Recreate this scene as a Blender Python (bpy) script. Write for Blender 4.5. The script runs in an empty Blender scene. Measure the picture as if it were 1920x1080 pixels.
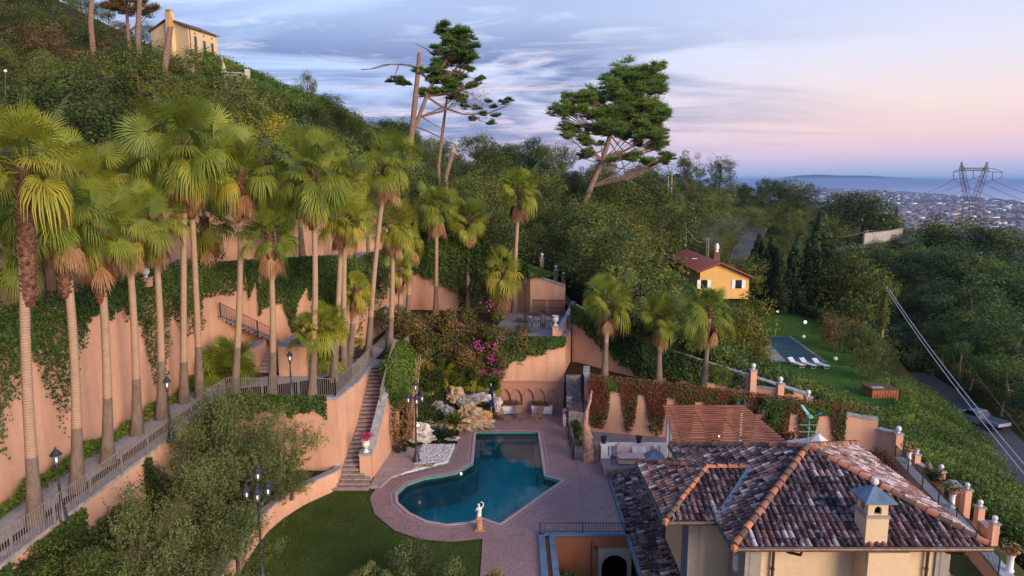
import bpy, math, random
import numpy as np
from mathutils import Vector, Matrix, noise as mnoise
R = math.radians
scene = bpy.context.scene
C = scene.collection
# ---------------------------------------------------------------- camera
PITCH = R(8.97); FPX = 1280.0; CAMH = 17.0
cp, sp = math.cos(PITCH), math.sin(PITCH)
cd = bpy.data.cameras.new('camera'); cam = bpy.data.objects.new('camera', cd); C.objects.link(cam)
cam.location = (0, 0, CAMH); cam.rotation_euler = (R(90) - PITCH, 0, 0)
cd.sensor_width = 36; cd.lens = 24; cd.clip_start = 0.5; cd.clip_end = 200000
scene.camera = cam
# ---------------------------------------------------------------- exposure
scene.view_settings.view_transform = 'Standard'; scene.view_settings.look = 'None'
scene.view_settings.exposure = 0.88; scene.view_settings.gamma = 1
scene.cycles.volume_bounces = 0
scene.cycles.max_bounces = 6; scene.cycles.transparent_max_bounces = 12
# ---------------------------------------------------------------- sun: after-sunset glow from the west, behind right of the camera
SUN_AZ = R(138)      # direction towards the glow, measured from +Y clockwise
SUN_EL = R(17)
sd = bpy.data.lights.new('sun', 'SUN'); sun = bpy.data.objects.new('sun', sd); C.objects.link(sun)
sd.energy = 2.6; sd.angle = R(34); sd.color = (1.0, 0.75, 0.51)
tow = Vector((math.sin(SUN_AZ) * math.cos(SUN_EL), math.cos(SUN_AZ) * math.cos(SUN_EL), math.sin(SUN_EL)))
sun.rotation_euler = tow.to_track_quat('Z', 'Y').to_euler()
# ---------------------------------------------------------------- world: Nishita dusk air + cloud streaks
def s2l(c):
    return tuple((x / 12.92 if x <= .04045 else ((x + .055) / 1.055) ** 2.4) for x in [v / 255 for v in c])
def rgb(*c):
    return s2l(c) + (1,)
world = bpy.data.worlds.new('World'); scene.world = world; world.use_nodes = True
wn = world.node_tree; wn.nodes.clear(); wl = wn.links
def WN(t, **k):
    n = wn.nodes.new(t)
    for a, b in k.items(): setattr(n, a, b)
    return n
def wmath(op, a, b=None, clamp=False):
    n = WN('ShaderNodeMath', operation=op, use_clamp=clamp)
    for i, v in enumerate((a, b)):
        if v is None: continue
        if isinstance(v, (int, float)): n.inputs[i].default_value = v
        else: wl.new(v, n.inputs[i])
    return n.outputs[0]
def wramp(fac, stops):
    n = WN('ShaderNodeValToRGB'); e = n.color_ramp.elements
    while len(e) < len(stops): e.new(0.5)
    for el, (p, c) in zip(e, stops): el.position = p; el.color = c
    wl.new(fac, n.inputs[0]); return n.outputs[0]
def wmix(f, a, b):
    n = WN('ShaderNodeMix', data_type='RGBA'); 
    for i, v in ((0, f), (6, a), (7, b)):
        if isinstance(v, (int, float)): n.inputs[i].default_value = v
        elif isinstance(v, tuple): n.inputs[i].default_value = v
        else: wl.new(v, n.inputs[i])
    return n.outputs[2]
tc = WN('ShaderNodeTexCoord'); sx = WN('ShaderNodeSeparateXYZ'); wl.new(tc.outputs['Generated'], sx.inputs[0])
X, Y, Z = sx.outputs
elev = wmath('MAXIMUM', Z, 0.0)
east = wramp(elev, [(0, rgb(128, 152, 190)), (.016, rgb(150, 155, 190)), (.034, rgb(186, 164, 188)), (.06, rgb(204, 174, 178)),
                    (.10, rgb(208, 188, 186)), (.16, rgb(194, 192, 206)), (.25, rgb(172, 184, 214)), (.6, rgb(120, 145, 190)), (1, rgb(95, 120, 170))])
west = wramp(elev, [(0, rgb(160, 152, 186)), (.04, rgb(150, 160, 200)), (.10, rgb(142, 164, 212)), (.17, rgb(160, 180, 218)),
                    (.25, rgb(168, 188, 222)), (.6, rgb(115, 140, 190)), (1, rgb(95, 120, 170))])
azf = wmath('MULTIPLY_ADD', X, 1.35); azf.node.inputs[2].default_value = .42; azf.node.use_clamp = True
base = wmix(azf, west, east)
# clouds on a flat layer far above
den = wmath('ADD', elev, 0.06)
cx_ = wmath('DIVIDE', X, den); cy_ = wmath('DIVIDE', Y, den)
comb = WN('ShaderNodeCombineXYZ'); wl.new(cx_, comb.inputs[0]); wl.new(cy_, comb.inputs[1])
mp = WN('ShaderNodeMapping'); wl.new(comb.outputs[0], mp.inputs[0]); mp.inputs['Scale'].default_value = (.55, .95, 1); mp.inputs['Rotation'].default_value = (0, 0, .25)
mp.inputs['Location'].default_value = (3.1, 1.7, 0)
nz = WN('ShaderNodeTexNoise'); wl.new(mp.outputs[0], nz.inputs['Vector']); nz.inputs['Scale'].default_value = .62
nz.inputs['Detail'].default_value = 8; nz.inputs['Roughness'].default_value = .55; nz.inputs['Distortion'].default_value = 1.3
nz2 = WN('ShaderNodeTexNoise'); wl.new(mp.outputs[0], nz2.inputs['Vector']); nz2.inputs['Scale'].default_value = 1.9
nz2.inputs['Detail'].default_value = 9; nz2.inputs['Roughness'].default_value = .62; nz2.inputs['Distortion'].default_value = 1.2
# cloud cover lives mostly left and centre of the view, thins to the west glow
cov = wramp(wmath('MULTIPLY_ADD', X, 1.0), [(0, (1, 1, 1, 1)), (.55, (1, 1, 1, 1)), (.78, (.35,) * 3 + (1,)), (1, (.0, .0, .0, 1))])
cov.node.inputs[0].links[0].from_node.inputs[2].default_value = .5
hz = wramp(elev, [(0, (0, 0, 0, 1)), (.02, (.25,) * 3 + (1,)), (.06, (1, 1, 1, 1)), (1, (1, 1, 1, 1))])
dark = wramp(nz.outputs[0], [(.0, (0, 0, 0, 1)), (.42, (0, 0, 0, 1)), (.57, (1, 1, 1, 1)), (1, (1, 1, 1, 1))])
wisp = wramp(nz2.outputs[0], [(.0, (0, 0, 0, 1)), (.50, (0, 0, 0, 1)), (.68, (1, 1, 1, 1)), (1, (1, 1, 1, 1))])
darkcol = wramp(elev, [(0, rgb(130, 134, 172)), (.08, rgb(80, 98, 146)), (.25, rgb(104, 118, 160)), (1, rgb(120, 135, 175))])
wispcol = wramp(elev, [(0, rgb(205, 178, 192)), (.09, rgb(222, 198, 202)), (.15, rgb(216, 204, 214)), (.2, rgb(200, 206, 226)), (1, rgb(170, 185, 215))])
f1 = wmath('MULTIPLY', wmath('MULTIPLY', dark, cov), hz); band = wramp(elev, [(0, (0, 0, 0, 1)), (.04, (.7, .7, .7, 1)), (.08, (1, 1, 1, 1)), (.16, (1, 1, 1, 1)), (.22, (.4, .4, .4, 1)), (1, (.3, .3, .3, 1))]); f1 = wmath('MULTIPLY', f1, band)
f2 = wmath('MULTIPLY', wmath('MULTIPLY', wisp, cov), hz); f2 = wmath('MULTIPLY', f2, .6)
sky = wmix(f2, wmix(f1, base, darkcol), wispcol)
nish = WN('ShaderNodeTexSky', sky_type='NISHITA'); nish.sun_disc = False; nish.sun_elevation = SUN_EL; nish.sun_rotation = SUN_AZ
nish.altitude = 250
ns = WN('ShaderNodeVectorMath', operation='SCALE'); wl.new(nish.outputs[0], ns.inputs[0]); ns.inputs[3].default_value = .08
skyf = wmix(.12, sky, ns.outputs[0])
bg = WN('ShaderNodeBackground'); wl.new(skyf, bg.inputs[0]); bg.inputs[1].default_value = .90
wo = WN('ShaderNodeOutputWorld'); wl.new(bg.outputs[0], wo.inputs[0])
# ---------------------------------------------------------------- measuring: a pixel of the 1920x1080 photo to a point
def at(u, v, z):
    b = (v - 540) / FPX; d = (CAMH - z) / (sp + b * cp)
    return Vector(((u - 960) / FPX * d, d * (cp - b * sp), z))
def atd(u, v, d):
    b = (v - 540) / FPX
    return Vector(((u - 960) / FPX * d, d * (cp - b * sp), CAMH - d * (sp + b * cp)))
def atY(u, v, y):
    b = (v - 540) / FPX
    return atd(u, v, y / (cp - b * sp))
# ---------------------------------------------------------------- materials
MATS = {}
class NT:
    def __init__(s, name):
        s.m = bpy.data.materials.new(name); s.m.use_nodes = True; s.t = s.m.node_tree; s.t.nodes.clear()
        s.out = s.n('ShaderNodeOutputMaterial'); s.p = s.n('ShaderNodeBsdfPrincipled'); s.l(s.p.outputs[0], s.out.inputs[0])
        MATS[name] = s.m
    def n(s, t, **k):
        n = s.t.nodes.new(t)
        for a, b in k.items(): setattr(n, a, b)
        return n
    def l(s, a, b): s.t.links.new(a, b)
    def noise(s, scale, detail=4, rough=.55, vec=None, dist=0):
        n = s.n('ShaderNodeTexNoise'); n.inputs['Scale'].default_value = scale; n.inputs['Detail'].default_value = detail
        n.inputs['Roughness'].default_value = rough; n.inputs['Distortion'].default_value = dist
        s.l(vec if vec else s.pos(), n.inputs['Vector']); return n.outputs[0]
    def pos(s, scale=None, obj=False):
        if obj: v = s.n('ShaderNodeTexCoord').outputs['Object']
        else: v = s.n('ShaderNodeNewGeometry').outputs['Position']
        if scale:
            m = s.n('ShaderNodeMapping'); s.l(v, m.inputs[0]); m.inputs['Scale'].default_value = scale; v = m.outputs[0]
        return v
    def ramp(s, f, stops, const=False):
        n = s.n('ShaderNodeValToRGB'); e = n.color_ramp.elements
        if const: n.color_ramp.interpolation = 'CONSTANT'
        while len(e) < len(stops): e.new(.5)
        for el, (p, c) in zip(e, stops): el.position = p; el.color = tuple(c) + (1,) if len(c) == 3 else c
        s.l(f, n.inputs[0]); return n.outputs[0]
    def mix(s, f, a, b, mode='MIX'):
        n = s.n('ShaderNodeMix', data_type='RGBA', blend_type=mode)
        for i, v in ((0, f), (6, a), (7, b)):
            if isinstance(v, (int, float)): n.inputs[i].default_value = v
            elif isinstance(v, tuple): n.inputs[i].default_value = v if len(v) == 4 else v + (1,)
            else: s.l(v, n.inputs[i])
        return n.outputs[2]
    def math(s, op, a, b=0, clamp=False):
        n = s.n('ShaderNodeMath', operation=op, use_clamp=clamp)
        for i, v in enumerate((a, b)):
            if isinstance(v, (int, float)): n.inputs[i].default_value = v
            else: s.l(v, n.inputs[i])
        return n.outputs[0]
    def bump(s, h, strength=.3, dist=.05):
        n = s.n('ShaderNodeBump'); n.inputs['Strength'].default_value = strength; n.inputs['Distance'].default_value = dist
        s.l(h, n.inputs['Height']); s.l(n.outputs[0], s.p.inputs['Normal']); return n
    def col(s, c):
        if isinstance(c, tuple): s.p.inputs['Base Color'].default_value = c if len(c) == 4 else c + (1,)
        else: s.l(c, s.p.inputs['Base Color'])
        return s
    def set(s, rough=.8, spec=.3, metal=0):
        s.p.inputs['Roughness'].default_value = rough; s.p.inputs['Specular IOR Level'].default_value = spec
        s.p.inputs['Metallic'].default_value = metal; return s
def simple(name, c, rough=.7, spec=.3, metal=0, var=.25, scale=6, bump=.15, detail=5):
    m = NT(name); n = m.noise(scale, detail)
    lo = tuple(x * (1 - var) for x in c); hi = tuple(min(1, x * (1 + var)) for x in c)
    m.col(m.ramp(n, [(.3, lo), (.7, hi)])); m.set(rough, spec, metal)
    if bump: m.bump(m.noise(scale * 5, 4), bump, .02)
    return m.m
def foliage(name, cols, rough=.6, trans=.25, spec=.25):
    """leaf colour from the per-leaf 'tint' value, shifted a little per plant"""
    m = NT(name); a = m.n('ShaderNodeAttribute', attribute_name='tint'); oi = m.n('ShaderNodeObjectInfo')
    f = m.math('ADD', a.outputs['Fac'], m.math('MULTIPLY', m.math('SUBTRACT', oi.outputs['Random'], .5), .35), clamp=True)
    k = len(cols) - 1
    c = m.ramp(f, [(i / k, c) for i, c in enumerate(cols)])
    m.col(c); m.set(rough, spec)
    if trans:
        t = m.n('ShaderNodeBsdfTranslucent'); m.l(c, t.inputs[0]); mx = m.n('ShaderNodeMixShader'); mx.inputs[0].default_value = trans
        m.l(m.p.outputs[0], mx.inputs[1]); m.l(t.outputs[0], mx.inputs[2]); m.l(mx.outputs[0], m.out.inputs[0])
    return m.m
# stucco
def stucco(name, c, streak=.75):
    m = NT(name); big = m.noise(.35, 5, .6); fine = m.noise(9, 6, .7)
    v = m.noise(1.0, 5, .6, m.pos((2.2, 2.2, .22)))
    col = m.ramp(big, [(.3, tuple(x * .86 for x in c)), (.7, tuple(min(1, x * 1.08) for x in c))])
    col = m.mix(m.math('MULTIPLY', m.ramp(v, [(.48, (0, 0, 0)), (.75, (1, 1, 1))]), streak), col, tuple(x * .62 for x in c))
    col = m.mix(.22, col, m.ramp(fine, [(.35, tuple(x * .6 for x in c)), (.65, c)]))
    patch = m.noise(1.7, 6, .65, dist=.6); col = m.mix(m.math('MULTIPLY', m.ramp(patch, [(.58, (0, 0, 0)), (.66, (1, 1, 1))]), .22), col, tuple(min(1, x * 1.25) for x in c))
    crack = m.n('ShaderNodeTexVoronoi', feature='DISTANCE_TO_EDGE'); m.l(m.pos((.35, .35, .5)), crack.inputs['Vector']); crack.inputs['Scale'].default_value = .9; col = m.mix(m.math('MULTIPLY', m.ramp(crack.outputs['Distance'], [(0, (1, 1, 1)), (.006, (0, 0, 0))]), m.math('MULTIPLY', m.ramp(m.noise(.5, 3), [(.5, (0, 0, 0)), (.56, (1, 1, 1))]), .5)), col, tuple(x * .4 for x in c))
    m.col(col); m.set(.92, .12); m.bump(fine, .25, .02); return m.m
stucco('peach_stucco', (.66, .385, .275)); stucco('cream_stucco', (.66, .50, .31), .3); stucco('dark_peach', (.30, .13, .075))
stucco('villa_stucco', (.66, .51, .34), .3); stucco('yellow_stucco', (.72, .45, .16), .25)
simple('coping', (.30, .30, .33), .8, .2, var=.35, scale=3, bump=.3)
simple('pale_coping', (.42, .47, .56), .7, .3, var=.15, scale=3, bump=.2)
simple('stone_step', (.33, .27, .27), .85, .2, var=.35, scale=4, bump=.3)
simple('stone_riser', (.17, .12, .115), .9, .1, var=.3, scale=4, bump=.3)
simple('iron', (.045, .042, .045), .5, .4, .3, var=.2); simple('iron_grey', (.24, .22, .22), .6, .4, .2, var=.3)
simple('lamp_iron', (.05, .055, .075), .45, .5, .5, var=.3)
simple('white_stone', (.68, .67, .66), .7, .3, var=.12, scale=8); simple('marble', (.72, .72, .74), .5, .4, var=.1, scale=5)
simple('blue_grey', (.13, .20, .29), .55, .4, .2, var=.25, scale=2); simple('dark_gutter', (.07, .05, .045), .5, .4, .4, var=.2)
simple('copper', (.15, .095, .075), .45, .5, .4, var=.4); simple('verdigris', (.16, .42, .38), .7, .3, .2, var=.25)
simple('green_gutter', (.05, .12, .11), .6, .3, .2, var=.3)
simple('terracotta', (.50, .20, .11), .85, .2, var=.25); simple('pilaster', (.30, .28, .26), .8, .2, var=.12)
simple('terra_ped', (.46, .23, .15), .85, .2, var=.4, scale=12, bump=.6)
simple('soil', (.055, .035, .025), .95, .1, var=.4, scale=5, bump=.5); simple('bark', (.12, .085, .065), .95, .1, var=.45, scale=7, bump=.9)
simple('pine_bark', (.21, .135, .11), .95, .1, var=.4, scale=4, bump=.8); simple('dead_wood', (.30, .22, .17), .9, .1, var=.3, scale=6, bump=.6)
simple('broken_wood', (.55, .28, .10), .8, .1, var=.3, scale=6); simple('root_wood', (.42, .25, .19), .8, .2, var=.45, scale=5, bump=1)
simple('rock_grey', (.25, .24, .25), .9, .2, var=.6, scale=4, bump=1); simple('rock_ochre', (.40, .29, .18), .9, .2, var=.6, scale=3, bump=1)
simple('rock_pale', (.52, .48, .46), .9, .2, var=.4, scale=3, bump=1)
simple('rock_red', (.47, .25, .13), .9, .2, var=.35, scale=3, bump=1)
simple('pebble', (.60, .60, .63), .6, .3, var=.35, scale=14, bump=0)
simple('navy_cloth', (.012, .025, .11), .85, .1, var=.3); simple('white_cloth', (.68, .66, .66), .9, .1, var=.08, scale=4)
simple('sofa_pink', (.60, .44, .41), .9, .1, var=.1, scale=4)
simple('white_paint', (.74, .75, .78), .5, .4, var=.08); simple('teak', (.23, .15, .12), .7, .2, var=.3, scale=9)
simple('wood_dark', (.12, .07, .055), .75, .2, var=.3, scale=9); simple('black_pot', (.02, .024, .024), .4, .5, var=.2)
simple('truck_white', (.28, .33, .40), .35, .5, var=.1); simple('truck_bed', (.16, .17, .19), .6, .4, var=.3)
simple('glass_dark', (.012, .014, .018), .08, .8, var=.1, bump=0); simple('rubber', (.015, .015, .015), .8, .2, var=.1)
simple('steel_rust', (.16, .10, .095), .6, .4, .4, var=.3); simple('steel_white', (.45, .44, .43), .5, .4, .4, var=.2)
simple('asphalt', (.075, .08, .10), .85, .2, var=.25, scale=3, bump=.3)
simple('concrete', (.34, .32, .30), .9, .2, var=.3, scale=2, bump=.3); simple('cable', (.5, .5, .54), .5, .3, var=.05, bump=0)
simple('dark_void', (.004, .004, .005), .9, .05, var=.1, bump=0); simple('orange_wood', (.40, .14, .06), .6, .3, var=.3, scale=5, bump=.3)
# red pergola battens
m = NT('pergola_wood'); c = m.ramp(m.noise(1.6, 5, .6, m.pos((.5, 3, 1))), [(.3, (.16, .05, .03)), (.55, (.33, .115, .065)), (.75, (.48, .20, .10))])
m.col(c); m.set(.6, .3); m.bump(m.noise(12, 4, .6, m.pos((.3, 3, 1))), .4, .02)
# pink flagstone deck
m = NT('deck_stone'); v = m.n('ShaderNodeTexVoronoi', feature='DISTANCE_TO_EDGE'); m.l(m.pos(), v.inputs['Vector']); v.inputs['Scale'].default_value = 1.5
vc = m.n('ShaderNodeTexVoronoi'); m.l(m.pos(), vc.inputs['Vector']); vc.inputs['Scale'].default_value = 1.5
br = m.noise(.5, 6, .65); fn = m.noise(6, 6, .7)
c = m.mix(.35, m.ramp(br, [(.3, (.24, .13, .13)), (.7, (.40, .25, .25))]), m.ramp(vc.outputs['Distance'], [(0, (.26, .14, .14)), (1, (.43, .28, .27))]))
c = m.mix(.35, c, m.ramp(fn, [(.3, (.14, .08, .085)), (.7, (.38, .27, .26))]))
c = m.mix(m.ramp(v.outputs['Distance'], [(0, (.55,) * 3), (.035, (0,) * 3)]), c, (.13, .08, .08))
m.col(c); m.set(.62, .35); m.bump(fn, .25, .02)
simple('deck_border', (.46, .34, .34), .7, .3, var=.2, scale=8, bump=.3)
# paving of the paths: pale slabs
def paving(name, a, b, sc=.9, rotz=0):
    m = NT(name); k = m.n('ShaderNodeTexBrick'); mp = m.n('ShaderNodeMapping'); m.l(m.pos(), mp.inputs[0]); mp.inputs['Rotation'].default_value = (0, 0, rotz)
    m.l(mp.outputs[0], k.inputs['Vector']); k.inputs['Scale'].default_value = sc; k.inputs['Color1'].default_value = a + (1,); k.inputs['Color2'].default_value = b + (1,)
    k.inputs['Mortar'].default_value = tuple(x * .5 for x in a) + (1,); k.inputs['Mortar Size'].default_value = .012
    k.inputs['Row Height'].default_value = .5; k.inputs['Brick Width'].default_value = .8
    c = m.mix(.3, k.outputs['Color'], m.ramp(m.noise(2.5, 6, .7), [(.3, tuple(x * .5 for x in a)), (.7, b)]))
    m.col(c); m.set(.75, .3); m.bump(m.noise(12, 5), .2, .02)
paving('path_paving', (.40, .38, .41), (.47, .44, .47), .8, R(90)); paving('terrace_paving', (.27, .22, .23), (.33, .27, .27), 1.3)
paving('slab_pink', (.36, .265, .265), (.42, .32, .315), .7)
# brick relief
m = NT('brick_relief'); k = m.n('ShaderNodeTexBrick'); mp = m.n('ShaderNodeMapping'); m.l(m.pos(), mp.inputs[0]); mp.inputs['Rotation'].default_value = (R(90), 0, 0)
m.l(mp.outputs[0], k.inputs['Vector']); k.inputs['Scale'].default_value = 4; k.inputs['Color1'].default_value = (.52, .27, .20, 1); k.inputs['Color2'].default_value = (.42, .21, .16, 1)
k.inputs['Mortar'].default_value = (.30, .19, .16, 1); m.col(k.outputs['Color']); m.set(.9, .15); m.bump(k.outputs['Fac'], -.3, .02)
# lawn
def lawn(name, a, b, c3):
    m = NT(name); c = m.ramp(m.noise(.45, 6, .65), [(.3, a), (.52, b), (.75, c3)])
    c = m.mix(.55, c, m.ramp(m.noise(16, 6, .8), [(.32, tuple(x * .35 for x in a)), (.5, b), (.72, tuple(x * 1.5 for x in c3))]))
    m.col(c); m.set(.9, .1); m.bump(m.noise(22, 6, .8), .9, .06); return m.m
lawn('lawn_dark', (.040, .066, .014), (.058, .096, .018), (.085, .122, .028)); lawn('lawn_green', (.05, .12, .02), (.07, .16, .026), (.10, .185, .04))
lawn('rough_grass', (.06, .07, .02), (.10, .11, .035), (.15, .14, .06))
# hillside earth and undergrowth
m = NT('hill_ground'); c = m.ramp(m.noise(.09, 8, .7), [(.3, (.020, .032, .010)), (.5, (.040, .048, .014)), (.66, (.085, .060, .030)), (.8, (.12, .075, .05))])
c = m.mix(.5, c, m.ramp(m.noise(1.3, 7, .75), [(.3, (.012, .02, .006)), (.55, (.045, .055, .018)), (.75, (.09, .085, .03))]))
m.col(c); m.set(.95, .05); m.bump(m.noise(1.5, 8, .8), 1, .5)
# water of the pool
m = NT('pool_water'); fr = m.n('ShaderNodeFresnel'); fr.inputs[0].default_value = 1.33
tr = m.n('ShaderNodeBsdfTransparent'); tr.inputs[0].default_value = (.56, .93, .95, 1); gl = m.n('ShaderNodeBsdfGlossy'); gl.inputs['Roughness'].default_value = .04
b = m.n('ShaderNodeBump'); b.inputs['Strength'].default_value = .25; b.inputs['Distance'].default_value = .03; m.l(m.noise(1.6, 3, .5), b.inputs['Height'])
m.l(b.outputs[0], gl.inputs['Normal']); m.l(b.outputs[0], fr.inputs['Normal'])
mx = m.n('ShaderNodeMixShader'); m.l(fr.outputs[0], mx.inputs[0]); m.l(tr.outputs[0], mx.inputs[1]); m.l(gl.outputs[0], mx.inputs[2]); m.l(mx.outputs[0], m.out.inputs[0])
m = NT('pool_tile'); m.col(m.ramp(m.noise(.8, 4), [(.3, (.012, .36, .37)), (.7, (.018, .45, .45))])); m.set(.6, .3)
m = NT('pool_ledge'); m.col(m.ramp(m.noise(2, 4), [(.3, (.07, .24, .23)), (.7, (.12, .30, .28))])); m.set(.6, .3)
m = NT('pool_cover'); m.col(m.ramp(m.noise(.5, 5), [(.35, (.01, .05, .075)), (.65, (.03, .10, .15))])); m.set(.35, .5)
# roof tiles
m = NT('roof_tile'); a = m.n('ShaderNodeAttribute', attribute_name='tint')
c = m.ramp(a.outputs['Fac'], [(0, (.022, .016, .019)), (.25, (.055, .034, .036)), (.48, (.13, .072, .068)), (.66, (.23, .125, .11)), (.80, (.36, .18, .135)), (.93, (.46, .34, .34)), (1, (.62, .55, .58))])
c = m.mix(m.ramp(m.noise(3.5, 6, .75), [(.53, (0,) * 3), (.66, (.9,) * 3)]), c, (.50, .47, .52))
c = m.mix(m.ramp(m.noise(5, 5, .7), [(.30, (.75,) * 3), (.48, (0,) * 3)]), c, (.022, .016, .018))
m.col(c); m.set(.8, .25); m.bump(m.noise(30, 4), .3, .01)
m = NT('ridge_tile'); a = m.n('ShaderNodeAttribute', attribute_name='tint')
c = m.ramp(a.outputs['Fac'], [(0, (.10, .068, .055)), (.4, (.19, .115, .085)), (.75, (.36, .155, .10)), (1, (.55, .21, .12))])
c = m.mix(m.ramp(m.noise(5, 5, .7), [(.55, (0,) * 3), (.75, (.5,) * 3)]), c, (.16, .12, .10)); m.col(c); m.set(.8, .25); m.bump(m.noise(30, 4), .3, .01)
# palms
m = NT('palm_trunk'); oc = m.n('ShaderNodeTexCoord').outputs['Object']
wv = m.n('ShaderNodeTexWave', bands_direction='Z'); m.l(oc, wv.inputs['Vector']); wv.inputs['Scale'].default_value = 3.2; wv.inputs['Distortion'].default_value = 3; wv.inputs['Detail'].default_value = 3; wv.inputs['Detail Scale'].default_value = 2
hi = m.mix(.5, m.ramp(wv.outputs[0], [(0, (.25, .16, .115)), (.55, (.40, .285, .21))]), m.ramp(m.noise(3, 6, .7), [(.3, (.30, .19, .135)), (.7, (.46, .33, .25))]))
lo = m.ramp(m.noise(5, 6, .7, m.pos((1, 1, .4))), [(.3, (.13, .095, .08)), (.7, (.23, .18, .155))])
sz = m.n('ShaderNodeSeparateXYZ'); m.l(oc, sz.inputs[0]); oi = m.n('ShaderNodeObjectInfo')
h = m.math('SUBTRACT', sz.outputs[2], m.math('ADD', m.math('MULTIPLY', oi.outputs['Random'], .9), 2.3)); h = m.math('MULTIPLY', h, 14, clamp=True)
m.col(m.mix(h, lo, hi)); m.set(.9, .1); m.bump(wv.outputs[0], .5, .02)
simple('leaf_base', (.16, .085, .06), .9, .1, var=.6, scale=8, bump=.8)
foliage('palm_leaf', [(.085, .130, .024), (.140, .205, .030), (.225, .275, .034), (.32, .33, .04), (.5, .38, .05)], .5, .3, .35)
foliage('palm_dead', [(.13, .065, .035), (.27, .14, .075), (.42, .26, .14)], .9, .1, .1)
foliage('leaf_dark', [(.022, .042, .012), (.048, .080, .020), (.080, .118, .027), (.135, .165, .04)])
foliage('leaf_mid', [(.035, .060, .015), (.078, .114, .024), (.13, .165, .033), (.20, .22, .05)])
foliage('leaf_olive', [(.045, .063, .026), (.085, .115, .042), (.135, .175, .058), (.21, .25, .085)])
foliage('leaf_gold', [(.055, .070, .014), (.10, .115, .018), (.165, .165, .024), (.26, .23, .03)])
foliage('leaf_yellow', [(.10, .12, .016), (.19, .20, .022), (.30, .27, .026), (.42, .36, .035)])
foliage('leaf_rust', [(0.070, 0.049, 0.017), (0.140, 0.084, 0.028), (0.210, 0.119, 0.039), (0.140, 0.140, 0.042)])
foliage('leaf_cypress', [(0.017, 0.036, 0.017), (0.032, 0.063, 0.026), (0.054, 0.095, 0.032), (0.080, 0.124, 0.041)])
foliage('leaf_pine', [(0.022, 0.051, 0.019), (0.045, 0.090, 0.030), (0.080, 0.136, 0.037), (0.136, 0.189, 0.045)])
foliage('leaf_pine_bright', [(0.053, 0.112, 0.026), (0.094, 0.179, 0.035), (0.146, 0.244, 0.048), (0.225, 0.300, 0.068)])
foliage('ivy_leaf', [(0.021, 0.051, 0.013), (0.042, 0.087, 0.019), (0.072, 0.132, 0.027), (0.128, 0.188, 0.039)])
foliage('ivy_red', [(.075, .022, .014), (.14, .042, .026), (.20, .060, .034), (.05, .06, .02)])
foliage('shrub_bright', [(0.048, 0.098, 0.015), (0.087, 0.158, 0.021), (0.138, 0.217, 0.027), (0.225, 0.255, 0.038)])
foliage('bougain_leaf', [(.045, .065, .016), (.10, .115, .028), (.17, .14, .035), (.26, .15, .07), (.42, .20, .15)])
foliage('magenta_petal', [(.30, .03, .17), (.50, .06, .30), (.65, .12, .42)], .7, .2); foliage('red_petal', [(.25, .02, .05), (.45, .03, .09), (.62, .07, .16)], .7, .2)
foliage('pale_petal', [(.5, .35, .15), (.7, .6, .35), (.75, .7, .6)], .7, .2)
foliage('agave_leaf', [(.02, .045, .03), (.035, .07, .045), (.06, .10, .06)], .5, .1, .4); foliage('agave_gold', [(.04, .075, .02), (.16, .20, .03), (.42, .40, .08)], .5, .1, .4)
def emit(name, c, s):
    m = NT(name); m.col(c); m.p.inputs['Emission Color'].default_value = c + (1,); m.p.inputs['Emission Strength'].default_value = s; return m.m
emit('bulb', (1, .88, .68), 1.2); emit('globe_light', (.7, .7, .68), .15); emit('globe_bright', (1, .93, .8), 1.0)
m = NT('lantern_glass'); m.col((.22, .24, .30)); m.set(.15, .5); m.p.inputs['Alpha'].default_value = .35
M = MATS
# ---------------------------------------------------------------- objects
def tag(o, label=None, cat=None, group=None, kind=None):
    if label: o['label'] = label
    if cat: o['category'] = cat
    if group: o['group'] = group
    if kind: o['kind'] = kind
    return o
def thing(name, label, cat, loc=(0, 0, 0), group=None):
    o = bpy.data.objects.new(name, None); C.objects.link(o); o.empty_display_size = .3
    o.location = loc; return tag(o, label, cat, group)
def wloc(p):
    v = Vector((0, 0, 0))
    while p: v = v + p.location; p = p.parent
    return v
def link(name, me, loc, parent=None):
    o = bpy.data.objects.new(name, me); C.objects.link(o)
    if parent: o.parent = parent; o.location = Vector(loc) - wloc(parent)
    else: o.location = loc
    return o
def npmesh(name, V, F, mat, tint=None, smooth=False):
    """V Nx3, F Mx4 (or Mx3) arrays"""
    V = np.asarray(V, dtype=np.float32); F = np.asarray(F, dtype=np.int32)
    me = bpy.data.meshes.new(name); k = F.shape[1]
    me.vertices.add(len(V)); me.vertices.foreach_set('co', V.ravel())
    me.loops.add(F.size); me.loops.foreach_set('vertex_index', F.ravel())
    me.polygons.add(len(F)); me.polygons.foreach_set('loop_start', np.arange(0, F.size, k, dtype=np.int32))
    if smooth: me.polygons.foreach_set('use_smooth', np.ones(len(F), dtype=bool))
    if tint is not None:
        a = me.attributes.new('tint', 'FLOAT', 'FACE'); a.data.foreach_set('value', np.asarray(tint, dtype=np.float32))
    me.materials.append(M[mat]); me.update(calc_edges=True); return me
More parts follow.
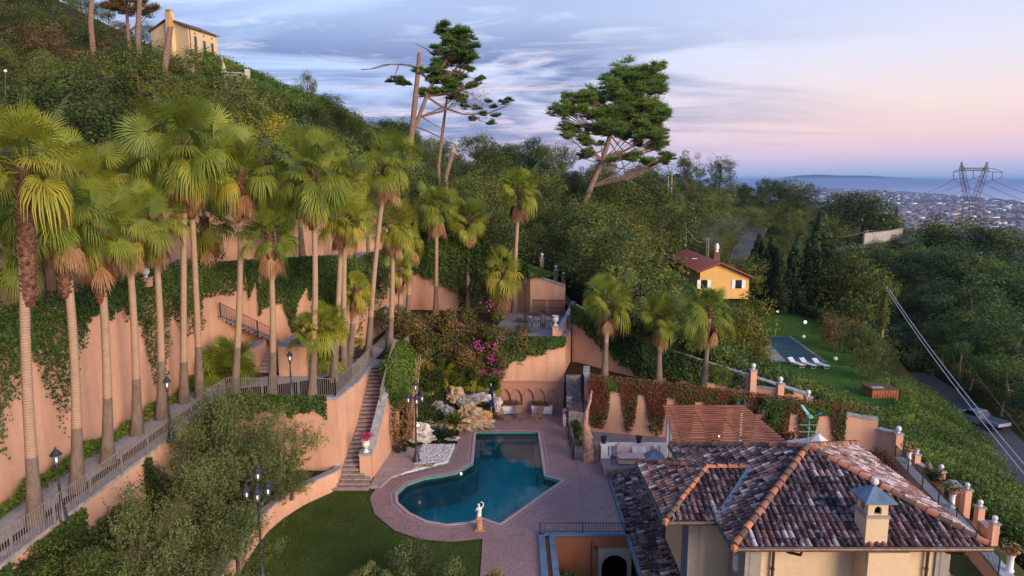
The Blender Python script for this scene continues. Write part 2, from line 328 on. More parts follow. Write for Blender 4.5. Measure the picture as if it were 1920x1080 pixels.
class MB:
    def __init__(s): s.v = []; s.f = []; s.t = []
    def add(s, vs, fs, t=None):
        k = len(s.v); s.v += [tuple(v) for v in vs]; s.f += [tuple(i + k for i in f) for f in fs]
        s.t += [t if t is not None else .5] * len(fs); return s
    def box(s, c, size, rz=0, t=None):
        x, y, z = [a / 2 for a in size]; cs, sn = math.cos(rz), math.sin(rz)
        vs = [(c[0] + a * cs - b * sn, c[1] + a * sn + b * cs, c[2] + d) for a in (-x, x) for b in (-y, y) for d in (-z, z)]
        return s.add(vs, [(0, 1, 3, 2), (4, 6, 7, 5), (0, 4, 5, 1), (2, 3, 7, 6), (0, 2, 6, 4), (1, 5, 7, 3)], t)
    def prism(s, poly, z0, z1, t=None):
        """poly list of xy; z0,z1 floats or lists"""
        n = len(poly); a = z0 if hasattr(z0, '__len__') else [z0] * n; b = z1 if hasattr(z1, '__len__') else [z1] * n
        vs = [(p[0], p[1], a[i]) for i, p in enumerate(poly)] + [(p[0], p[1], b[i]) for i, p in enumerate(poly)]
        ar = sum(poly[i][0] * poly[(i + 1) % n][1] - poly[(i + 1) % n][0] * poly[i][1] for i in range(n))
        fs = [tuple(range(n - 1, -1, -1)), tuple(range(n, 2 * n))] + [(i, (i + 1) % n, n + (i + 1) % n, n + i) for i in range(n)]
        if ar < 0: fs = [tuple(reversed(f)) for f in fs]
        return s.add(vs, fs, t)
    def tube(s, pts, r, n=8, cap=True, t=None):
        pts = [Vector(p) for p in pts]; rs = r if hasattr(r, '__len__') else [r] * len(pts); vs = []; fs = []
        up = Vector((0, 0, 1)); prev = None
        for i, p in enumerate(pts):
            d = (pts[min(i + 1, len(pts) - 1)] - pts[max(i - 1, 0)]).normalized()
            if prev is None: a = d.cross(Vector((1, 0, 0)) if abs(d.x) < .9 else up).normalized()
            else: a = (prev - d * prev.dot(d)).normalized()
            prev = a; b = d.cross(a)
            for k in range(n):
                w = 2 * math.pi * k / n; vs.append(p + (a * math.cos(w) + b * math.sin(w)) * rs[i])
        for i in range(len(pts) - 1):
            for k in range(n): fs.append((i * n + k, i * n + (k + 1) % n, (i + 1) * n + (k + 1) % n, (i + 1) * n + k))
        if cap: fs += [tuple(range(n - 1, -1, -1)), tuple(range((len(pts) - 1) * n, len(pts) * n))]
        return s.add(vs, fs, t)
    def lathe(s, prof, c, n=12, t=None, sides=None):
        """prof list of (r,z)"""
        vs = []; fs = []
        for r, z in prof:
            for k in range(n):
                w = 2 * math.pi * (k + .5) / n; vs.append((c[0] + r * math.cos(w), c[1] + r * math.sin(w), c[2] + z))
        for i in range(len(prof) - 1):
            for k in range(n): fs.append((i * n + k, i * n + (k + 1) % n, (i + 1) * n + (k + 1) % n, (i + 1) * n + k))
        fs += [tuple(range(n - 1, -1, -1)), tuple(range((len(prof) - 1) * n, len(prof) * n))]
        return s.add(vs, fs, t)
    def sphere(s, c, r, n=10, sq=(1, 1, 1), t=None):
        m = max(5, n // 2 + 1); prof = [(max(1e-3, math.sin(math.pi * i / m)), -math.cos(math.pi * i / m)) for i in range(m + 1)]
        k = len(s.v); s.lathe([(a * r, b * r) for a, b in prof], (0, 0, 0), n, t)
        for i in range(k, len(s.v)): x, y, z = s.v[i]; s.v[i] = (c[0] + x * sq[0], c[1] + y * sq[1], c[2] + z * sq[2])
        return s
    def quad(s, a, b, c, d, t=None): return s.add([a, b, c, d], [(0, 1, 2, 3)], t)
    def build(s, name, mat, parent=None, smooth=False, tint=False):
        V = np.array(s.v, dtype=float); lo = V.min(0); hi = V.max(0); o = Vector(((lo[0] + hi[0]) / 2, (lo[1] + hi[1]) / 2, lo[2]))
        me = bpy.data.meshes.new(name); me.from_pydata([tuple(Vector(v) - o) for v in s.v], [], s.f)
        me.materials.append(M[mat])
        if smooth: me.shade_smooth(); me.set_sharp_from_angle(angle=R(50))
        if tint: a = me.attributes.new('tint', 'FLOAT', 'FACE'); a.data.foreach_set('value', s.t)
        return link(name, me, o, parent)
def struct(o): return tag(o, kind='structure')
def copy_tree(o, parent=None):
    c = o.copy(); C.objects.link(c); c.parent = parent
    for ch in list(o.children):
        copy_tree(ch, c)
    return c
def place(proto, used, loc, rz=0, sc=1, label=None, group=None):
    """first call moves the prototype itself, later ones copy it with its parts"""
    o = proto if not used else copy_tree(proto); used.append(o)
    o.location = loc; o.rotation_euler = (0, 0, rz); o.scale = (sc, sc, sc) if not hasattr(sc, '__len__') else sc
    if label: o['label'] = label
    if group: o['group'] = group
    return o
def vnoise(p, sc=1.0): return mnoise.noise(Vector(p) * sc)
# ---------------------------------------------------------------- leaves
def leaf_quads(P, N, L, W, rng, tint, droop=None):
    """one bent-free quad per point: P centres, N facing, length L, width W arrays"""
    n = len(P); N = N / (np.linalg.norm(N, axis=1, keepdims=True) + 1e-9)
    A = rng.normal(size=(n, 3)); A -= (A * N).sum(1, keepdims=True) * N; A /= np.linalg.norm(A, axis=1, keepdims=True) + 1e-9
    B = np.cross(N, A); L = np.broadcast_to(np.asarray(L, float).reshape(-1, 1), (n, 1)); W = np.broadcast_to(np.asarray(W, float).reshape(-1, 1), (n, 1))
    V = np.stack([P - A * L / 2, P - B * W / 2 + A * L * .08, P + A * L / 2, P + B * W / 2 + A * L * .08], 1).reshape(-1, 3)
    F = np.arange(4 * n).reshape(-1, 4); return V, F, np.clip(tint, 0, 1)
class Cloud:
    def __init__(s): s.V = []; s.F = []; s.T = []; s.k = 0
    def add(s, V, F, T): s.V.append(V); s.F.append(F + s.k); s.T.append(T); s.k += len(V)
    def mesh(s, name, mat): return npmesh(name, np.concatenate(s.V), np.concatenate(s.F), mat, np.concatenate(s.T))
    def arrays(s): return np.concatenate(s.V), np.concatenate(s.F), np.concatenate(s.T)
def clump_leaves(cl, centres, radii, per, leaf, rng, aspect=.5, tvar=.16, flat=1.0, cdir=None, up=.35, tints=None):
    """leaves spread over the outer shell of each clump"""
    for i, (c, r) in enumerate(zip(centres, radii)):
        n = int(per * (.7 + .6 * rng.random())); d = rng.normal(size=(n, 3)); d /= np.linalg.norm(d, axis=1, keepdims=True)
        rad = r * (.45 + .6 * rng.random(n) ** .6)
        P = np.array(c) + d * rad[:, None] * np.array([1, 1, flat])
        N = d + rng.normal(size=(n, 3)) * .75 + np.array([0, 0, up])
        t0 = tints[i] if tints is not None else .02 + .95 * rng.random()
        T = t0 + rng.normal(size=n) * tvar
        cl.add(*leaf_quads(P, N, leaf * (.7 + .6 * rng.random(n)), leaf * aspect * (.7 + .6 * rng.random(n)), rng, T))
def crown_centres(rng, K, rx, ry, z0, z1, top=1.0, inner=.35):
    """clump centres inside an uneven crown"""
    out = []; zc = (z0 + z1) / 2; rz = (z1 - z0) / 2; ph = rng.random(6) * 6.28
    while len(out) < K:
        d = rng.normal(size=3); d /= np.linalg.norm(d)
        az = math.atan2(d[1], d[0]); lump = 1 + .16 * math.sin(2 * az + ph[0]) + .12 * math.sin(3 * az + ph[1] + d[2] * 2) + .1 * math.sin(5 * az + ph[2])
        r = (inner + (1 - inner) * rng.random() ** .5) * lump
        out.append((d[0] * rx * r, d[1] * ry * r, zc + d[2] * rz * r * (top if d[2] > 0 else 1)))
    return out
def limbs(mb, base, h, centres, rng, r0=.2, n=7):
    tp = [Vector((0, 0, 0)), Vector((rng.normal() * .04 * h, rng.normal() * .04 * h, h * .35)), Vector((rng.normal() * .06 * h, rng.normal() * .06 * h, h * .7))]
    mb.tube(tp, [r0, r0 * .75, r0 * .4], 7)
    idx = rng.permutation(len(centres))[:n]
    for i in idx:
        c = Vector(centres[i]); a = tp[1].lerp(tp[2], rng.random() * .8); m_ = a.lerp(c, .5) + Vector((0, 0, -.06 * h))
        mb.tube([a, m_, c], [r0 * .4, r0 * .25, r0 * .08], 5)
def tree_proto(name, seed, K, rx, h, h0, per, leaf, mat, label, cat, bark='bark', aspect=.5, flat=.85, r0=.2, cr=.9, nl=7, inner=.35, tvar=.16, top=1.0):
    rng = np.random.default_rng(seed); root = thing(name, label, cat)
    cs = crown_centres(rng, K, rx, rx, h0, h, top, inner); cl = Cloud()
    clump_leaves(cl, cs, [cr * (.6 + .8 * rng.random()) for _ in cs], per, leaf, rng, aspect, tvar, flat)
    link('crown', cl.mesh('crown', mat), (0, 0, 0), root)
    mb = MB(); limbs(mb, None, h, cs, rng, r0, nl); mb.build('trunk', bark, root, smooth=True)
    return root
# ---------------------------------------------------------------- garden pieces
def wall_run(name, pts, th, label, z0, tops, mat='peach_stucco', cap='coping', capw=.08, caph=.1, cat='garden wall', group=None, parent=None):
    """wall following pts (xy); z0 and tops per vertex or single; thickness th towards the left of travel is negative side"""
    n = len(pts); zb = z0 if hasattr(z0, '__len__') else [z0] * n; zt = tops if hasattr(tops, '__len__') else [tops] * n
    P = [Vector((p[0], p[1])) for p in pts]; nr = []
    for i in range(n):
        d = (P[min(i + 1, n - 1)] - P[max(i - 1, 0)]).normalized(); nr.append(Vector((-d.y, d.x)))
    def strip(o0, o1, zb, zt):
        m = MB(); vs = []
        for i in range(n):
            a = P[i] + nr[i] * o0; b = P[i] + nr[i] * o1
            vs += [(a.x, a.y, zb[i]), (a.x, a.y, zt[i]), (b.x, b.y, zt[i]), (b.x, b.y, zb[i])]
        fs = [(3, 2, 1, 0), (4 * n - 4, 4 * n - 3, 4 * n - 2, 4 * n - 1)]
        for i in range(n - 1):
            for k in range(4): a, b = 4 * i + k, 4 * i + (k + 1) % 4; fs.append((a, b, b + 4, a + 4))
        m.add(vs, [tuple(reversed(f)) for f in fs]); return m
    root = parent or thing(name, label, cat, (P[0].x, P[0].y, zb[0]), group)
    strip(0, th, zb, [z - (caph if cap else 0) for z in zt]).build('wall', mat, root)
    if cap: strip(-capw, th + capw, [z - caph + .003 for z in zt], zt).build('coping', cap, root)
    return root
def railing(pts, h, label, mat='iron', sp=.12, post=1.6, name='railing', r=.012, cat='railing', group=None, barh=.06, rr=.02, parent=None):
    pts = [Vector(p) for p in pts]; root = parent or thing(name, label, cat, pts[0], group); bars = MB(); rails = MB()
    up = Vector((0, 0, 1))
    for a, b in zip(pts[:-1], pts[1:]):
        L = (b - a).length; n = max(1, int(L / sp))
        for i in range(n):
            p = a.lerp(b, (i + .5) / n); bars.box((p.x, p.y, p.z + h / 2 + barh / 2), (r * 1.6, r * 1.6, h - barh))
        rails.tube([a + up * h, b + up * h], rr, 6); rails.tube([a + up * barh, b + up * barh], rr * .7, 5)
        k = max(1, round(L / post))
        for i in range(k + 1):
            if i == k and b is not pts[-1]: continue
            p = a.lerp(b, i / k); MB().box((p.x, p.y, p.z + (h + .04) / 2), (.05, .05, h + .04)).build('post', mat, root)
    bars.build('bars', mat, root); rails.build('rail', mat, root); return root
def ivy(name, label, samples, size, mat, seed, n, depth=.25, cat='climbing plant', aspect=.8, group=None, clump=.5, stuff=False):
    """samples(rng)-> point, outward normal or None"""
    rng = np.random.default_rng(seed); P = []; N = []; T = []; tries = 0
    while len(P) < n and tries < n * 12:
        tries += 1; s = samples(rng)
        if s is None: continue
        p, nn = s; bulge = .5 + .5 * vnoise(p, 1.3); d = depth * (.1 + bulge * rng.random())
        P.append(np.array(p) + np.array(nn) * d); N.append(np.array(nn) + rng.normal(size=3) * .55 + np.array([0, 0, .3]))
        T.append(.45 + .55 * vnoise(p, clump) + .13 * rng.normal())
    V, F, T = leaf_quads(np.array(P), np.array(N), size * (.6 + .8 * rng.random(len(P))), size * aspect * (.6 + .8 * rng.random(len(P))), rng, np.array(T))
    o = V.mean(0); o[2] = V[:, 2].min(); ob = link(name, npmesh(name, V - o, F, mat, T), o)
    return tag(ob, label, cat, group, 'stuff' if stuff else None)
def wall_ivy(a, b, z0, z1, dens):
    """sampler on a vertical wall a->b (xy); dens(s 0..1, z)->probability; normal to the right of a->b"""
    a = Vector(a); b = Vector(b); d = (b - a).normalized(); nn = (d.y, -d.x, 0)
    def f(rng):
        s = rng.random(); z = z0 + (z1 - z0) * rng.random()
        if rng.random() > dens(s, z): return None
        p = a.lerp(b, s); return (p.x, p.y, z), nn
    return f
# ---------------------------------------------------------------- terrain
from mathutils.geometry import delaunay_2d_cdt
def inpoly(x, y, poly):
    c = False; n = len(poly); j = n - 1
    for i in range(n):
        xi, yi = poly[i][0], poly[i][1]; xj, yj = poly[j][0], poly[j][1]
        if (yi > y) != (yj > y) and x < (xj - xi) * (y - yi) / (yj - yi) + xi: c = not c
        j = i
    return c
GARDEN = [(-60, -20), (-23.4, 8), (-24.3, 30), (-25.4, 38), (-24.6, 46.4), (-19, 55.4), (-10.5, 64.5), (5.2, 62.6), (6.6, 57.5), (6.4, 50.3), (14.8, 49.6), (22.6, 46.8), (25.6, 40), (24.7, 33), (23.4, 25), (21.5, 8), (30, -20)]
CTRL = [(0, 60, 115), (0, 300, 62), (0, 180, 90), (0, -60, 150), (150, 20, 150), (200, 130, 125), (200, 290, 80), (200, 380, 60), (290, 110, 138), (350, 118, 139), (405, 124, 140),
        (400, 250, 100), (550, 300, 105), (700, 340, 110), (850, 380, 105), (1000, 430, 100), (1080, 490, 80), (1200, 400, 140),
        (1200, 490, 92), (1250, 520, 88), (1330, 400, 170), (1330, 480, 128), (1440, 420, 190), (1540, 430, 230), (1600, 465, 190), (1660, 425, 330),
        (1660, 450, 235), (1700, 470, 220), (1600, 520, 160), (1500, 560, 128), (1620, 620, 100), (1780, 480, 260), (1780, 600, 130), (1900, 520, 230), (1900, 640, 115), (1800, 700, 95), (1740, 430, 420), (1900, 470, 420)]
RIDGE = [(330, 108, 150), (400, 128, 150), (480, 165, 150), (550, 190, 150), (620, 215, 150), (700, 265, 152), (780, 300, 155), (900, 312, 160), (1000, 322, 165), (1150, 338, 180), (1300, 335, 230), (1400, 355, 260), (1500, 376, 300), (1600, 405, 310)]
CTRL += RIDGE + [(u, v + 45, d * 1.45) for u, v, d in RIDGE] + [(-60, -10, 220), (150, 60, 220), (300, 120, 200), (-200, -150, 180), (-300, 100, 90)]
pts = [tuple(atd(*c)) for c in CTRL]
pts += [(-28, 10, 16), (-28, 30, 16.5), (-29, 44, 17), (-22, 58, 16), (-12, 67, 13), (0, 66, 10), (8, 63, 8.0), (8, 51.5, 6.0), (15, 51, 4.2), (20, 50, 2.0), (24, 47.5, -.5), (27.5, 40, -1.6), (26.6, 33, -2.2), (25.5, 25, -2.8), (24, 8, -3.5),
        (60, -10, -14), (120, 20, -30), (33, 30, -5.2), (40, 30, -9), (34, 48, -4.2), (44, 44, -10.5), (30, 62, -4.6), (38.5, 63, -5.4), (27, 70, -3), (43, 78, -6.2), (36, 92, -4.6), (40, 112, -4.0), (50, 112, -6), (34, 98, .8), (26, 95, 1), (24, 108, 3.5), (40, 78, -5.2), (33, 80, -4.8),
        (46.05, 57.58, -12), (56, 79, -12), (60, 90, -12), (53.7, 72.7, -12), (44, 48, -12), (64, 70, -15), (60, 55, -17), (74, 95, -15), (90, 60, -24)]
PT = np.array(pts)
def _rbf():
    n = len(PT); D = np.linalg.norm(PT[:, None, :2] - PT[None, :, :2], axis=2); A = np.zeros((n + 3, n + 3)); A[:n, :n] = D + np.eye(n) * -1.2
    A[:n, n] = 1; A[:n, n + 1:] = PT[:, :2]; A[n, :n] = 1; A[n + 1:, :n] = PT[:, :2].T
    return np.linalg.solve(A, np.concatenate([PT[:, 2], [0, 0, 0]]))
_w = _rbf()
PLAIN = -200.0
def terr(X, Y, rough=True):
    X = np.atleast_1d(np.asarray(X, float)); Y = np.atleast_1d(np.asarray(Y, float)); n = len(PT)
    Q = np.stack([X, Y], 1); z = np.zeros(len(X))
    for i in range(0, len(X), 4000):
        q = Q[i:i + 4000]; D = np.linalg.norm(q[:, None] - PT[None, :, :2], axis=2); z[i:i + 4000] = D @ _w[:n] + _w[n] + q @ _w[n + 1:]
    # beyond the ridge and towards the coast everything falls to the plain
    f = np.clip((Y - 330 - .25 * np.clip(-X, 0, 400)) / 500, 0, 1) + np.clip((X - 150) / 400, 0, 1); f = np.clip(f, 0, 1); f = f * f * (3 - 2 * f)
    z = np.clip(z, -60, 110) * (1 - f) + (PLAIN - 3) * f
    if rough: z = z + .35 * np.sin(X * .31 + 1.7 * np.sin(Y * .11)) * np.sin(Y * .27 + 1.3 * np.sin(X * .13))
    return z
def th(x, y): return float(terr([x], [y])[0])
LAWN2 = [(30.0, 61.5), (38.5, 62.5), (39.2, 69), (43.5, 76), (45, 86), (48, 104), (47.5, 115.5), (44.5, 115.5), (37, 104), (33.5, 93), (30, 82), (26.5, 70)]
HOUSEPAD = [(24, 94), (36, 94), (36, 112), (24, 112)]
def grid(x0, x1, y0, y1, st):
    xs = np.arange(x0, x1 + .01, st); ys = np.arange(y0, y1 + .01, st); gx, gy = np.meshgrid(xs, ys); return xs, ys, gx.ravel(), gy.ravel()
ROADA = [(61, 101), (59.5, 92), (58, 85), (56.8, 79), (54.6, 73), (51.5, 65), (48, 57), (43, 46), (38, 34)]
ROADB = [tuple(at(u, v, 0)[:2]) for u, v in [(1560, 470), (1610, 463), (1650, 459), (1682, 454), (1703, 448), (1700, 442.5), (1672, 439.5), (1640, 438)]]
ROADC = [tuple(atd(u, v, d)[:2]) for u, v, d in [(1385, 492, 130), (1398, 476, 145), (1412, 460, 165), (1430, 440, 190)]]
def roaddist(x, y, P):
    best = 1e9
    for a, b in zip(P[:-1], P[1:]):
        dx, dy = b[0] - a[0], b[1] - a[1]; t = max(0, min(1, ((x - a[0]) * dx + (y - a[1]) * dy) / (dx * dx + dy * dy))); best = min(best, math.hypot(x - a[0] - t * dx, y - a[1] - t * dy))
    return best
def terrain_mesh(x0, x1, y0, y1, st, hole=None):
    xs, ys, gx, gy = grid(x0, x1, y0, y1, st); gz = terr(gx, gy); nx = len(xs)
    for i in range(len(gx)):
        if gx[i] > 60 and 140 < gy[i] < 320 and roaddist(gx[i], gy[i], ROADB) < 9: gz[i] = -.6
        if -70 < gx[i] < 66 and gy[i] < 118:
            if inpoly(gx[i], gy[i], GARDEN): gz[i] = min(gz[i], -6)
            elif inpoly(gx[i], gy[i], LAWN2): gz[i] = -6.2
            elif gx[i] > 34 and gy[i] < 108 and roaddist(gx[i], gy[i], ROADA) < 4.4: gz[i] = -12.3
            elif inpoly(gx[i], gy[i], HOUSEPAD): gz[i] = min(gz[i], .6)
    V = np.stack([gx, gy, gz], 1); F = []
    for j in range(len(ys) - 1):
        for i in range(nx - 1):
            if hole and hole[0] <= xs[i] < hole[1] and hole[2] <= ys[j] < hole[3]: continue
            a = j * nx + i; F.append((a, a + 1, a + 1 + nx, a + nx))
    return V, np.array(F)
V1, F1 = terrain_mesh(-96, 84, -18, 132, 1.5); V2, F2 = terrain_mesh(-456, 804, -78, 1182, 12, (-84, 72, -6, 120))
V3 = V2.copy(); V3[:, 2] -= .5
o = link('hillside', npmesh('hillside', np.concatenate([V1, V3]), np.concatenate([F1, F2 + len(V1)]), 'hill_ground', smooth=True), (0, 0, 0)); struct(o)
# ---------------------------------------------------------------- the plain, the coast and the sea
m = NT('plain_town'); gp = m.pos((1, 1, 1))
cell = m.n('ShaderNodeTexVoronoi'); m.l(gp, cell.inputs['Vector']); cell.inputs['Scale'].default_value = .012
c = m.ramp(cell.outputs['Distance'], [(0, (.05, .075, .05)), (.5, (.07, .09, .06)), (1, (.12, .12, .10))])
c = m.mix(.6, c, m.ramp(m.noise(.0016, 7, .7), [(.35, (.03, .055, .035)), (.5, (.06, .08, .06)), (.66, (.15, .14, .14))]))
m.col(c); m.set(.95, .05)
m = NT('sea_water'); m.col((.60, .62, .64)); m.set(.06, .9)  # pale base colour stands in for the sky's silver reflection
S = 70000
o = MB().quad((-S, 200, PLAIN - 3), (S, 200, PLAIN - 3), (S, S, PLAIN - 3), (-S, S, PLAIN - 3)).build('sea', 'sea_water'); struct(o)
coast = [at(2300, 440, PLAIN), at(2100, 405, PLAIN), at(1920, 378, PLAIN), at(1860, 372, PLAIN), at(1790, 366, PLAIN), at(1720, 360.5, PLAIN), at(1660, 356.5, PLAIN), at(1600, 354, PLAIN), at(1480, 352, PLAIN), at(1300, 350, PLAIN), at(900, 349, PLAIN)]
poly = [(4500, 600, PLAIN)] + [tuple(p) for p in coast] + [(-9000, 30000, PLAIN), (-9000, 600, PLAIN)]
o = MB().add(poly, [tuple(range(len(poly)))]).build('plain', 'plain_town'); struct(o)
# towns on the plain: a sprawl nobody could count
rng = np.random.default_rng(5); m_ = Cloud(); simple('far_roof', (.22, .18, .18), .9, .1, var=.3, bump=0); simple('far_white', (.85, .84, .82), .8, .2, var=.05, bump=0)
def boxes(P, S_, H_, A):
    n = len(P); cs, sn = np.cos(A), np.sin(A); V = np.zeros((n, 8, 3))
    for k, (a, b, d) in enumerate([(-1, -1, 0), (1, -1, 0), (1, 1, 0), (-1, 1, 0), (-1, -1, 1), (1, -1, 1), (1, 1, 1), (-1, 1, 1)]):
        x = a * S_[:, 0] / 2; y = b * S_[:, 1] / 2; V[:, k, 0] = P[:, 0] + x * cs - y * sn; V[:, k, 1] = P[:, 1] + x * sn + y * cs; V[:, k, 2] = P[:, 2] + d * H_
    F = np.array([(4, 5, 6, 7), (0, 1, 5, 4), (1, 2, 6, 5), (2, 3, 7, 6), (3, 0, 4, 7)]); F = (F[None] + 8 * np.arange(n)[:, None, None]).reshape(-1, 4)
    return V.reshape(-1, 3), F
for nm, mt, n, smin, smax, lb in (('town_houses', 'far_roof', 2600, 12, 34, 'sprawl of low roofs covering the coastal plain below the hills'), ('town_sheds', 'far_white', 240, 12, 38, 'pale warehouses and white roofs scattered over the coastal plain')):
    P = []
    while len(P) < n:
        u = 1450 + 500 * rng.random(); v = 353 + 82 * rng.random() ** 1.35; p = at(u, v, PLAIN)
        if inpoly(p.x, p.y, [(q[0], q[1]) for q in poly]) and (mnoise.noise(Vector((p.x, p.y, 0)) * .0016) > -.12 - .25 * rng.random()): P.append((p.x, p.y, PLAIN))
    P = np.array(P); Sz = np.stack([smin + (smax - smin) * rng.random(n) ** 2, smin + (smax - smin) * rng.random(n) ** 2], 1) * (1 + P[:, 1:2] / 9000)
    V, F = boxes(P, Sz, 5 + 7 * rng.random(n), rng.random(n) * 1.5)
    o = link(nm, npmesh(nm, V, F, mt), (0, 0, 0)); tag(o, lb, 'town', kind='stuff')
# far headland over the sea
simple('far_hill', (.06, .08, .07), .95, .05, scale=.002, bump=0)
m_ = MB(); xs = [14000 + 1000 * i for i in range(30)]
hs = [0, 40, 110, 210, 330, 470, 560, 600, 560, 520, 540, 500, 430, 380, 340, 250, 200, 180, 150, 160, 220, 250, 230, 190, 210, 180, 120, 80, 30, 0]
for i in range(29):
    a, b = xs[i], xs[i + 1]; y0 = 46000
    m_.add([(a, y0, PLAIN), (b, y0, PLAIN), (b, y0 + 1500, PLAIN + hs[i + 1]), (a, y0 + 1500, PLAIN + hs[i]), (a, y0 + 4000, PLAIN), (b, y0 + 4000, PLAIN)], [(0, 1, 2, 3), (3, 2, 5, 4)])
struct(m_.build('hills', 'far_hill', smooth=True))
# ---------------------------------------------------------------- levels of the garden
def fill(name, outer, holes, z, mat, kind='structure', skirt=None):
    zf = z if callable(z) else (lambda x, y: z)
    vs = [Vector((p[0], p[1])) for p in outer]; es = [(i, (i + 1) % len(outer)) for i in range(len(outer))]
    for h in holes:
        k = len(vs); vs += [Vector((p[0], p[1])) for p in h]; es += [(k + i, k + (i + 1) % len(h)) for i in range(len(h))]
    r = delaunay_2d_cdt(vs, es, [], 0, 1e-5); V = r[0]; F = []
    for f in r[2]:
        c = sum((V[i] for i in f), Vector((0, 0))) / len(f)
        if inpoly(c.x, c.y, outer) and not any(inpoly(c.x, c.y, h) for h in holes): F.append(f)
    m = MB().add([(v.x, v.y, zf(v.x, v.y)) for v in V], F)
    if skirt is not None:
        n = len(outer)
        for i in range(n):
            a, b = outer[i], outer[(i + 1) % n]; m.quad((a[0], a[1], skirt), (b[0], b[1], skirt), (b[0], b[1], zf(*b[:2])), (a[0], a[1], zf(*a[:2])))
    o = m.build(name, mat); return tag(o, kind=kind) if kind else o
# pool
POOL = [(-2.45, 44.6), (1.75, 44.6), (1.86, 37.5), (2.81, 36.86), (-.61, 31.94), (-1.50, 32.55), (-2.2, 32.1), (-3.25, 31.9), (-4.32, 32.25), (-5.3, 33.1), (-6.05, 34.2), (-6.3, 35.35), (-5.96, 36.45), (-5.05, 37.25), (-3.9, 37.7), (-3.24, 38.05), (-2.34, 39.4)]
def offset(poly, d):
    n = len(poly); out = []
    for i in range(n):
        p0, p1, p2 = [Vector(poly[(i + k) % n][:2]) for k in (-1, 0, 1)]; a = (p1 - p0).normalized(); b = (p2 - p1).normalized()
        na = Vector((a.y, -a.x)); nb = Vector((b.y, -b.x)); q = (na + nb); q = q / max(.35, q.dot(q)) * 2 if q.length > 1e-6 else na
        out.append(tuple(p1 - q * d / 1.0 * .5 * 1.0 if False else p1 + q * (-d) * .5 * (2 / 2)))
    return out
def area(p): return sum(p[i][0] * p[(i + 1) % len(p)][1] - p[(i + 1) % len(p)][0] * p[i][1] for i in range(len(p))) / 2
sg = 1 if area(POOL) > 0 else -1
DECK = [(-1.28, 14), (-1.41, 30.5), (-2.11, 30.35), (-2.9, 30.2), (-4.4, 30.45), (-5.8, 31.3), (-7.1, 33.0), (-7.72, 34.8), (-7.6, 35.9), (-6.82, 37.4), (-5.1, 38.5), (-3.9, 39.2), (-3.6, 40.5), (-3.72, 44.8), (-2.7, 45.9), (-1.75, 47.6), (-1.3, 48.95), (3.9, 48.95), (3.9, 39.9), (5.5, 39.9), (5.5, 30.95), (1.28, 30.95), (1.28, 14)]
fill('pool_deck', DECK, [POOL], 0, 'deck_stone')
cop = offset(POOL, -.34 * sg * -1) ; cop = cop if abs(area(cop)) > abs(area(POOL)) else offset(POOL, .34 * sg * -1)
fill('pool_coping', cop, [POOL], .03, 'deck_border', skirt=-.05)
cop2 = [tuple(Vector(c) + (Vector(c) - Vector(p)) * .9) for c, p in zip(cop, POOL)]; cop3 = [tuple(Vector(c) + (Vector(c) - Vector(p)) * 1.15) for c, p in zip(cop, POOL)]
fill('pool_border', cop3, [cop2], .006, 'deck_border')
mb = MB(); n = len(POOL)
inn = offset(POOL, .55 * sg); inn = inn if abs(area(inn)) < abs(area(POOL)) else offset(POOL, -.55 * sg)
for i in range(n):
    a, b = POOL[i], POOL[(i + 1) % n]; c, d = inn[i], inn[(i + 1) % n]
    mb.quad((a[0], a[1], .0), (b[0], b[1], .0), (b[0], b[1], -.55), (a[0], a[1], -.55)); mb.quad((a[0], a[1], -.55), (b[0], b[1], -.55), (d[0], d[1], -.55), (c[0], c[1], -.55))
struct(mb.build('pool_ledge', 'pool_ledge'))
mb = MB()
for i in range(n): c, d = inn[i], inn[(i + 1) % n]; mb.quad((c[0], c[1], -.55), (d[0], d[1], -.55), (d[0], d[1], -1.8), (c[0], c[1], -1.8))
struct(mb.build('pool_wall', 'pool_tile')); fill('pool_floor', POOL, [], -1.8, 'pool_tile')
mb = MB()     # broad entry steps along the slanting side
for k in range(4):
    a = Vector((2.81, 36.86)); b = Vector((-.61, 31.94)); d = (b - a).normalized(); nn = Vector((-d.y, d.x)) * (1 if Vector((-d.y, d.x)).x < 0 else -1)
    w = .45; p = [a + nn * (w * k), b + nn * (w * k), b + nn * (w * (k + 1)) , a + nn * (w * (k + 1))]; p[0] += d * .5; p[3] += d * .9; p[1] -= d * .5; p[2] -= d * .5
    mb.prism([tuple(q) for q in p], -1.75, -.30 - .28 * k)
struct(mb.build('pool_steps', 'pool_ledge'))
fill('pool_water', POOL, [], -.13, 'pool_water')
# lawn, planter, pebbles, rock bed
CURVE = [(-9.95, 36.55), (-10.0, 36.0), (-10.5, 35.3), (-11.34, 34.1), (-11.95, 32.7), (-12.25, 31.4), (-12.35, 30.0), (-12.25, 27.0), (-12.2, 20), (-12.2, 12)]
def lz(x, y): return -.05
fill('lawn', [(-1.28, 12), (-1.28, 30.7), (-2.9, 30.4), (-4.4, 30.6), (-5.8, 31.4), (-6.9, 33.1), (-7.5, 34.8), (-7.5, 36.6), (-9.95, 36.6)] + CURVE[1:], [], -.05, 'lawn_dark')
fill('planter_soil', [(-16.0, 12), (-12.1, 12)] + [(x - .1, y) for x, y in CURVE[::-1]] + [(-9.95, 36.6), (-16, 37.3)], [], .75, 'soil')
fill('side_path', [(-8.0, 36.0), (-7.35, 35.9), (-6.95, 37.2), (-5.9, 38.1), (-5.9, 41.2), (-7.55, 42.3)], [], .12, 'slab_pink', skirt=-.1)
fill('pebble_bed', [(-6.6, 37.4), (-3.7, 39.1), (-3.4, 42.3), (-5.9, 42.3), (-6.9, 40.4)], [], .045, 'rock_grey')
rng = np.random.default_rng(8); P = []
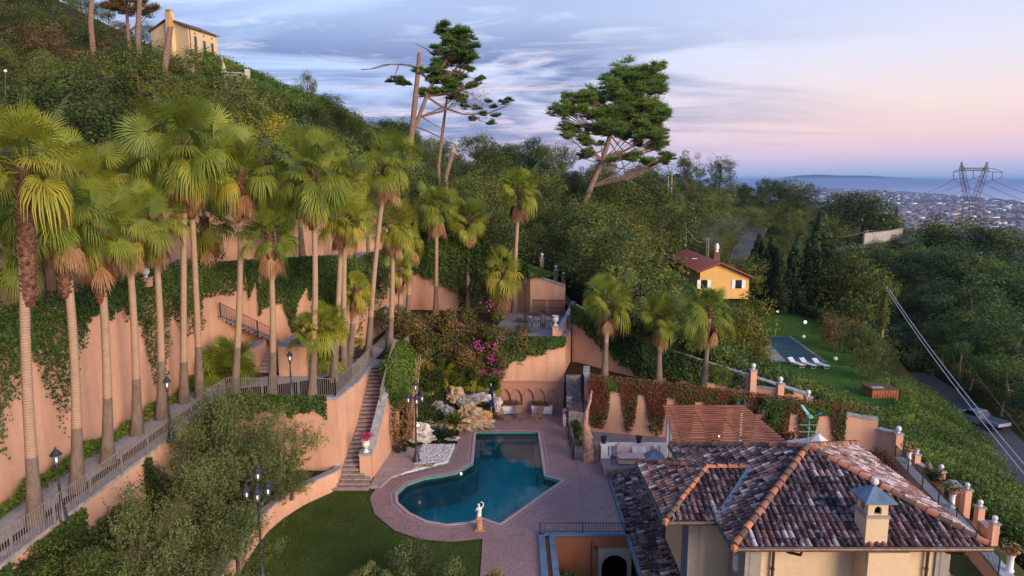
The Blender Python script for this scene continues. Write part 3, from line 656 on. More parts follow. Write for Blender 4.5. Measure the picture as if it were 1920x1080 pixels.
PB = [(-6.5, 37.6), (-5, 38.65), (-3.95, 39.3), (-3.75, 42.1), (-5.8, 42.1), (-5.85, 38.3)]
while len(P) < 5000:
    x, y = -6.9 + 3.6 * rng.random(), 37.3 + 5 * rng.random()
    if inpoly(x, y, PB): P.append((x, y, .04 + .04 * rng.random()))
P = np.array(P); Sz = .07 + .10 * rng.random((len(P), 2)); V, F = boxes(P, Sz, .03 + .03 * rng.random(len(P)), rng.random(len(P)) * 3)
tag(link('pebbles', npmesh('pebbles', V, F, 'pebble'), (0, 0, 0)), 'white pebbles spread round the foot of the lamp post', 'pebbles', kind='stuff')
# rock garden mound rising from the deck to the upper terrace
xs = np.arange(-7.6, -.9, .25); ys = np.arange(40.6, 50.6, .25); mb = MB()
def bedz(x, y):
    f = min(1, max(0, (y - 42.0 - (x + 7.6) * .62) / (7.0 - (x + 7.6) * .35))); return .0 + 4.7 * f ** 1.15 + .3 * vnoise((x, y, 3), .7) * min(1, f * 4)
for y in ys:
    for x in xs: mb.v.append((x, y, bedz(x, y)))
nx = len(xs)
for j in range(len(ys) - 1):
    for i in range(nx - 1):
        if inpoly(xs[i] + .12, ys[j] + .12, DECK): continue
        a = j * nx + i; mb.f.append((a, a + 1, a + 1 + nx, a + nx)); mb.t.append(.5)
struct(mb.build('rock_garden_ground', 'hill_ground', smooth=True))
# upper walk (z 5), terrace behind it, dining terrace, palm terrace on the right
fill('upper_walk_ground', [(-19.3, 12), (-16.4, 12), (-16.4, 37.25), (-9.9, 36.8), (-9.5, 43.4), (-7.7, 43.4), (-7.6, 49.5), (-1.2, 50.0), (-1.0, 62), (-10.4, 63.5), (-11, 47.9), (-17.5, 44.6), (-18.8, 41)], [], 4.985, 'soil', skirt=0)
def ribbon(name, pts, w, z, mat):
    P = [Vector(p) for p in pts]; L = []; Rr = []
    for i in range(len(P)):
        d = (P[min(i + 1, len(P) - 1)] - P[max(i - 1, 0)]).normalized(); nn = Vector((-d.y, d.x)); ww = w[i] if hasattr(w, '__len__') else w
        L.append(P[i] + nn * ww / 2); Rr.append(P[i] - nn * ww / 2)
    zz = z if hasattr(z, '__len__') else [z] * len(P); mb = MB()
    for i in range(len(P) - 1):
        mb.quad((L[i].x, L[i].y, zz[i]), (Rr[i].x, Rr[i].y, zz[i]), (Rr[i + 1].x, Rr[i + 1].y, zz[i + 1]), (L[i + 1].x, L[i + 1].y, zz[i + 1]))
    return struct(mb.build(name, mat))
fill('upper_walk', [(-18.5, 12), (-16.9, 12), (-17.25, 33), (-17.2, 36.6), (-16.0, 38.4), (-13.5, 39.4), (-11.6, 40.6), (-10.2, 43.5), (-9.3, 43.4), (-7.8, 43.4), (-7.8, 44.2), (-9.3, 45.2), (-9.0, 52), (-9.0, 60), (-9.9, 60), (-10.1, 50), (-10.5, 45.3), (-12.6, 42.0), (-15.5, 40.8), (-17.6, 40.3), (-18.4, 37.6), (-18.9, 34)], [], 5.0, 'path_paving')
fill('middle_terrace_ground', [(-22.6, 12), (-19.2, 12), (-19.2, 40.5), (-17.7, 44.7), (-11, 48.3), (-10.6, 62), (-18, 55), (-24, 46.3), (-24.8, 38)], [], 10.8, 'path_paving', skirt=5.5)
fill('dining_terrace_floor', [(-1.15, 49.2), (3.85, 49.2), (4.7, 58.6), (-1.15, 60)], [], 5.45, 'terrace_paving', skirt=4.8)
def ptz(x, y): return 2.9 - max(0, (x - 14)) * .32
fill('palm_terrace_ground', [(5.3, 45.0), (9, 44.3), (22.5, 40.9), (24.5, 39.6), (23, 46.4), (16, 48.6), (5.0, 52), (3.95, 52), (3.95, 48.85), (5.2, 48.85), (5.3, 46.4)], [], ptz, 'soil', skirt=-1)
fill('villa_ground', [(5.5, 12), (5.5, 37.0), (3.9, 37.0), (3.9, 45.5), (5.3, 46.6), (22.6, 41), (22.6, 38.2), (21.3, 30.1), (19.0, 18), (19, 12)], [], -.06, 'terrace_paving')
fill('side_lawn', [(16.2, 14), (16.2, 34), (21.6, 36.5), (22.4, 36.6), (21.0, 30), (19.4, 20)], [], -.03, 'rough_grass')
fill('border_strip', [(22.7, 39), (24.7, 39), (24.4, 33), (23.2, 26), (21.8, 16), (19.8, 20), (21.3, 30)], [], -.9, 'rough_grass')
fill('courtyard_floor', [(1.3, 12), (1.3, 31), (6, 31), (6, 12)], [], -3.0, 'terrace_paving')
# ---------------------------------------------------------------- retaining walls of the garden
GW = 'peach retaining walls of the garden'
A1 = [(-16.15, 12), (-16.15, 37.0), (-9.72, 36.5), (-9.35, 39.4), (-9.2, 43.3)]
wall_run('retaining_wall', A1, .35, 'peach wall with grey coping holding up the long palm walk above the olive bushes', -.1, 5.1, capw=.1, caph=.13)
CW = [(-18.95, 12), (-19.0, 38), (-18.6, 41.2), (-17.4, 44.4), (-14.4, 46.4), (-11.0, 47.7), (-10.4, 53), (-10.3, 62)]
wall_run('retaining_wall', CW, .4, 'tall peach wall hung with ivy behind the row of palm trunks', 4.95, [11.8] * 4 + [11.6, 11.5, 11.4, 11.2], capw=.06)
DW = [(-22.3, 12), (-23.3, 32), (-24.5, 38.5), (-23.7, 46.0), (-18.2, 54.6), (-10.2, 62.9)]
wall_run('retaining_wall', DW, .4, 'uppermost peach wall half hidden behind the palm crowns', 10.7, [15.6, 15.6, 15.5, 15.2, 14, 12.6])
wall_run('retaining_wall', [(-10.6, 63.2), (-5.5, 62.6), (.5, 60.6), (1.6, 59.2), (4.6, 58.6)], .4, 'peach wall behind the dining terrace, dark ivy over its left half', 4.9, [12.0, 11.4, 9.4, 8.9, 8.0])
wall_run('retaining_wall', [(-1.3, 49.0), (3.9, 49.0), (5.9, 58.4)], .35, 'peach wall below the dining terrace with brick niches at its foot', 0, [5.5, 5.5, 5.5], capw=.03, caph=.07)
wall_run('parapet_wall', [(3.55, 49.3), (5.4, 57.8)], .18, 'low sloping peach parapet on the right edge of the dining terrace', 5.45, [6.1, 6.7], cat='wall')
# wall F with ivy, wall G of the palm terrace
wall_run('retaining_wall', [(4.75, 52.4), (9.4, 48.2), (15.0, 46.9), (20.5, 45.6)], .4, 'peach wall behind the three right palms with ivy hanging over it', [2.7, 2.7, 2.4, 1.5], [7.4, 5.4, 3.9, 2.4])
GT = [(5.25, 44.9), (8.7, 44.1), (12.2, 43.3), (15.7, 42.4), (19.0, 41.6), (21.9, 40.9)]
wall_run('retaining_wall', GT, .35, 'peach wall covered in red creeper behind the pergola', -.3, [3.55, 3.4, 3.25, 2.95, 2.85, 2.4])
wall_run('boundary_wall', [(21.9, 40.9), (22.75, 40.6)], .35, 'plain peach end panel of the creeper wall', -.6, [2.4, 2.4])
wall_run('boundary_wall', [(22.75, 40.6), (23.5, 39.6)], .35, 'lower peach panel with a white ball on its end beside the tiled roof', -.6, [1.75, 1.75])
def ball_pier(x, y, z0, z1, r=.17, label='peach pier topped with a white stone ball', s=.42, group='ball topped piers of the boundary wall'):
    root = thing('gate_pier', label, 'pier', (x, y, z0), group)
    MB().box((x, y, (z0 + z1) / 2), (s, s, z1 - z0)).build('shaft', 'peach_stucco', root)
    MB().box((x, y, z1 + .04), (s + .1, s + .1, .08)).build('cap', 'coping', root)
    MB().lathe([(.1, 0), (.07, .08), (.12, .1)], (x, y, z1 + .08), 10).sphere((x, y, z1 + .17 + r), r, 14).build('ball', 'white_stone', root, smooth=True)
    return root
ball_pier(23.5, 39.65, -.5, 1.75, label='ball finial pier ending the low peach panel above the red bush')
# stepped wall K descending in front of the neighbour lawn
KP = [(1385, 690, 47.6), (1412, 697, 47.4), (1463, 722, 46.9), (1515, 747, 46.4), (1566, 780, 45.6)]
kk = [atd(*k) for k in KP]; lab = ['tallest pier of the stepped wall, nearest the big yellow green tree', 'second pier down the stepped wall below the neighbour lawn', 'third pier down the stepped wall above the creeper', 'lowest pier of the stepped wall, half in the creeper']
wall_run('boundary_wall', [(13.6, 47.0), (15.2, 46.8), (kk[1].x, kk[1].y)], .25, 'highest panel of the stepped peach wall left of the first pier', 0.8, [3.3, 3.6, 3.6])
for i in range(1, 5):
    z1 = kk[i].z + .1; ball_pier(kk[i].x, kk[i].y, z1 - 3.8, z1, label=lab[i - 1])
for i in range(1, 4):
    a, b = kk[i], kk[i + 1]; zt = b.z - .25 + (0 if i < 3 else 0)
    wall_run('boundary_wall', [(a.x + .2, a.y), (b.x - .2, b.y)], .25, ['panel of the stepped peach wall between its first and second ball', 'panel of the stepped peach wall between its second and third ball', 'last panel of the stepped peach wall, right end in creeper'][i - 1], zt - 3.6, [zt, zt], caph=.07)
# boundary piers stepping down on the far right
BP = [(1719, 850, 40.8), (1765, 881, 38.7), (1838, 948, 35.2), (1865, 978, 33.8)]
bl = ['ball topped pier behind the upper flower column', 'ball topped pier above the big agave', 'tall ball topped pier right of the middle flower bowl', 'last ball topped pier down the right boundary']
bp = [atd(*b) for b in BP]
for p, l in zip(bp, bl): ball_pier(p.x, p.y, -1.8, p.z - .1, .13, l, .34)
wall_run('boundary_wall', [(bp[0].x, bp[0].y), (bp[1].x, bp[1].y)], .22, 'peach boundary panel between the two upper right piers', -1.8, bp[1].z - .45, caph=.05)
pm = atd(1812, 930, 36.6); ball_pier(pm.x, pm.y, -1.8, pm.z + .35, .12, 'pier wrapped in yellow leaves on the right boundary', .34)
wall_run('boundary_wall', [(bp[1].x + .3, bp[1].y - .4), (pm.x, pm.y)], .22, 'peach boundary panel behind the big agave', -1.8, pm.z + .1, caph=.05)
wall_run('boundary_wall', [(bp[2].x, bp[2].y), (bp[3].x, bp[3].y)], .22, 'lowest peach boundary panel between the last two right piers', -1.8, bp[3].z - .6, caph=.05)
# lower rock edging there
# curved planter wall on the lawn
wall_run('planter_wall', CURVE, .3, 'curving low peach planter wall with grey coping beside the lawn', -.1, 1.1, capw=.04, caph=.1, cat='planter wall')
# pillars and stairs by the upper walk
def block(name, x0, x1, y0, y1, z0, z1, label, mat='peach_stucco', cap='coping', cat='garden wall'):
    root = thing(name, label, cat, ((x0 + x1) / 2, (y0 + y1) / 2, z0)); MB().box(((x0 + x1) / 2, (y0 + y1) / 2, (z0 + z1 - .06) / 2), (x1 - x0, y1 - y0, z1 - z0 - .06)).build('wall', mat, root)
    MB().box(((x0 + x1) / 2, (y0 + y1) / 2, z1 - .03), (x1 - x0 + .1, y1 - y0 + .1, .06)).build('coping', cap, root); return root
block('end_wall', -14.45, -12.75, 41.0, 44.8, 5.0, 6.9, 'peach end wall right of the small upper stairs')
block('end_wall', -16.6, -16.1, 41.3, 43.6, 5.0, 6.7, 'narrow peach pier left of the small upper stairs')
root = thing('small_stairs', 'small pale stairs between the two peach end walls on the upper walk', 'stairs', (-15.3, 41.6, 5))
mb = MB()
for i in range(7): mb.box((-15.3, 41.9 + .35 * i, 5.08 + .16 * i), (1.5, .36, .16 + .001 * i))
mb.build('steps', 'stone_step', root)
# flight running up along the tall wall
root = thing('wall_stairs', 'stairs with iron rail climbing left along the tall ivy wall', 'stairs', (-17, 44, 5)); mb = MB()
for i in range(14): mb.box((-15.9 - .2 * i, 44.9 - .2 * i, 6.3 + .17 * i), (.34, 1.1, .17), R(35))
mb.build('steps', 'stone_step', root)
railing([(-15.6, 43.9, 6.4), (-18.1, 41.6, 8.6)], .9, 'short iron rail on the stairs under the tall ivy wall')
# the long main stair
root = thing('garden_stairs', 'long straight stone staircase from the lawn up to the palm walk', 'stairs', (-8.6, 35.6, 0)); tr = MB(); rs = MB(); N = 30
for i in range(N):
    y = 35.5 + i * .262; z = 5.0 * (i + 1) / N; x0 = -9.86 + .5 * i / N + .06; x1 = -7.95 if i < 3 else -8.35 + .42 * i / N
    if i == 0: x0 -= .35
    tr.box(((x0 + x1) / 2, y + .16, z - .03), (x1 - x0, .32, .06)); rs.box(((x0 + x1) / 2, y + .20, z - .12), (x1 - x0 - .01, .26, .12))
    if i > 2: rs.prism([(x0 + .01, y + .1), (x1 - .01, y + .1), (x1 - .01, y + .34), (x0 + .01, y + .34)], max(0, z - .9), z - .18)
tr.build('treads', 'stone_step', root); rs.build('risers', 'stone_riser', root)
# sloping parapet right of the stair with a pedestal
root = thing('stair_parapet', 'sloping peach parapet with worn grey coping on the right of the long stairs', 'garden wall', (-8, 37, 0))
P = [(-8.30, 37.25), (-7.75, 43.0)]; Q = [(-7.95, 37.25), (-7.40, 43.0)]
def sl(t): return 1.75 + t * 4.2
MB().prism([P[0], Q[0], Q[1], P[1]], [0, 0, 0, 0], [sl(0), sl(0), sl(1), sl(1)]).build('wall', 'peach_stucco', root)
MB().prism([(-8.36, 37.2), (-7.86, 37.2), (-7.32, 43.0), (-7.82, 43.0)], [sl(0) + .004, sl(0) + .004, sl(1) + .004, sl(1) + .004], [sl(0) + .10, sl(0) + .10, sl(1) + .10, sl(1) + .10]).build('coping', 'coping', root)
MB().box((-8.28, 36.85, .95), (.62, .78, 1.5)).build('pedestal', 'terra_ped' if 0 else 'peach_stucco', root); MB().box((-8.28, 36.85, 1.74), (.72, .88, .09)).build('pedestal_cap', 'coping', root)
# centre steps beside the niche wall
root = thing('terrace_steps', 'concrete steps and landing between niche wall and creeper wall', 'stairs', (4.5, 47, 0)); mb = MB()
mb.prism([(3.95, 45.6), (5.2, 45.2), (5.2, 48), (3.95, 48)], 0, 1.15)
for i in range(9): mb.box((4.55, 47.6 + .14 * i, 1.1 + .2 * i), (1.15, .3, .2 + .001 * i))
for i in range(5): mb.box((3.7, 45.9 + .05 * i, .11 + .22 * i), (.3 + .0 * i, 1.0 - .18 * i, .22))
mb.build('steps', 'stone_step', root)
root = thing('parapet_wall', 'short curved peach parapet with grey coping right of the concrete steps', 'wall', (5.2, 45, 0))
wall_run('', [(5.2, 47.3), (5.05, 46.2), (5.15, 45.3), (5.3, 44.85)], .28, '', [0] * 4, [3.9, 3.75, 3.3, 2.9], parent=root)
railing([(3.95, 45.55, 1.15), (5.15, 45.2, 1.15)], .8, 'thin iron rail in front of the concrete landing')
railing([(4.95, 45.3, 1.2), (4.95, 47.6, 2.1)], .8, 'short iron rail on the right side of the concrete landing')
# brick niches: relief panel with five pointed arches
root = thing('niche_panel', 'brick panel with a row of five pointed blind arches at poolside', 'wall relief', (1.3, 48.9, 0))
mb = MB(); x0, x1, zt = -1.05, 3.85, 2.25; yb = 48.98
def arch(cx, w, zs, n=8):
    """pointed outline from left spring to right spring"""
    out = []
    for i in range(n + 1):
        a = i / n * R(60); out.append((cx + w / 2 - w * math.cos(a), zs + w * math.sin(a)))
    return out + [(2 * cx - x, z) for x, z in out[-2::-1]]
spring = 1.05; W = .74; cxs = [x0 + .55 + .86 * i for i in range(5)]
outer = [(x0, .0), (x1, .0), (x1, zt), (x0, zt)]; holes = []
for c in cxs: holes.append([(c - W / 2, .35)] + [(c + W / 2, .35)] + arch(c, W, spring)[::-1])
vs = [Vector(p) for p in outer]; es = [(i, (i + 1) % 4) for i in range(4)]
for h in holes: k = len(vs); vs += [Vector(p) for p in h]; es += [(k + i, k + (i + 1) % len(h)) for i in range(len(h))]
r_ = delaunay_2d_cdt(vs, es, [], 0, 1e-5); yf = yb - .16
mb.add([(v.x, yf, v.y) for v in r_[0]], [f for f in r_[2] if not any(inpoly(*(sum((r_[0][i] for i in f), Vector((0, 0))) / len(f)), h) for h in holes)])
for h in holes:
    for i in range(len(h)): a, b = h[i], h[(i + 1) % len(h)]; mb.quad((a[0], yf, a[1]), (b[0], yf, b[1]), (b[0], yb, b[1]), (a[0], yb, a[1]))
mb.quad((x0, yf, zt), (x1, yf, zt), (x1, yb, zt), (x0, yb, zt)); mb.quad((x0, yf, 0), (x0, yf, zt), (x0, yb, zt), (x0, yb, 0))
mb.build('brick_face', 'brick_relief', root); MB().box(((x0 + x1) / 2, yb - .02, 1.1), (x1 - x0, .03, 2.2)).build('niche_back', 'brick_relief', root)
MB().box(((x0 + x1) / 2, yf - .03, zt + .04), (x1 - x0 + .1, .12, .07)).build('moulding', 'brick_relief', root)
for c in cxs:
    fr = MB(); pts_ = arch(c, W + .1, spring); fr.tube([(x, yf - .015, z) for x, z in pts_], .035, 5)
    fr.tube([(c - (W + .1) / 2, yf - .015, .35), (c - (W + .1) / 2, yf - .015, spring)], .035, 5); fr.tube([(c + (W + .1) / 2, yf - .015, .35), (c + (W + .1) / 2, yf - .015, spring)], .035, 5); fr.build('arch_rib', 'brick_relief', root)
# ---------------------------------------------------------------- railings
railing([(-16.0, 12, 5.1), (-16.0, 36.85, 5.1)], 1.0, 'long iron railing beside the palm walk, running down to the lower left', 'iron_grey', post=2.0)
railing([(-16.0, 36.85, 5.1), (-9.85, 36.7, 5.1)], 1.0, 'iron railing across the front of the walk above the olive bushes', 'iron_grey', post=2.0)
railing([(-9.85, 36.7, 5.1), (-9.5, 39.5, 5.1), (-9.35, 43.3, 5.1)], 1.0, 'iron railing on the wall left of the long stairs', 'iron_grey', post=2.0)
railing([(-7.95, 39.8, sl(.45) + .08), (-7.62, 43.0, sl(1) + .08), (-7.6, 46.5, 5.0)], .85, 'iron handrail on the sloping parapet right of the long stairs', 'iron_grey')
railing([(-7.6, 46.6, 5.0), (-7.4, 49.6, 5.0)], .95, 'iron railing at the head of the stairs beside the ivy hedge', 'iron_grey')
railing([(3.75, 48.0, .02), (3.75, 39.9, .02)], .95, 'dark iron handrail along the right side of the pool deck', 'iron', post=1.5, sp=.8, rr=.045)
railing([(3.8, 39.85, 0), (5.4, 39.85, 0)], .95, 'short iron railing in front of the twisted driftwood trunk', 'iron')
railing([(1.35, 30.85, .12), (5.5, 30.85, .12)], .5, 'low iron railing above the sunken courtyard', 'iron', post=2.0, sp=.14)
root = thing('parapet', 'blue grey metal capping round the sunken courtyard', 'wall', (1.3, 31, -3))
MB().box((3.6, 30.86, .06), (4.6, .3, .12)).build('coping', 'blue_grey', root); MB().box((1.42, 21.3, .06), (.3, 19, .12)).build('coping', 'blue_grey', root); MB().box((1.92, 21.3, .03), (.28, 18.9, .12)).build('coping', 'blue_grey', root)
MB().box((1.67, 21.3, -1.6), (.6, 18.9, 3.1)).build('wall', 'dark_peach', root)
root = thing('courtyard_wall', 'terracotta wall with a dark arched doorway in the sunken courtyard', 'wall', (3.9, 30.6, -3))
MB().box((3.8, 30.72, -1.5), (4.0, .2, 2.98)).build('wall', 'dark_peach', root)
dx0, dx1 = 4.15, 5.75; d = MB()
W2 = 1.25; c0 = (dx0 + dx1) / 2
ar = [(c0 - W2 / 2 * math.cos(math.pi * i / 12), -1.45 + .62 * math.sin(math.pi * i / 12)) for i in range(13)]
out = [(dx0, -3), (dx0, -.55), (dx1, -.55), (dx1, -3), (c0 + W2 / 2, -3)] + ar[::-1] + [(c0 - W2 / 2, -3)]
d.v = [(x, 30.5, z) for x, z in out] + [(x, 30.62, z) for x, z in out]; n = len(out)
r_ = delaunay_2d_cdt([Vector(p) for p in out], [(i, (i + 1) % n) for i in range(n)], [], 0, 1e-5)
d = MB(); d.add([(v.x, 30.45, v.y) for v in r_[0]], [f for f in r_[2] if inpoly(*(sum((r_[0][i] for i in f), Vector((0, 0))) / len(f)), out)])
for i in range(n): a, b = out[i], out[(i + 1) % n]; d.quad((a[0], 30.45, a[1]), (b[0], 30.45, b[1]), (b[0], 30.62, b[1]), (a[0], 30.62, a[1]))
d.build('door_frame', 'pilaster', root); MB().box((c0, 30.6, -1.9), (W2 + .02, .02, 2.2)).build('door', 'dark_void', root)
MB().box((4.05, 30.55, -.5), (.12, .12, .1)).box((3.85, 30.57, -1.6), (.03, .05, 2.8)).build('wall_lamp', 'iron', root)
# thin curb line across the deck
MB().box((3.85, 35.4, .01), (.05, 9.2, .02), R(-1)).build('deck_joint', 'iron_grey').__setitem__('kind', 'structure')
# fence with ball piers above the ivy slope
fp = [atd(978, 525, 65), atd(1040, 535, 62.5), atd(1057, 548, 61.5), atd(1098, 568, 59.5), atd(1183, 640, 56)]
hp = [atd(u, v, d_) for u, v, d_ in [(1016, 482, 64), (1042, 505, 62.5), (1057, 518, 61.5), (1098, 548, 59.5), (1183, 590, 56)]]
fl = ['weathered ball pier at the top of the ivy slope beside a tall palm', 'pier overgrown with ivy in the iron fence', 'peach pier with white ball in the middle of the iron fence', 'peach pier with white ball at the lower end of the iron fence', 'slender ball pier standing in the ivy between two palms']
for p, l in zip(hp, fl): ball_pier(p.x, p.y, p.z - 1.9, p.z - .1, .16, l, .36)
for i, l in ((0, 'spiked iron fence panel left of the ivy pier'), (2, 'spiked iron fence panel between the two peach piers')):
    a, b = hp[i], hp[i + 1]; railing([(a.x, a.y, a.z - 1.75), (b.x, b.y, b.z - 1.75)], 1.7, l, 'iron', sp=.14, name='iron_fence', cat='fence')
wall_run('fence_plinth', [(hp[2].x, hp[2].y), (hp[3].x, hp[3].y)], .2, 'low peach plinth under the spiked fence', [hp[2].z - 2.4, hp[3].z - 2.4], [hp[2].z - 1.75, hp[3].z - 1.75], caph=.05)
# balls on the tall wall
for u, v, z, l in ((12, 600, 12.0, 'far left ball finial on the ivy wall, with a terracotta base'), (325, 510, 12.0, 'white ball on the ivy wall seen between two palm trunks')):
    p = at(u, v, z + .35); x = -18.8; ball_pier(x, p.y, 11.6, 12.0, .2, l, .42, 'ball finials along the ivy wall')
# ---------------------------------------------------------------- the villa
villa = thing('villa', 'large cream villa with old barrel tile roofs and a weathervane, lower right', 'villa', (12.5, 27.5, -3))
def roof_part(name): 
    return None
def tile_plane(name, eave0, eave1, up, poly, seed, parent, mat='roof_tile', sw=.245, rl=.36, r=.088, base='roof_tile', light=0.0):
    """barrel tiles on the plane through eave0->eave1 rising along up; poly = list of 3D points bounding the face"""
    rng = np.random.default_rng(seed); e0 = Vector(eave0); a = (Vector(eave1) - e0); a.normalize(); b = Vector(up).normalized(); nrm = a.cross(b).normalized()
    if nrm.z < 0: nrm = -nrm
    pl = [((Vector(p) - e0).dot(a), (Vector(p) - e0).dot(b)) for p in poly]; s0 = min(p[0] for p in pl); s1 = max(p[0] for p in pl); t1 = max(p[1] for p in pl)
    root = MB().add([Vector(p) - nrm * .03 for p in poly] , [tuple(range(len(poly)))], .12).build(name, base, parent, tint=True)
    V = []; F = []; T = []; K = 6; k = 0; s = s0 - (s0 % sw)
    ang = [math.pi * i / K for i in range(K + 1)]; colt = {}
    while s < s1 + sw:
        for kind in (0, 1):                               # cover tile, then the pan tile beside it
            sc = s + (0 if kind == 0 else sw / 2); t = -.06; off = rng.random() * .02
            while t < t1 + rl:
                if inpoly(sc, max(t + rl * .5, .03), pl):
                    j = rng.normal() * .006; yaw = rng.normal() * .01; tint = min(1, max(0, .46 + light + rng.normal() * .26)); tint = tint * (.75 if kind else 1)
                    r0, r1 = (r * 1.06, r * .86) if kind == 0 else (r * .80, r * .9); lift0 = .035 if kind == 0 else .012
                    for e, (tt, rr, lf) in enumerate(((t - .03, r0, lift0 + .012), (t + rl + .01, r1, lift0 - .014))):
                        for q in ang:
                            cs_, sn_ = math.cos(q), math.sin(q) * (1 if kind == 0 else -.42); p = e0 + a * (sc + j + rr * cs_ + yaw * e) + b * tt + nrm * (lf + rr * sn_ * .92 + (0.02 if kind else 0)); V.append(p)
                    for q in range(K): F.append((k + q, k + q + 1, k + K + 2 + q, k + K + 1 + q)); T.append(tint)
                    if kind == 0:                         # closed lower lip
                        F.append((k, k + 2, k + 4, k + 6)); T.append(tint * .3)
                    k += 2 * (K + 1)
                t += rl
        s += sw
    V = np.array([tuple(v) for v in V]); o = V.mean(0)
    tl = link('tiles', npmesh('tiles', V - o, np.array(F), mat, T), o, root); return root
def ridge(pts, parent, seed=1, r=.135, name='ridge_tiles'):
    rng = np.random.default_rng(seed); mb = MB()
    for a, b in zip(pts[:-1], pts[1:]):
        a = Vector(a); b = Vector(b); L = (b - a).length; n = max(1, round(L / .42)); d = (b - a).normalized(); sd = d.cross(Vector((0, 0, 1))).normalized(); up = sd.cross(d)
        for i in range(n):
            p = a + d * (L * i / n - .03); q = a + d * (L * (i + 1) / n + .03); vs = []; K = 8; j = rng.normal() * .008; t = rng.random() ** .8
            for c, rr, lf in ((p, r * 1.1, .015), (q, r * .9, -.01)):
                for k in range(K + 1): w = math.pi * k / K; vs.append(c + sd * (rr * math.cos(w) + j) + up * (rr * math.sin(w) * 1.05 + lf))
            mb.add(vs, [(k, k + 1, K + 2 + k, K + 1 + k) for k in range(K)] + [tuple(range(K + 1))], t)
            mb.tube([c_ for c_ in [p + sd * (r * 1.12 * math.cos(w)) + up * (r * 1.16 * math.sin(w) + .02) for w in [math.pi * k / 8 for k in range(9)]]], .014, 4, t=0)
    return mb.build(name, 'ridge_tile', parent, smooth=True, tint=True)
# main hipped roof: corners at the eaves, apex
EZ = 4.0; FL, FR, BR, BL = (8.0, 22.8, EZ), (17.1, 22.8, EZ), (17.1, 32.3, EZ), (7.9, 32.2, EZ); AP = (12.35, 27.15, 5.95)
def upv(a, b, ap): a, b, ap = Vector(a), Vector(b), Vector(ap); d = (b - a).normalized(); v = ap - a; return v - d * v.dot(d)
fr = tile_plane('roof_slope', FL, FR, upv(FL, FR, AP), [FL, FR, AP], 1, villa)
rt = tile_plane('roof_slope', FR, BR, upv(FR, BR, AP), [FR, BR, AP], 2, villa, light=.36)  # paler tile tint carries the light falling on this slope
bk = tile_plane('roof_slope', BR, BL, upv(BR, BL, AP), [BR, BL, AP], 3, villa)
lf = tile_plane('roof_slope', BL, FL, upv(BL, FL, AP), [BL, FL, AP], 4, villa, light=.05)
up_ = .09
def lift(p, d=.07): return (p[0], p[1], p[2] + d)
ridge([lift(FL), lift(AP)], villa, 11); ridge([lift(FR), lift(AP)], villa, 12); ridge([lift(BR), lift(AP)], villa, 13); ridge([lift(BL), lift(AP)], villa, 14)
# side wing roof
SL, SBL, SFR, SBR, SAP, SR = (6.0, 24.7, EZ), (5.9, 30.15, EZ), (8.0, 24.7, EZ), (8.0, 30.2, EZ), (8.24, 27.4, 4.93), (10.1, 27.4, 4.93)
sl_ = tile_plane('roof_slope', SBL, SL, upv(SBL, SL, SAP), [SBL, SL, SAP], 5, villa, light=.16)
tile_plane('roof_slope', SL, SFR, upv(SL, (9, 24.7, EZ), SAP), [SL, SFR, SR, SAP], 6, villa)
tile_plane('roof_slope', (8.0, 30.2, EZ), SBL, upv(SBL, (9, 30.15, EZ), SAP), [SBR, SBL, SAP, SR], 7, villa)
ridge([lift(SL), lift(SAP), lift(SR)], villa, 15, .105); ridge([lift(SBL), lift(SAP)], villa, 16, .105)
# lead valleys
va, vb = Vector(SFR), Vector(SR); MB().quad(va + Vector((-.16, .05, .11)), va + Vector((.12, 0, .13)), vb + Vector((.1, -.1, .15)), vb + Vector((-.1, -.05, .15))).build('valley', 'blue_grey', villa)
# lower wing
L0, L1, LT1, LT0 = (5.75, 37.2, .12), (5.75, 14, .12), (9.0, 14, 1.13), (9.0, 37.2, 1.13)
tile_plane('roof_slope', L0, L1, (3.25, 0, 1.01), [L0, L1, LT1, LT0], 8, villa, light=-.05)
MB().box((5.60, 25.6, .06), (.16, 23.6, .12)).build('gutter', 'blue_grey', villa); MB().box((5.72, 25.6, .10), (.08, 23.6, .10)).build('gutter', 'dark_gutter', villa)
ridge([(5.7, 37.2, .25), (7.4, 37.2, .72)], villa, 17, .1)
# walls
def vb_(name, x0, x1, y0, y1, z0, z1, mat, par=None): return MB().box(((x0 + x1) / 2, (y0 + y1) / 2, (z0 + z1) / 2), (x1 - x0, y1 - y0, z1 - z0)).build(name, mat, par or villa)
mw = vb_('wall', 8.75, 16.35, 23.7, 31.5, -3, 3.86, 'villa_stucco'); sw_ = vb_('wall', 7.1, 8.75, 25.5, 29.4, -3, 3.84, 'villa_stucco')
vb_('wall', 6.3, 9.2, 14, 37, -3, -.05, 'villa_stucco')
for x0, x1, y in ((8.72, 9.32, 23.66), (15.85, 16.38, 23.66)): vb_('pilaster', x0, x1, y - .04, y + .5, -3, 3.80, 'pilaster'); vb_('pilaster_strip', x0 + .16, x1 - .16, y - .055, y - .03, -3, 3.7, 'pilaster')
vb_('pilaster', 7.06, 7.55, 25.42, 26.0, -3, 3.80, 'pilaster'); vb_('pilaster', 7.03, 7.3, 25.5, 26.3, -3, 3.78, 'blue_grey')
vb_('pilaster', 8.70, 8.95, 23.75, 25.4, -3, 3.78, 'pilaster')
vb_('meter_box', 8.58, 8.70, 24.3, 24.55, 2.1, 2.75, 'white_paint')
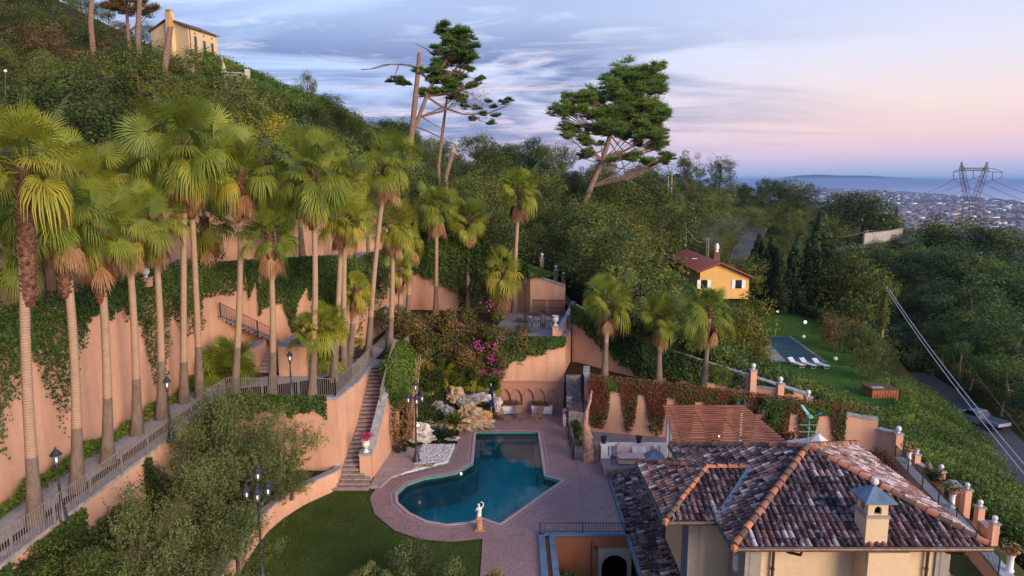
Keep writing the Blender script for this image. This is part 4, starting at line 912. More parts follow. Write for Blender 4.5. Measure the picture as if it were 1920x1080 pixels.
# eaves: soffit boards and gutters
def soffit(x0, x1, y0, y1, z): vb_('soffit', x0, x1, y0, y1, z - .1, z - .02, 'wood_dark')
soffit(8.02, 17.05, 22.85, 32.2, EZ - .04); soffit(6.05, 8.0, 24.75, 30.1, EZ - .05)
def gutter(a, b, mat='copper', r=.085):
    MB().tube([a, b], r, 8).build('gutter', mat, villa, smooth=True); MB().tube([(a[0], a[1], a[2] + .07), (b[0], b[1], b[2] + .07)], .028, 5).build('gutter_lip', 'dark_gutter', villa)
gutter((7.95, 22.70, 3.93), (17.2, 22.70, 3.93)); gutter((17.2, 22.7, 3.93), (17.2, 32.3, 3.93), 'blue_grey'); gutter((7.9, 22.8, 3.93), (7.92, 24.6, 3.93), 'green_gutter')
gutter((6.0, 24.60, 3.93), (7.95, 24.60, 3.93)); gutter((5.86, 24.6, 3.93), (5.8, 30.2, 3.93), 'green_gutter'); gutter((7.85, 30.3, 3.93), (7.8, 32.3, 3.93), 'green_gutter')
for p in ((7.98, 22.75), (5.95, 24.66)): MB().lathe([(.08, -.16), (.14, -.08), (.13, .08), (.05, .14)], (p[0], p[1], 3.98), 8).build('corner_cap', 'terracotta', villa)
def downpipe(x, y, off):
    pts_ = [(x + off, 22.72, 3.88), (x + off, 22.8, 3.66), (x + off * .55, 23.15, 3.56), (x, 23.5, 3.72), (x, 23.58, 3.4), (x, 23.58, -3)]
    m_ = MB().tube(pts_, .055, 8)
    for z in (2.6, 2.2, 1.2): m_.lathe([(.075, 0), (.075, .08)], (x, 23.58, z), 8)
    m_.build('downpipe', 'copper' if 0 else 'dark_gutter', villa, smooth=True)
downpipe(9.75, 23.55, .65); downpipe(15.5, 23.55, .75)
# big chimney on the front wall
ch = MB().box((13.55, 23.2, .4), (1.5, 1.0, 6.78)).build('chimney', 'villa_stucco', villa)
vb_('chimney_shaft', 12.72, 13.52, 22.88, 23.72, 3.3, 5.02, 'villa_stucco', ch); vb_('chimney_band', 12.68, 13.56, 22.84, 23.76, 5.02, 5.12, 'pilaster', ch)
cb = MB(); cx0, cx1, cy0, cy1, z0, z1 = 12.76, 13.48, 22.92, 23.68, 5.12, 5.62
hole = [(13.12 - .13 * math.cos(math.pi * i / 8), 5.33 + .13 * math.sin(math.pi * i / 8)) for i in range(9)]; hole = [(12.99, 5.16)] + hole + [(13.25, 5.16)]
def holed(mb, axis, c, lo, hi, zl, zh, hole):
    o_ = [(lo, zl), (hi, zl), (hi, zh), (lo, zh)]; vs = [Vector(p) for p in o_] + [Vector(p) for p in hole]; n = len(hole)
    rr = delaunay_2d_cdt(vs, [(0, 1), (1, 2), (2, 3), (3, 0)] + [(4 + i, 4 + (i + 1) % n) for i in range(n)], [], 0, 1e-5)
    f_ = (lambda p, q: (p, c, q)) if axis == 'y' else (lambda p, q: (c, p, q))
    mb.add([f_(v.x, v.y) for v in rr[0]], [f for f in rr[2] if not inpoly(*(sum((rr[0][i] for i in f), Vector((0, 0))) / len(f)), hole)])
    dy = .12 if axis == 'y' else .12
    for i in range(n): a, b = hole[i], hole[(i + 1) % n]; g = (lambda p, q, e: (p, c + e, q)) if axis == 'y' else (lambda p, q, e: (c + e, p, q)); mb.quad(g(a[0], a[1], 0), g(b[0], b[1], 0), g(b[0], b[1], dy), g(a[0], a[1], dy))
holed(cb, 'y', cy0, cx0, cx1, z0, z1, hole); hx = [(p[0] - 13.12 + 23.3, p[1]) for p in hole]; holed(cb, 'x', cx0, cy0, cy1, z0, z1, hx)
cb.quad((cx1, cy0, z0), (cx1, cy1, z0), (cx1, cy1, z1), (cx1, cy0, z1)); cb.quad((cx0, cy1, z0), (cx1, cy1, z0), (cx1, cy1, z1), (cx0, cy1, z1)); cb.build('chimney_head', 'villa_stucco', ch)
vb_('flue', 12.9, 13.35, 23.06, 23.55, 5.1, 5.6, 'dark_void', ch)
MB().add([(12.55, 22.72, 5.62), (13.69, 22.72, 5.62), (13.69, 23.88, 5.62), (12.55, 23.88, 5.62), (13.12, 23.3, 6.12), (12.55, 22.72, 5.68), (13.69, 22.72, 5.68), (13.69, 23.88, 5.68), (12.55, 23.88, 5.68)], [(3, 2, 1, 0), (0, 1, 6, 5), (1, 2, 7, 6), (2, 3, 8, 7), (3, 0, 5, 8), (5, 6, 4), (6, 7, 4), (7, 8, 4), (8, 5, 4)]).build('chimney_cap', 'blue_grey', ch)
MB().sphere((13.12, 23.3, 6.24), .14, 16).build('chimney_ball', 'white_stone', ch, smooth=True)
# small chimney of the lower roof, near the sofa
c2 = MB().box((7.98, 36.2, .9), (.62, .62, 1.6)).build('chimney', 'pilaster', villa); z = 1.7
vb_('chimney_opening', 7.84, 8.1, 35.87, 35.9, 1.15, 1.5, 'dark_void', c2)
MB().add([(7.42, 35.64, z), (8.54, 35.64, z), (8.54, 36.76, z), (7.42, 36.76, z), (7.98, 36.2, z + .5)], [(3, 2, 1, 0), (0, 1, 4), (1, 2, 4), (2, 3, 4), (3, 0, 4)]).build('chimney_cap', 'blue_grey', c2); MB().sphere((7.98, 36.2, z + .6), .12, 14).build('chimney_ball', 'white_stone', c2, smooth=True)
# lower porch roof on the right
PO = [(16.4, 26.6, 1.35), (18.0, 26.6, .85), (18.2, 20, .85), (16.4, 20, 1.35)]
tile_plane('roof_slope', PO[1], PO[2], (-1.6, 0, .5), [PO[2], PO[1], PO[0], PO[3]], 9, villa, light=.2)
# weathervane with a copper bird
vane = MB().tube([(12.35, 27.15, 5.95), (12.35, 27.15, 7.15)], .016, 6)
for z in (6.95, 6.65): vane.tube([(11.95, 27.15, z), (12.75, 27.15, z)], .014, 5)
vane.tube([(12.35, 26.85, 6.8), (12.35, 27.45, 6.8)], .014, 5); vane.sphere((12.35, 27.15, 6.8), .05, 8)
vo = vane.build('weathervane', 'verdigris', villa)
def flatletter(strokes, x, y, z, s, par, name):
    mb = MB()
    for a, b in strokes: mb.tube([(x + a[0] * s, y, z + a[1] * s), (x + b[0] * s, y, z + b[1] * s)], s * .13, 4)
    mb.build(name, 'verdigris', par)
flatletter([((0, 0), (0, 1)), ((0, 1), (.7, 1)), ((0, .5), (.55, .5)), ((0, 0), (.7, 0))], 12.75, 27.15, 6.56, .15, vo, 'letter')
bd = MB().sphere((12.38, 27.15, 7.3), .09, 10, (1.5, .8, 1.1)).sphere((12.22, 27.15, 7.42), .05, 8)
bd.add([(12.38, 27.05, 7.34), (12.46, 27.12, 7.32), (12.80, 27.0, 7.58), (12.72, 26.9, 7.50), (12.60, 26.95, 7.44)], [(0, 1, 2, 3, 4)]); bd.add([(12.33, 27.2, 7.36), (12.42, 27.25, 7.36), (12.18, 27.4, 7.72), (12.05, 27.4, 7.74), (12.15, 27.3, 7.55)], [(0, 1, 2, 3, 4)])
bd.add([(12.48, 27.12, 7.30), (12.48, 27.18, 7.30), (12.68, 27.2, 7.2), (12.68, 27.1, 7.2)], [(0, 1, 2, 3)]); bdo = bd.build('bird', 'verdigris', vo)
# sofa terrace
st = thing('sofa_terrace', 'small roof terrace with white balustrade behind the tiled roof', 'terrace', (7.2, 38.2, 0))
vb_('floor', 5.3, 9.6, 37.35, 39.1, 0, .5, 'terrace_paving', st)
bz = .5
def balustrade(x0, x1, y, par):
    vb_('plinth', x0, x1, y - .1, y + .1, bz, bz + .1, 'white_paint', par); vb_('handrail', x0 - .05, x1 + .05, y - .14, y + .14, bz + .80, bz + .92, 'white_paint', par)
    for xx in (x0 + .2, (x0 + x1) / 2 + .25, x1 - .2): vb_('pier', xx - .2, xx + .2, y - .12, y + .12, bz + .1, bz + .8, 'white_paint', par)
    xx = x0 + .55
    while xx < x1 - .4:
        if abs(xx - ((x0 + x1) / 2 + .25)) > .3: MB().lathe([(.06, 0), (.045, .06), (.085, .2), (.08, .3), (.04, .42), (.045, .55), (.065, .62), (.065, .7)], (xx, y, bz + .1), 8).build('baluster', 'white_paint', par, smooth=True)
        xx += .26
balustrade(5.35, 9.3, 39.0, st)
sf = thing('sofa', 'pale pink outdoor sofa backing onto the white balustrade', 'sofa', (7.2, 38.3, .5))
def cush(name, x, y, z, sx, sy, sz, mat, par, rx=0, rz=0, lab=None, grp=None):
    mb = MB(); n = 6; vs = []
    for i in range(n + 1):
        for j in range(n + 1):
            a, b = i / n * 2 - 1, j / n * 2 - 1; h = (max(0, 1 - abs(a) ** 4) * max(0, 1 - abs(b) ** 4)) ** .5; vs.append((a * sx / 2, b * sy / 2, h * sz / 2)); 
    low = [(a, b, -c) for a, b, c in vs]; W_ = n + 1; f = []
    for i in range(n):
        for j in range(n): q = i * W_ + j; f.append((q, q + W_, q + W_ + 1, q + 1)); q += W_ * W_; f.append((q, q + 1, q + W_ + 1, q + W_))
    mt = Matrix.Rotation(rz, 3, 'Z') @ Matrix.Rotation(rx, 3, 'X'); mb.add([mt @ Vector(v) + Vector((x, y, z)) for v in vs + low], f)
    o = mb.build(name, mat, par, smooth=True); return tag(o, lab, 'cushion' if lab else None, grp)
vb_('base', 6.25, 8.2, 37.95, 38.75, .55, .8, 'sofa_pink', sf); cush('seat_cushion', 7.22, 38.3, .92, 1.95, .85, .26, 'sofa_pink', sf); cush('backrest', 7.22, 38.72, 1.2, 1.95, .6, .3, 'sofa_pink', sf, R(78))
for i, (x, rz) in enumerate(((7.3, .3), (7.55, -.2), (7.75, .4))): cush('throw_pillow', x, 38.48, 1.2, .42, .42, .18, 'white_cloth', None, R(62), rz, ['leftmost white throw pillow on the pink sofa', 'middle white throw pillow on the pink sofa', 'rightmost white throw pillow on the pink sofa'][i], 'white pillows on the terrace sofa')
t = thing('side_table', 'round glass side table left of the pink sofa', 'side table', (5.95, 38.0, .5)); MB().lathe([(.2, 0), (.2, .03)], (5.95, 38.0, .95), 16).build('table_top', 'lamp_iron', t)
for k in range(3): w = k * 2.1; MB().tube([(5.95 + .18 * math.cos(w), 38 + .18 * math.sin(w), .5), (5.95 + .12 * math.cos(w), 38 + .12 * math.sin(w), .95)], .015, 5).build('leg', 'iron', t)
def pot(x, y, z, r, h, mat, label, cat='plant pot', group=None):
    o = MB().lathe([(r * .62, 0), (r * .8, h * .4), (r, h * .9), (r * 1.1, h * .92), (r * 1.1, h), (r * .9, h), (r * .85, h * .9)], (x, y, z), 14).build('plant_pot', mat, None, smooth=True); return tag(o, label, cat, group)
pot(5.5, 39.0, bz + .92, .19, .42, 'black_pot', 'empty black pot on the left corner of the white balustrade', group='black pots on the white balustrade'); pot(7.6, 39.0, bz + .92, .19, .42, 'black_pot', 'empty black pot on the middle of the white balustrade', group='black pots on the white balustrade')
# pergola
pg = thing('pergola', 'rust red timber pergola roof between the villa and the creeper wall', 'pergola', (11.5, 37, 0)); PZ = 3.0
q0, q1, q2, q3 = at(1266, 836, PZ), at(1482, 836, PZ), at(1396, 763, PZ), at(1243, 763, PZ); nb = 17
for i in range(nb):
    t_ = i / (nb - 1); a = q0.lerp(q3, t_); b = q1.lerp(q2, t_); m_ = MB(); c = (a + b) / 2
    m_.box((c.x, c.y, PZ + .07), ((b - a).length, .19, .045)).build('batten', 'pergola_wood', pg)
for t_ in (.08, .36, .64, .92): a = q0.lerp(q1, t_); b = q3.lerp(q2, t_); MB().tube([(a.x, a.y, PZ - .05), (b.x, b.y, PZ - .05)], .07, 4).build('beam', 'wood_dark', pg)
for p in (q0, q1, q2, q3): MB().lathe([(.13, 0), (.11, .1), (.1, 2.7), (.14, 2.75), (.14, 2.95)], (p.x + (.25 if p.x < 11 else -.3), p.y + (.3 if p.y < 37 else -.3), -.06), 10).build('post', 'white_paint', pg, smooth=True)
c_ = at(1255, 785, 2.7); MB().lathe([(.14, 0), (.11, .15), (.1, 2.75), (.14, 2.8), (.14, 2.95)], (c_.x, c_.y - .4, -.06), 12).build('post', 'white_paint', pg, smooth=True)
lp = at(1348, 823, PZ - .02); MB().sphere((lp.x, lp.y, PZ + .13), .045, 8).build('bulb', 'bulb', pg)
# white garden tent
tp = at(1535, 812, 3.9); tn = thing('garden_tent', 'white pointed canvas canopy behind the villa roof ridge', 'canopy', (tp.x, tp.y, 0)); mb = MB(); n = 6; rr = 1.75
ring = [(tp.x + rr * math.cos(2 * math.pi * k / n + .3), tp.y + rr * math.sin(2 * math.pi * k / n + .3), 3.0) for k in range(n)]; mid = [(tp.x + .75 * math.cos(2 * math.pi * k / n + .3), tp.y + .75 * math.sin(2 * math.pi * k / n + .3), 3.32) for k in range(n)]
mb.add(ring + mid + [(tp.x, tp.y, 3.9)] + [(x, y, 2.8) for x, y, z in ring], [(k, (k + 1) % n, n + (k + 1) % n, n + k) for k in range(n)] + [(n + k, n + (k + 1) % n, 2 * n) for k in range(n)] + [(2 * n + 1 + k, 2 * n + 1 + (k + 1) % n, (k + 1) % n, k) for k in range(n)]); mb.build('canopy', 'white_cloth', tn)
for k in range(n): MB().tube([(ring[k][0], ring[k][1], -.05), ring[k]], .035, 6).build('pole', 'white_paint', tn)
# right edge parapet with blue grey coping, iron rail and flower columns
RP = [(22.55, 38.2), (21.15, 30.1), (20.2, 25.9), (19.0, 20)]
wall_run('terrace_wall', RP, .45, 'long low wall with pale blue grey coping right of the villa', -1.2, .9, 'peach_stucco', 'pale_coping', capw=.05, cat='wall')
railing([(22.35 - .0, 37.8, .9), (20.95, 30.1, .9), (20.0, 25.9, .9)], .85, 'black iron railing on the blue grey coping right of the villa', 'iron', post=1.9, sp=.11)
# ---------------------------------------------------------------- fan palms
def fan(cl, hub, D, Nn, Rb, rng, nseg, droop, tint, spread=R(128), stiff=.5, wid=1.0):
    """one fan blade: D pointing direction of the petiole, Nn the upper side"""
    S = np.cross(D, Nn); S /= np.linalg.norm(S) + 1e-9; V = []; F = []; T = []; fr = np.array([.05, .50, .74, 1.0]); k = 0
    for i in range(nseg):
        th_ = (i / (nseg - 1) - .5) * 2 * spread; d = D * math.cos(th_) + S * math.sin(th_)
        L = Rb * (1 - .28 * abs(th_ / spread) ** 2) * (.93 + .14 * rng.random()); w = Rb * spread / nseg * wid
        side = -D * math.sin(th_) + S * math.cos(th_); fold = Nn * (.035 * Rb * (1 if i % 2 else -1))
        fold2 = rng.normal() * .03; dr = droop * (.75 + .5 * rng.random())
        for j, f in enumerate(fr):
            p = hub + d * (L * f) + Nn * (-.16 * L * f * abs(math.sin(th_)) ** 2 + .05 * L * math.sin(f * 3)); g = max(0, f - stiff) / (1 - stiff) + .06 * f
            hang = dr * L * g ** 1.5; p = p + np.array([0, 0, -hang]) - d * (.35 * hang * g) + side * fold2 * L * g
            ww = w * (.12, .50, .30, .05)[j]
            V += [p - side * ww + fold * (f < .6), p + side * ww + fold * (f < .6)]
        for j in range(3): a = k + 2 * j; F.append((a, a + 1, a + 3, a + 2)); T.append(tint + .07 * rng.normal() + (.10 if j == 2 else 0) + (.06 if i % 2 else -.04))
        k += 8
    cl.add(np.array(V), np.array(F), np.clip(np.array(T), 0, 1))
def petiole(cl, pts, w, tint):
    V = []; F = []; k = 0
    for i, p in enumerate(pts):
        d = pts[min(i + 1, len(pts) - 1)] - pts[max(i - 1, 0)]; s = np.cross(d, [0, 0, 1.0]); s /= np.linalg.norm(s) + 1e-9; ww = w * (1 - .45 * i / (len(pts) - 1)); u = np.cross(s, d); u /= np.linalg.norm(u) + 1e-9
        V += [p - s * ww, p + u * ww * .7, p + s * ww, p - u * ww * .5]
    for i in range(len(pts) - 1):
        for q in range(4): F.append((4 * i + q, 4 * i + (q + 1) % 4, 4 * i + 4 + (q + 1) % 4, 4 * i + 4 + q))
    cl.add(np.array(V), np.array(F), np.full(len(F), tint))
def crown_mesh(seed, n=36, Rb=1.10, Lp=1.25, lo=-38, nseg=38, name='crown', gold=2, drp=1.0):
    rng = np.random.default_rng(seed); cl = Cloud(); gi = set(rng.choice(np.arange(int(n * .7), n), gold, replace=False)) if gold else set()
    for i in range(n):
        f = i / (n - 1); el = R(82 - (82 - lo) * f ** 1.0 + rng.normal() * 6); az = i * 2.39996 + rng.normal() * .45
        e0 = max(el, R(-20)) if f > .3 else el; h = np.array([math.cos(az), math.sin(az), 0]); lp = Lp * (.82 + .22 * min(1, f * 2.2)) * (.62 + .7 * rng.random()) * (1.35 if f < .28 else 1.0)
        q0 = el + .5 * f; q1 = el - .12 - .25 * f; d0 = h * math.cos(q0) + np.array([0, 0, math.sin(q0)]); d1 = h * math.cos(q1) + np.array([0, 0, math.sin(q1)])
        p0 = h * .10 + np.array([0, 0, -.45 * f]); p1 = p0 + d0 * lp * .5; p2 = p1 + d1 * lp * .5; t = .30 + .30 * rng.random() + (.22 if i in gi else 0) + .12 * f
        if i in gi: t = .93
        petiole(cl, [p0, p1, p2], .028, min(.72, t + .1)); D = d1 + np.array([0, 0, -.30 * max(0, f - .3)]); D /= np.linalg.norm(D); U = np.array([0, 0, 1.0]); Nn = U - D * D.dot(U)
        if np.linalg.norm(Nn) < .2: Nn = -h
        Nn = Nn / np.linalg.norm(Nn); tw = rng.normal() * .6; S = np.cross(D, Nn); Nn = Nn * math.cos(tw) + S * math.sin(tw)
        fan(cl, p2, D, Nn, Rb * (.85 + .15 * min(1, .3 + f * 2)) * (.72 + .45 * rng.random()), rng, nseg, drp * (.04 + .10 * f if f < .35 else .08 + .95 * (f - .35)) * (.5 + rng.random()), t, stiff=.50 if f > .15 else .62)
    return cl.mesh(name, 'palm_leaf')
def skirt_mesh(seed, n=14, Rb=1.1, Lp=.8, hl=-72):
    rng = np.random.default_rng(seed); cl = Cloud()
    for i in range(n):
        az = i * 2.39996 + rng.normal() * .3; el = R(hl + rng.normal() * 8); h = np.array([math.cos(az), math.sin(az), 0]); D = h * math.cos(el) + np.array([0, 0, math.sin(el)])
        p0 = h * .13 + np.array([0, 0, -.6 - .8 * rng.random()]); p2 = p0 + (h * .5 + np.array([0, 0, -.6])) * Lp * (.6 + .5 * rng.random()); Nn = np.cross(D, [-h[1], h[0], 0]); Nn /= np.linalg.norm(Nn)
        petiole(cl, [p0, (p0 + p2) / 2 + h * .06, p2], .022, .75); fan(cl, p2, D, Nn, Rb * (.7 + .4 * rng.random()), rng, 14, .35, .2 + .6 * rng.random(), spread=R(42), stiff=.2, wid=1.3)
    return cl.mesh('dead_fronds', 'palm_dead')
def boots_mesh(seed, L):
    """stubs of cut leaf bases spiralling over the upper trunk, from z=0 down to -L"""
    rng = np.random.default_rng(seed); mb = MB(); n = int(L * 48)
    for i in range(n):
        z = -L * i / n + .05 * rng.normal(); az = i * 2.39996 + .2 * rng.normal(); f = (-z / L); r = .20 + .05 * math.sin(min(1, f * 1.4) * 3.1); h = Vector((math.cos(az), math.sin(az), 0)); s = Vector((-h.y, h.x, 0)); w = .065 + .03 * rng.random(); o = .09 + .08 * rng.random()
        a = h * r * .75 + Vector((0, 0, z - .07)); tip = h * (r + o * .6) + Vector((0, 0, z + .10 + .06 * rng.random()))
        mb.add([a - s * w, a + s * w, tip + s * w * .45, tip - s * w * .45, h * r * .7 + Vector((0, 0, z + .09))], [(0, 1, 2, 3), (0, 3, 4), (1, 4, 2), (3, 2, 4)], rng.random())
    mb.tube([(0, 0, -L), (0, 0, -L * .5), (0, 0, .1)], [.20, .24, .15], 10, t=.3)
    me = bpy.data.meshes.new('leaf_bases'); me.from_pydata(mb.v, [], mb.f); me.materials.append(M['leaf_base']); return me
simple('heart_red', (.17, .055, .035), .9, .1, var=.5, scale=6)
CROWNS = [crown_mesh(s, n=27 + 3 * (s % 4), gold=s % 3, lo=-30 - 6 * (s % 3), drp=.8 + .25 * (s % 3)) for s in range(8)]
TALLC = [crown_mesh(20 + s, n=40, lo=-58, gold=1, Rb=1.18) for s in range(2)]
SMALL = [crown_mesh(30 + s, n=24, lo=-44, Rb=1.0, Lp=.95, gold=1, nseg=28) for s in range(3)]
YOUNG = [crown_mesh(50 + s, n=26, lo=-12, Rb=.95, Lp=.9, gold=0, nseg=24, drp=.5) for s in range(2)]
SKIRTS = [skirt_mesh(s, 14 + 6 * s) for s in range(3)]; BOOTS = {}
prng = random.Random(4)
def palm(base, z, heart, crown='C', sc=1.0, skirt=1, boots=1.6, r=.165, lab='', lean=None, grp='tall fan palms lining the upper walk', d=None, flare=.13):
    """base, heart: photo pixels of the foot and of the crown's heart; z: ground height at the foot"""
    b = at(base[0], base[1], z) if d is None else Vector((atd(base[0], base[1], d).x, atd(base[0], base[1], d).y, z)); p = (b - Vector((0, 0, CAMH))); dep = p.y * cp - p.z * sp
    t = atY(heart[0], heart[1], b.y + prng.uniform(-.15, .15)); h = t.z - b.z
    root = thing('palm_tree', lab, 'palm tree', b, grp); loc = lambda f, bx=0: b.lerp(t, f) + Vector((bx, 0, 0))
    bow = prng.uniform(-.12, .12) * (h / 10); pts_ = []; rs = []; n = 14
    for i in range(n + 1):
        f = i / n; hh = f * h; pts_.append(b.lerp(t, f) + Vector((bow * math.sin(f * math.pi), bow * .5 * math.sin(f * math.pi), 0))); rs.append(r * (1 - .12 * f) + flare * math.exp(-hh / 1.1) + .04 * math.exp(-hh / 3))
    tr = MB().tube(pts_, rs, 12).build('trunk', 'palm_trunk', root, smooth=True)
    cm = {'C': CROWNS, 'T': TALLC, 'S': SMALL, 'Y': YOUNG}[crown]; c = link('crown', cm[prng.randrange(len(cm))], t, root); c.rotation_euler = (prng.uniform(-.06, .06), prng.uniform(-.06, .06), prng.uniform(0, 6.28)); s = sc * prng.uniform(.80, .92); c.scale = (s, s, s)
    if boots:
        k = round(boots, 1)
        if k not in BOOTS: BOOTS[k] = boots_mesh(int(k * 10), k)
        o = link('leaf_bases', BOOTS[k], t + Vector((0, 0, .05)), root); o.rotation_euler = (t - b).to_track_quat('Z', 'Y').to_euler(); q = r / .165 * 1.08; o.scale = (q, q, 1)
        e = b.lerp(t, max(0, 1 - k / h)); MB().tube([e + Vector((0, 0, -.16)), e + Vector((0, 0, .02))], [r * 1.0, r * 1.22], 10).build('red_sheath', 'heart_red', root, smooth=True)
    if skirt:
        o = link('dead_fronds', SKIRTS[skirt - 1], t, root); o.rotation_euler[2] = prng.uniform(0, 6); o.scale = (s, s, s)
    return root
PALMS = [  # foot, heart, crown, scale, skirt, boots, label
    ((68, 985), (46, 318), 'C', 1.12, 0, 4.6, 'palm nearest the lower left corner, longest brown boots of old leaf bases'),
    ((145, 920), (116, 420), 'C', 1.02, 2, 2.9, 'second palm from the left with a brown skirt over its boots'),
    ((202, 870), (183, 440), 'C', 1.0, 1, 3.0, 'third palm from the left, pale trunk under shaggy boots'),
    ((257, 815), (238, 445), 'C', .95, 1, 1.2, 'fourth palm from the left, with yellow orange fronds drooping over the trunk'),
    ((303, 785), (287, 425), 'C', 1.0, 1, 1.6, 'fifth palm from the left, slim trunk before the ivy wall'),
    ((345, 755), (346, 285), 'T', 1.35, 3, 3.4, 'tallest palm on the left, crown rising against the wooded hill, long rust brown skirt'),
    ((375, 745), (356, 340), 'C', 1.0, 2, 2.3, 'palm close behind the tallest one, trunks almost touching at the boots'),
    ((387, 700), (383, 415), 'S', 1.1, 2, 1.2, 'slim palm behind the pair, hanging orange stalks under its crown'),
    ((440, 740), (450, 338), 'C', 1.15, 2, 2.6, 'ninth palm from the left, a red brown skirt under its dark crown'),
    ((510, 740), (505, 455), 'S', 1.0, 2, .6, 'short palm with small crown and tan skirt beside the pale stairs'),
    ((585, 745), (586, 340), 'T', 1.18, 3, 2.9, 'tall palm at the middle of the front railing with dead fronds round its neck'),
    ((625, 715), (641, 425), 'C', .95, 2, 1.7, 'palm leaning right behind the corner of the railing'),
    ((645, 692), (647, 405), 'C', .95, 1, 1.8, 'palm standing upright just behind the leaning one'),
    ((655, 680), (668, 548), 'S', .85, 2, .7, 'low young palm with a dry hanging frond near the bench'),
    ((690, 670), (725, 312), 'C', 1.3, 2, 2.0, 'tall palm behind the bench, its crown against the pines'),
    ((730, 655), (735, 425), 'C', 1.1, 2, .9, 'palm above the head of the long stairs'),
    ((748, 640), (750, 510), 'S', .85, 1, .5, 'small yellow green palm crown low between taller trunks'),
    ((762, 625), (768, 455), 'S', 1.0, 1, .6, 'thin palm left of the bougainvillea'),
    ((817, 590), (818, 395), 'C', 1.15, 2, .8, 'palm before the dark ivy wall, left of two twins'),
    ((877, 585), (880, 415), 'C', 1.1, 2, .7, 'palm before the dark ivy wall, right of its twin'),
    ((963, 595), (974, 360), 'C', 1.12, 3, .8, 'tall palm behind the dining terrace with orange dead fronds'),
    ((939, 605), (940, 512), 'S', 1.3, 1, .4, 'short palm in front of the tall one by the dining terrace')]
for b_, h_, c_, s_, k_, bo, lb in PALMS: palm(b_, 5.0, (h_[0], h_[1] - (16 if b_[1] > 700 else 6)), c_, s_, k_, bo, lab=lb, r=.16 if b_[1] > 700 else .165)
G3 = 'three palms on the terrace right of the pool'
palm((1133, 712), 2.9, (1140, 562), 'C', 1.05, 1, .6, lab='left palm of the three on the terrace right of the pool', grp=G3)
palm((1235, 720), 2.9, (1240, 592), 'C', .98, 1, .4, lab='middle palm of the three on the terrace right of the pool', grp=G3, r=.15)
palm((1318, 728), 2.9, (1330, 582), 'C', 1.05, 1, .4, lab='right palm of the three, in front of the yellow house', grp=G3, r=.15)
# second row on the middle terrace behind, and crowns entering the frame from the left edge
G4 = 'palms on the middle terrace behind the front row'
for (u, v, d_, zz, s_, sk, lb) in [(-28, 470, 26, 5, 1.05, 0, 'palm cut off by the left edge of the view, only fronds showing'), (150, 345, 34, 10.8, 1.2, 1, 'palm crown behind, between the first and second palms'), (215, 335, 38, 10.8, 1.2, 1, 'palm crown behind, between the third and fourth palms'), (275, 330, 41, 10.8, 1.15, 1, 'palm crown behind, left of the tallest palm'),
                               (520, 400, 50, 10.8, 1.0, 0, 'dark palm crown behind the short skirted palm'), (560, 335, 53, 10.8, 1.1, 1, 'palm crown behind, left of the tall middle palm'), (640, 335, 55, 5, 1.2, 1, 'palm crown behind, right of the tall middle palm'), (690, 375, 56, 5, 1.1, 1, 'palm crown behind the bench'), (100, 400, 33, 10.8, 1.0, 1, 'low palm crown between the first two trunks')]:
    t_ = atd(u, v, d_); palm((u, v), zz, (u, v), 'C', s_, sk, 0, lab=lb, grp=G4, d=d_)
# young feathery palms at ground level
def young(u, v, z, sc, lab, tint=0):
    b = at(u, v, z); root = thing('fan_palm', lab, 'shrub palm', b, None)
    for k in range(3): o = link('fronds', YOUNG[k % 2], b + Vector((prng.uniform(-.5, .5), prng.uniform(-.4, .4), .5 + .3 * k)), root); o.scale = (sc * .8,) * 3; o.rotation_euler[2] = prng.uniform(0, 6)
    MB().tube([b, b + Vector((0, 0, .6))], [.14, .1], 7).build('trunk', 'bark', root); return root
young(422, 715, 5, 1.3, 'bushy low fan palm beside the small stairs'); young(607, 690, 5, 1.25, 'yellow green low palm right of the peach end wall'); young(600, 640, 8.0, 1.0, 'low palm above the peach end wall'); young(655, 655, 5, .7, 'small bright low palm at the end of the bench')
young(1022, 590, 5.5, .55, 'little palm in a pot behind the dining terrace') if 0 else None
young(840, 745, 1.4, 1.1, 'dark low fan palm on the rock garden slope'); young(905, 735, 1.6, 1.1, 'spiky dark palm between rocks and niche wall'); young(575, 855, .75, .8, 'small palm poking out of the olive bushes by the peach wall')
young(800, 730, 2.2, .9, 'low palm behind the triple lantern on the rock slope'); young(868, 705, 2.6, 1.0, 'low dark palm beneath the bougainvillea')
# ---------------------------------------------------------------- trees of the hill
trng = random.Random(12)
T_DARK = [tree_proto('broadleaf_tree', 100 + i, 46, 3.0, 7.0, 1.2, 125, .25, 'leaf_dark', '', 'tree', cr=1.15, r0=.2) for i in range(3)]
T_MID = [tree_proto('broadleaf_tree', 110 + i, 42, 3.0, 6.5, .8, 125, .24, 'leaf_mid', '', 'tree', cr=1.1, r0=.18) for i in range(3)]
T_GREY = [tree_proto('olive_tree', 120 + i, 44, 2.6, 5.0, .8, 130, .20, 'leaf_olive', '', 'tree', cr=.85, r0=.16, aspect=.35) for i in range(2)]
T_GOLD = [tree_proto('broadleaf_tree', 130, 40, 2.6, 6.4, .6, 140, .22, 'leaf_gold', '', 'tree', cr=1.0)]
T_YEL = [tree_proto('conifer_tree', 132, 44, 2.0, 6.6, .4, 130, .20, 'leaf_yellow', '', 'tree', cr=.8, aspect=.35)]
T_RUST = [tree_proto('broadleaf_tree', 135, 30, 2.4, 5.0, 1.0, 60, .28, 'leaf_rust', '', 'tree', cr=.9)]
T_PINE = [tree_proto('pine_tree', 140 + i, 44, 3.5, 7.6, 3.6, 150, .34, 'leaf_pine', '', 'tree', bark='pine_bark', cr=1.05, flat=.7, aspect=.24, r0=.18) for i in range(2)]
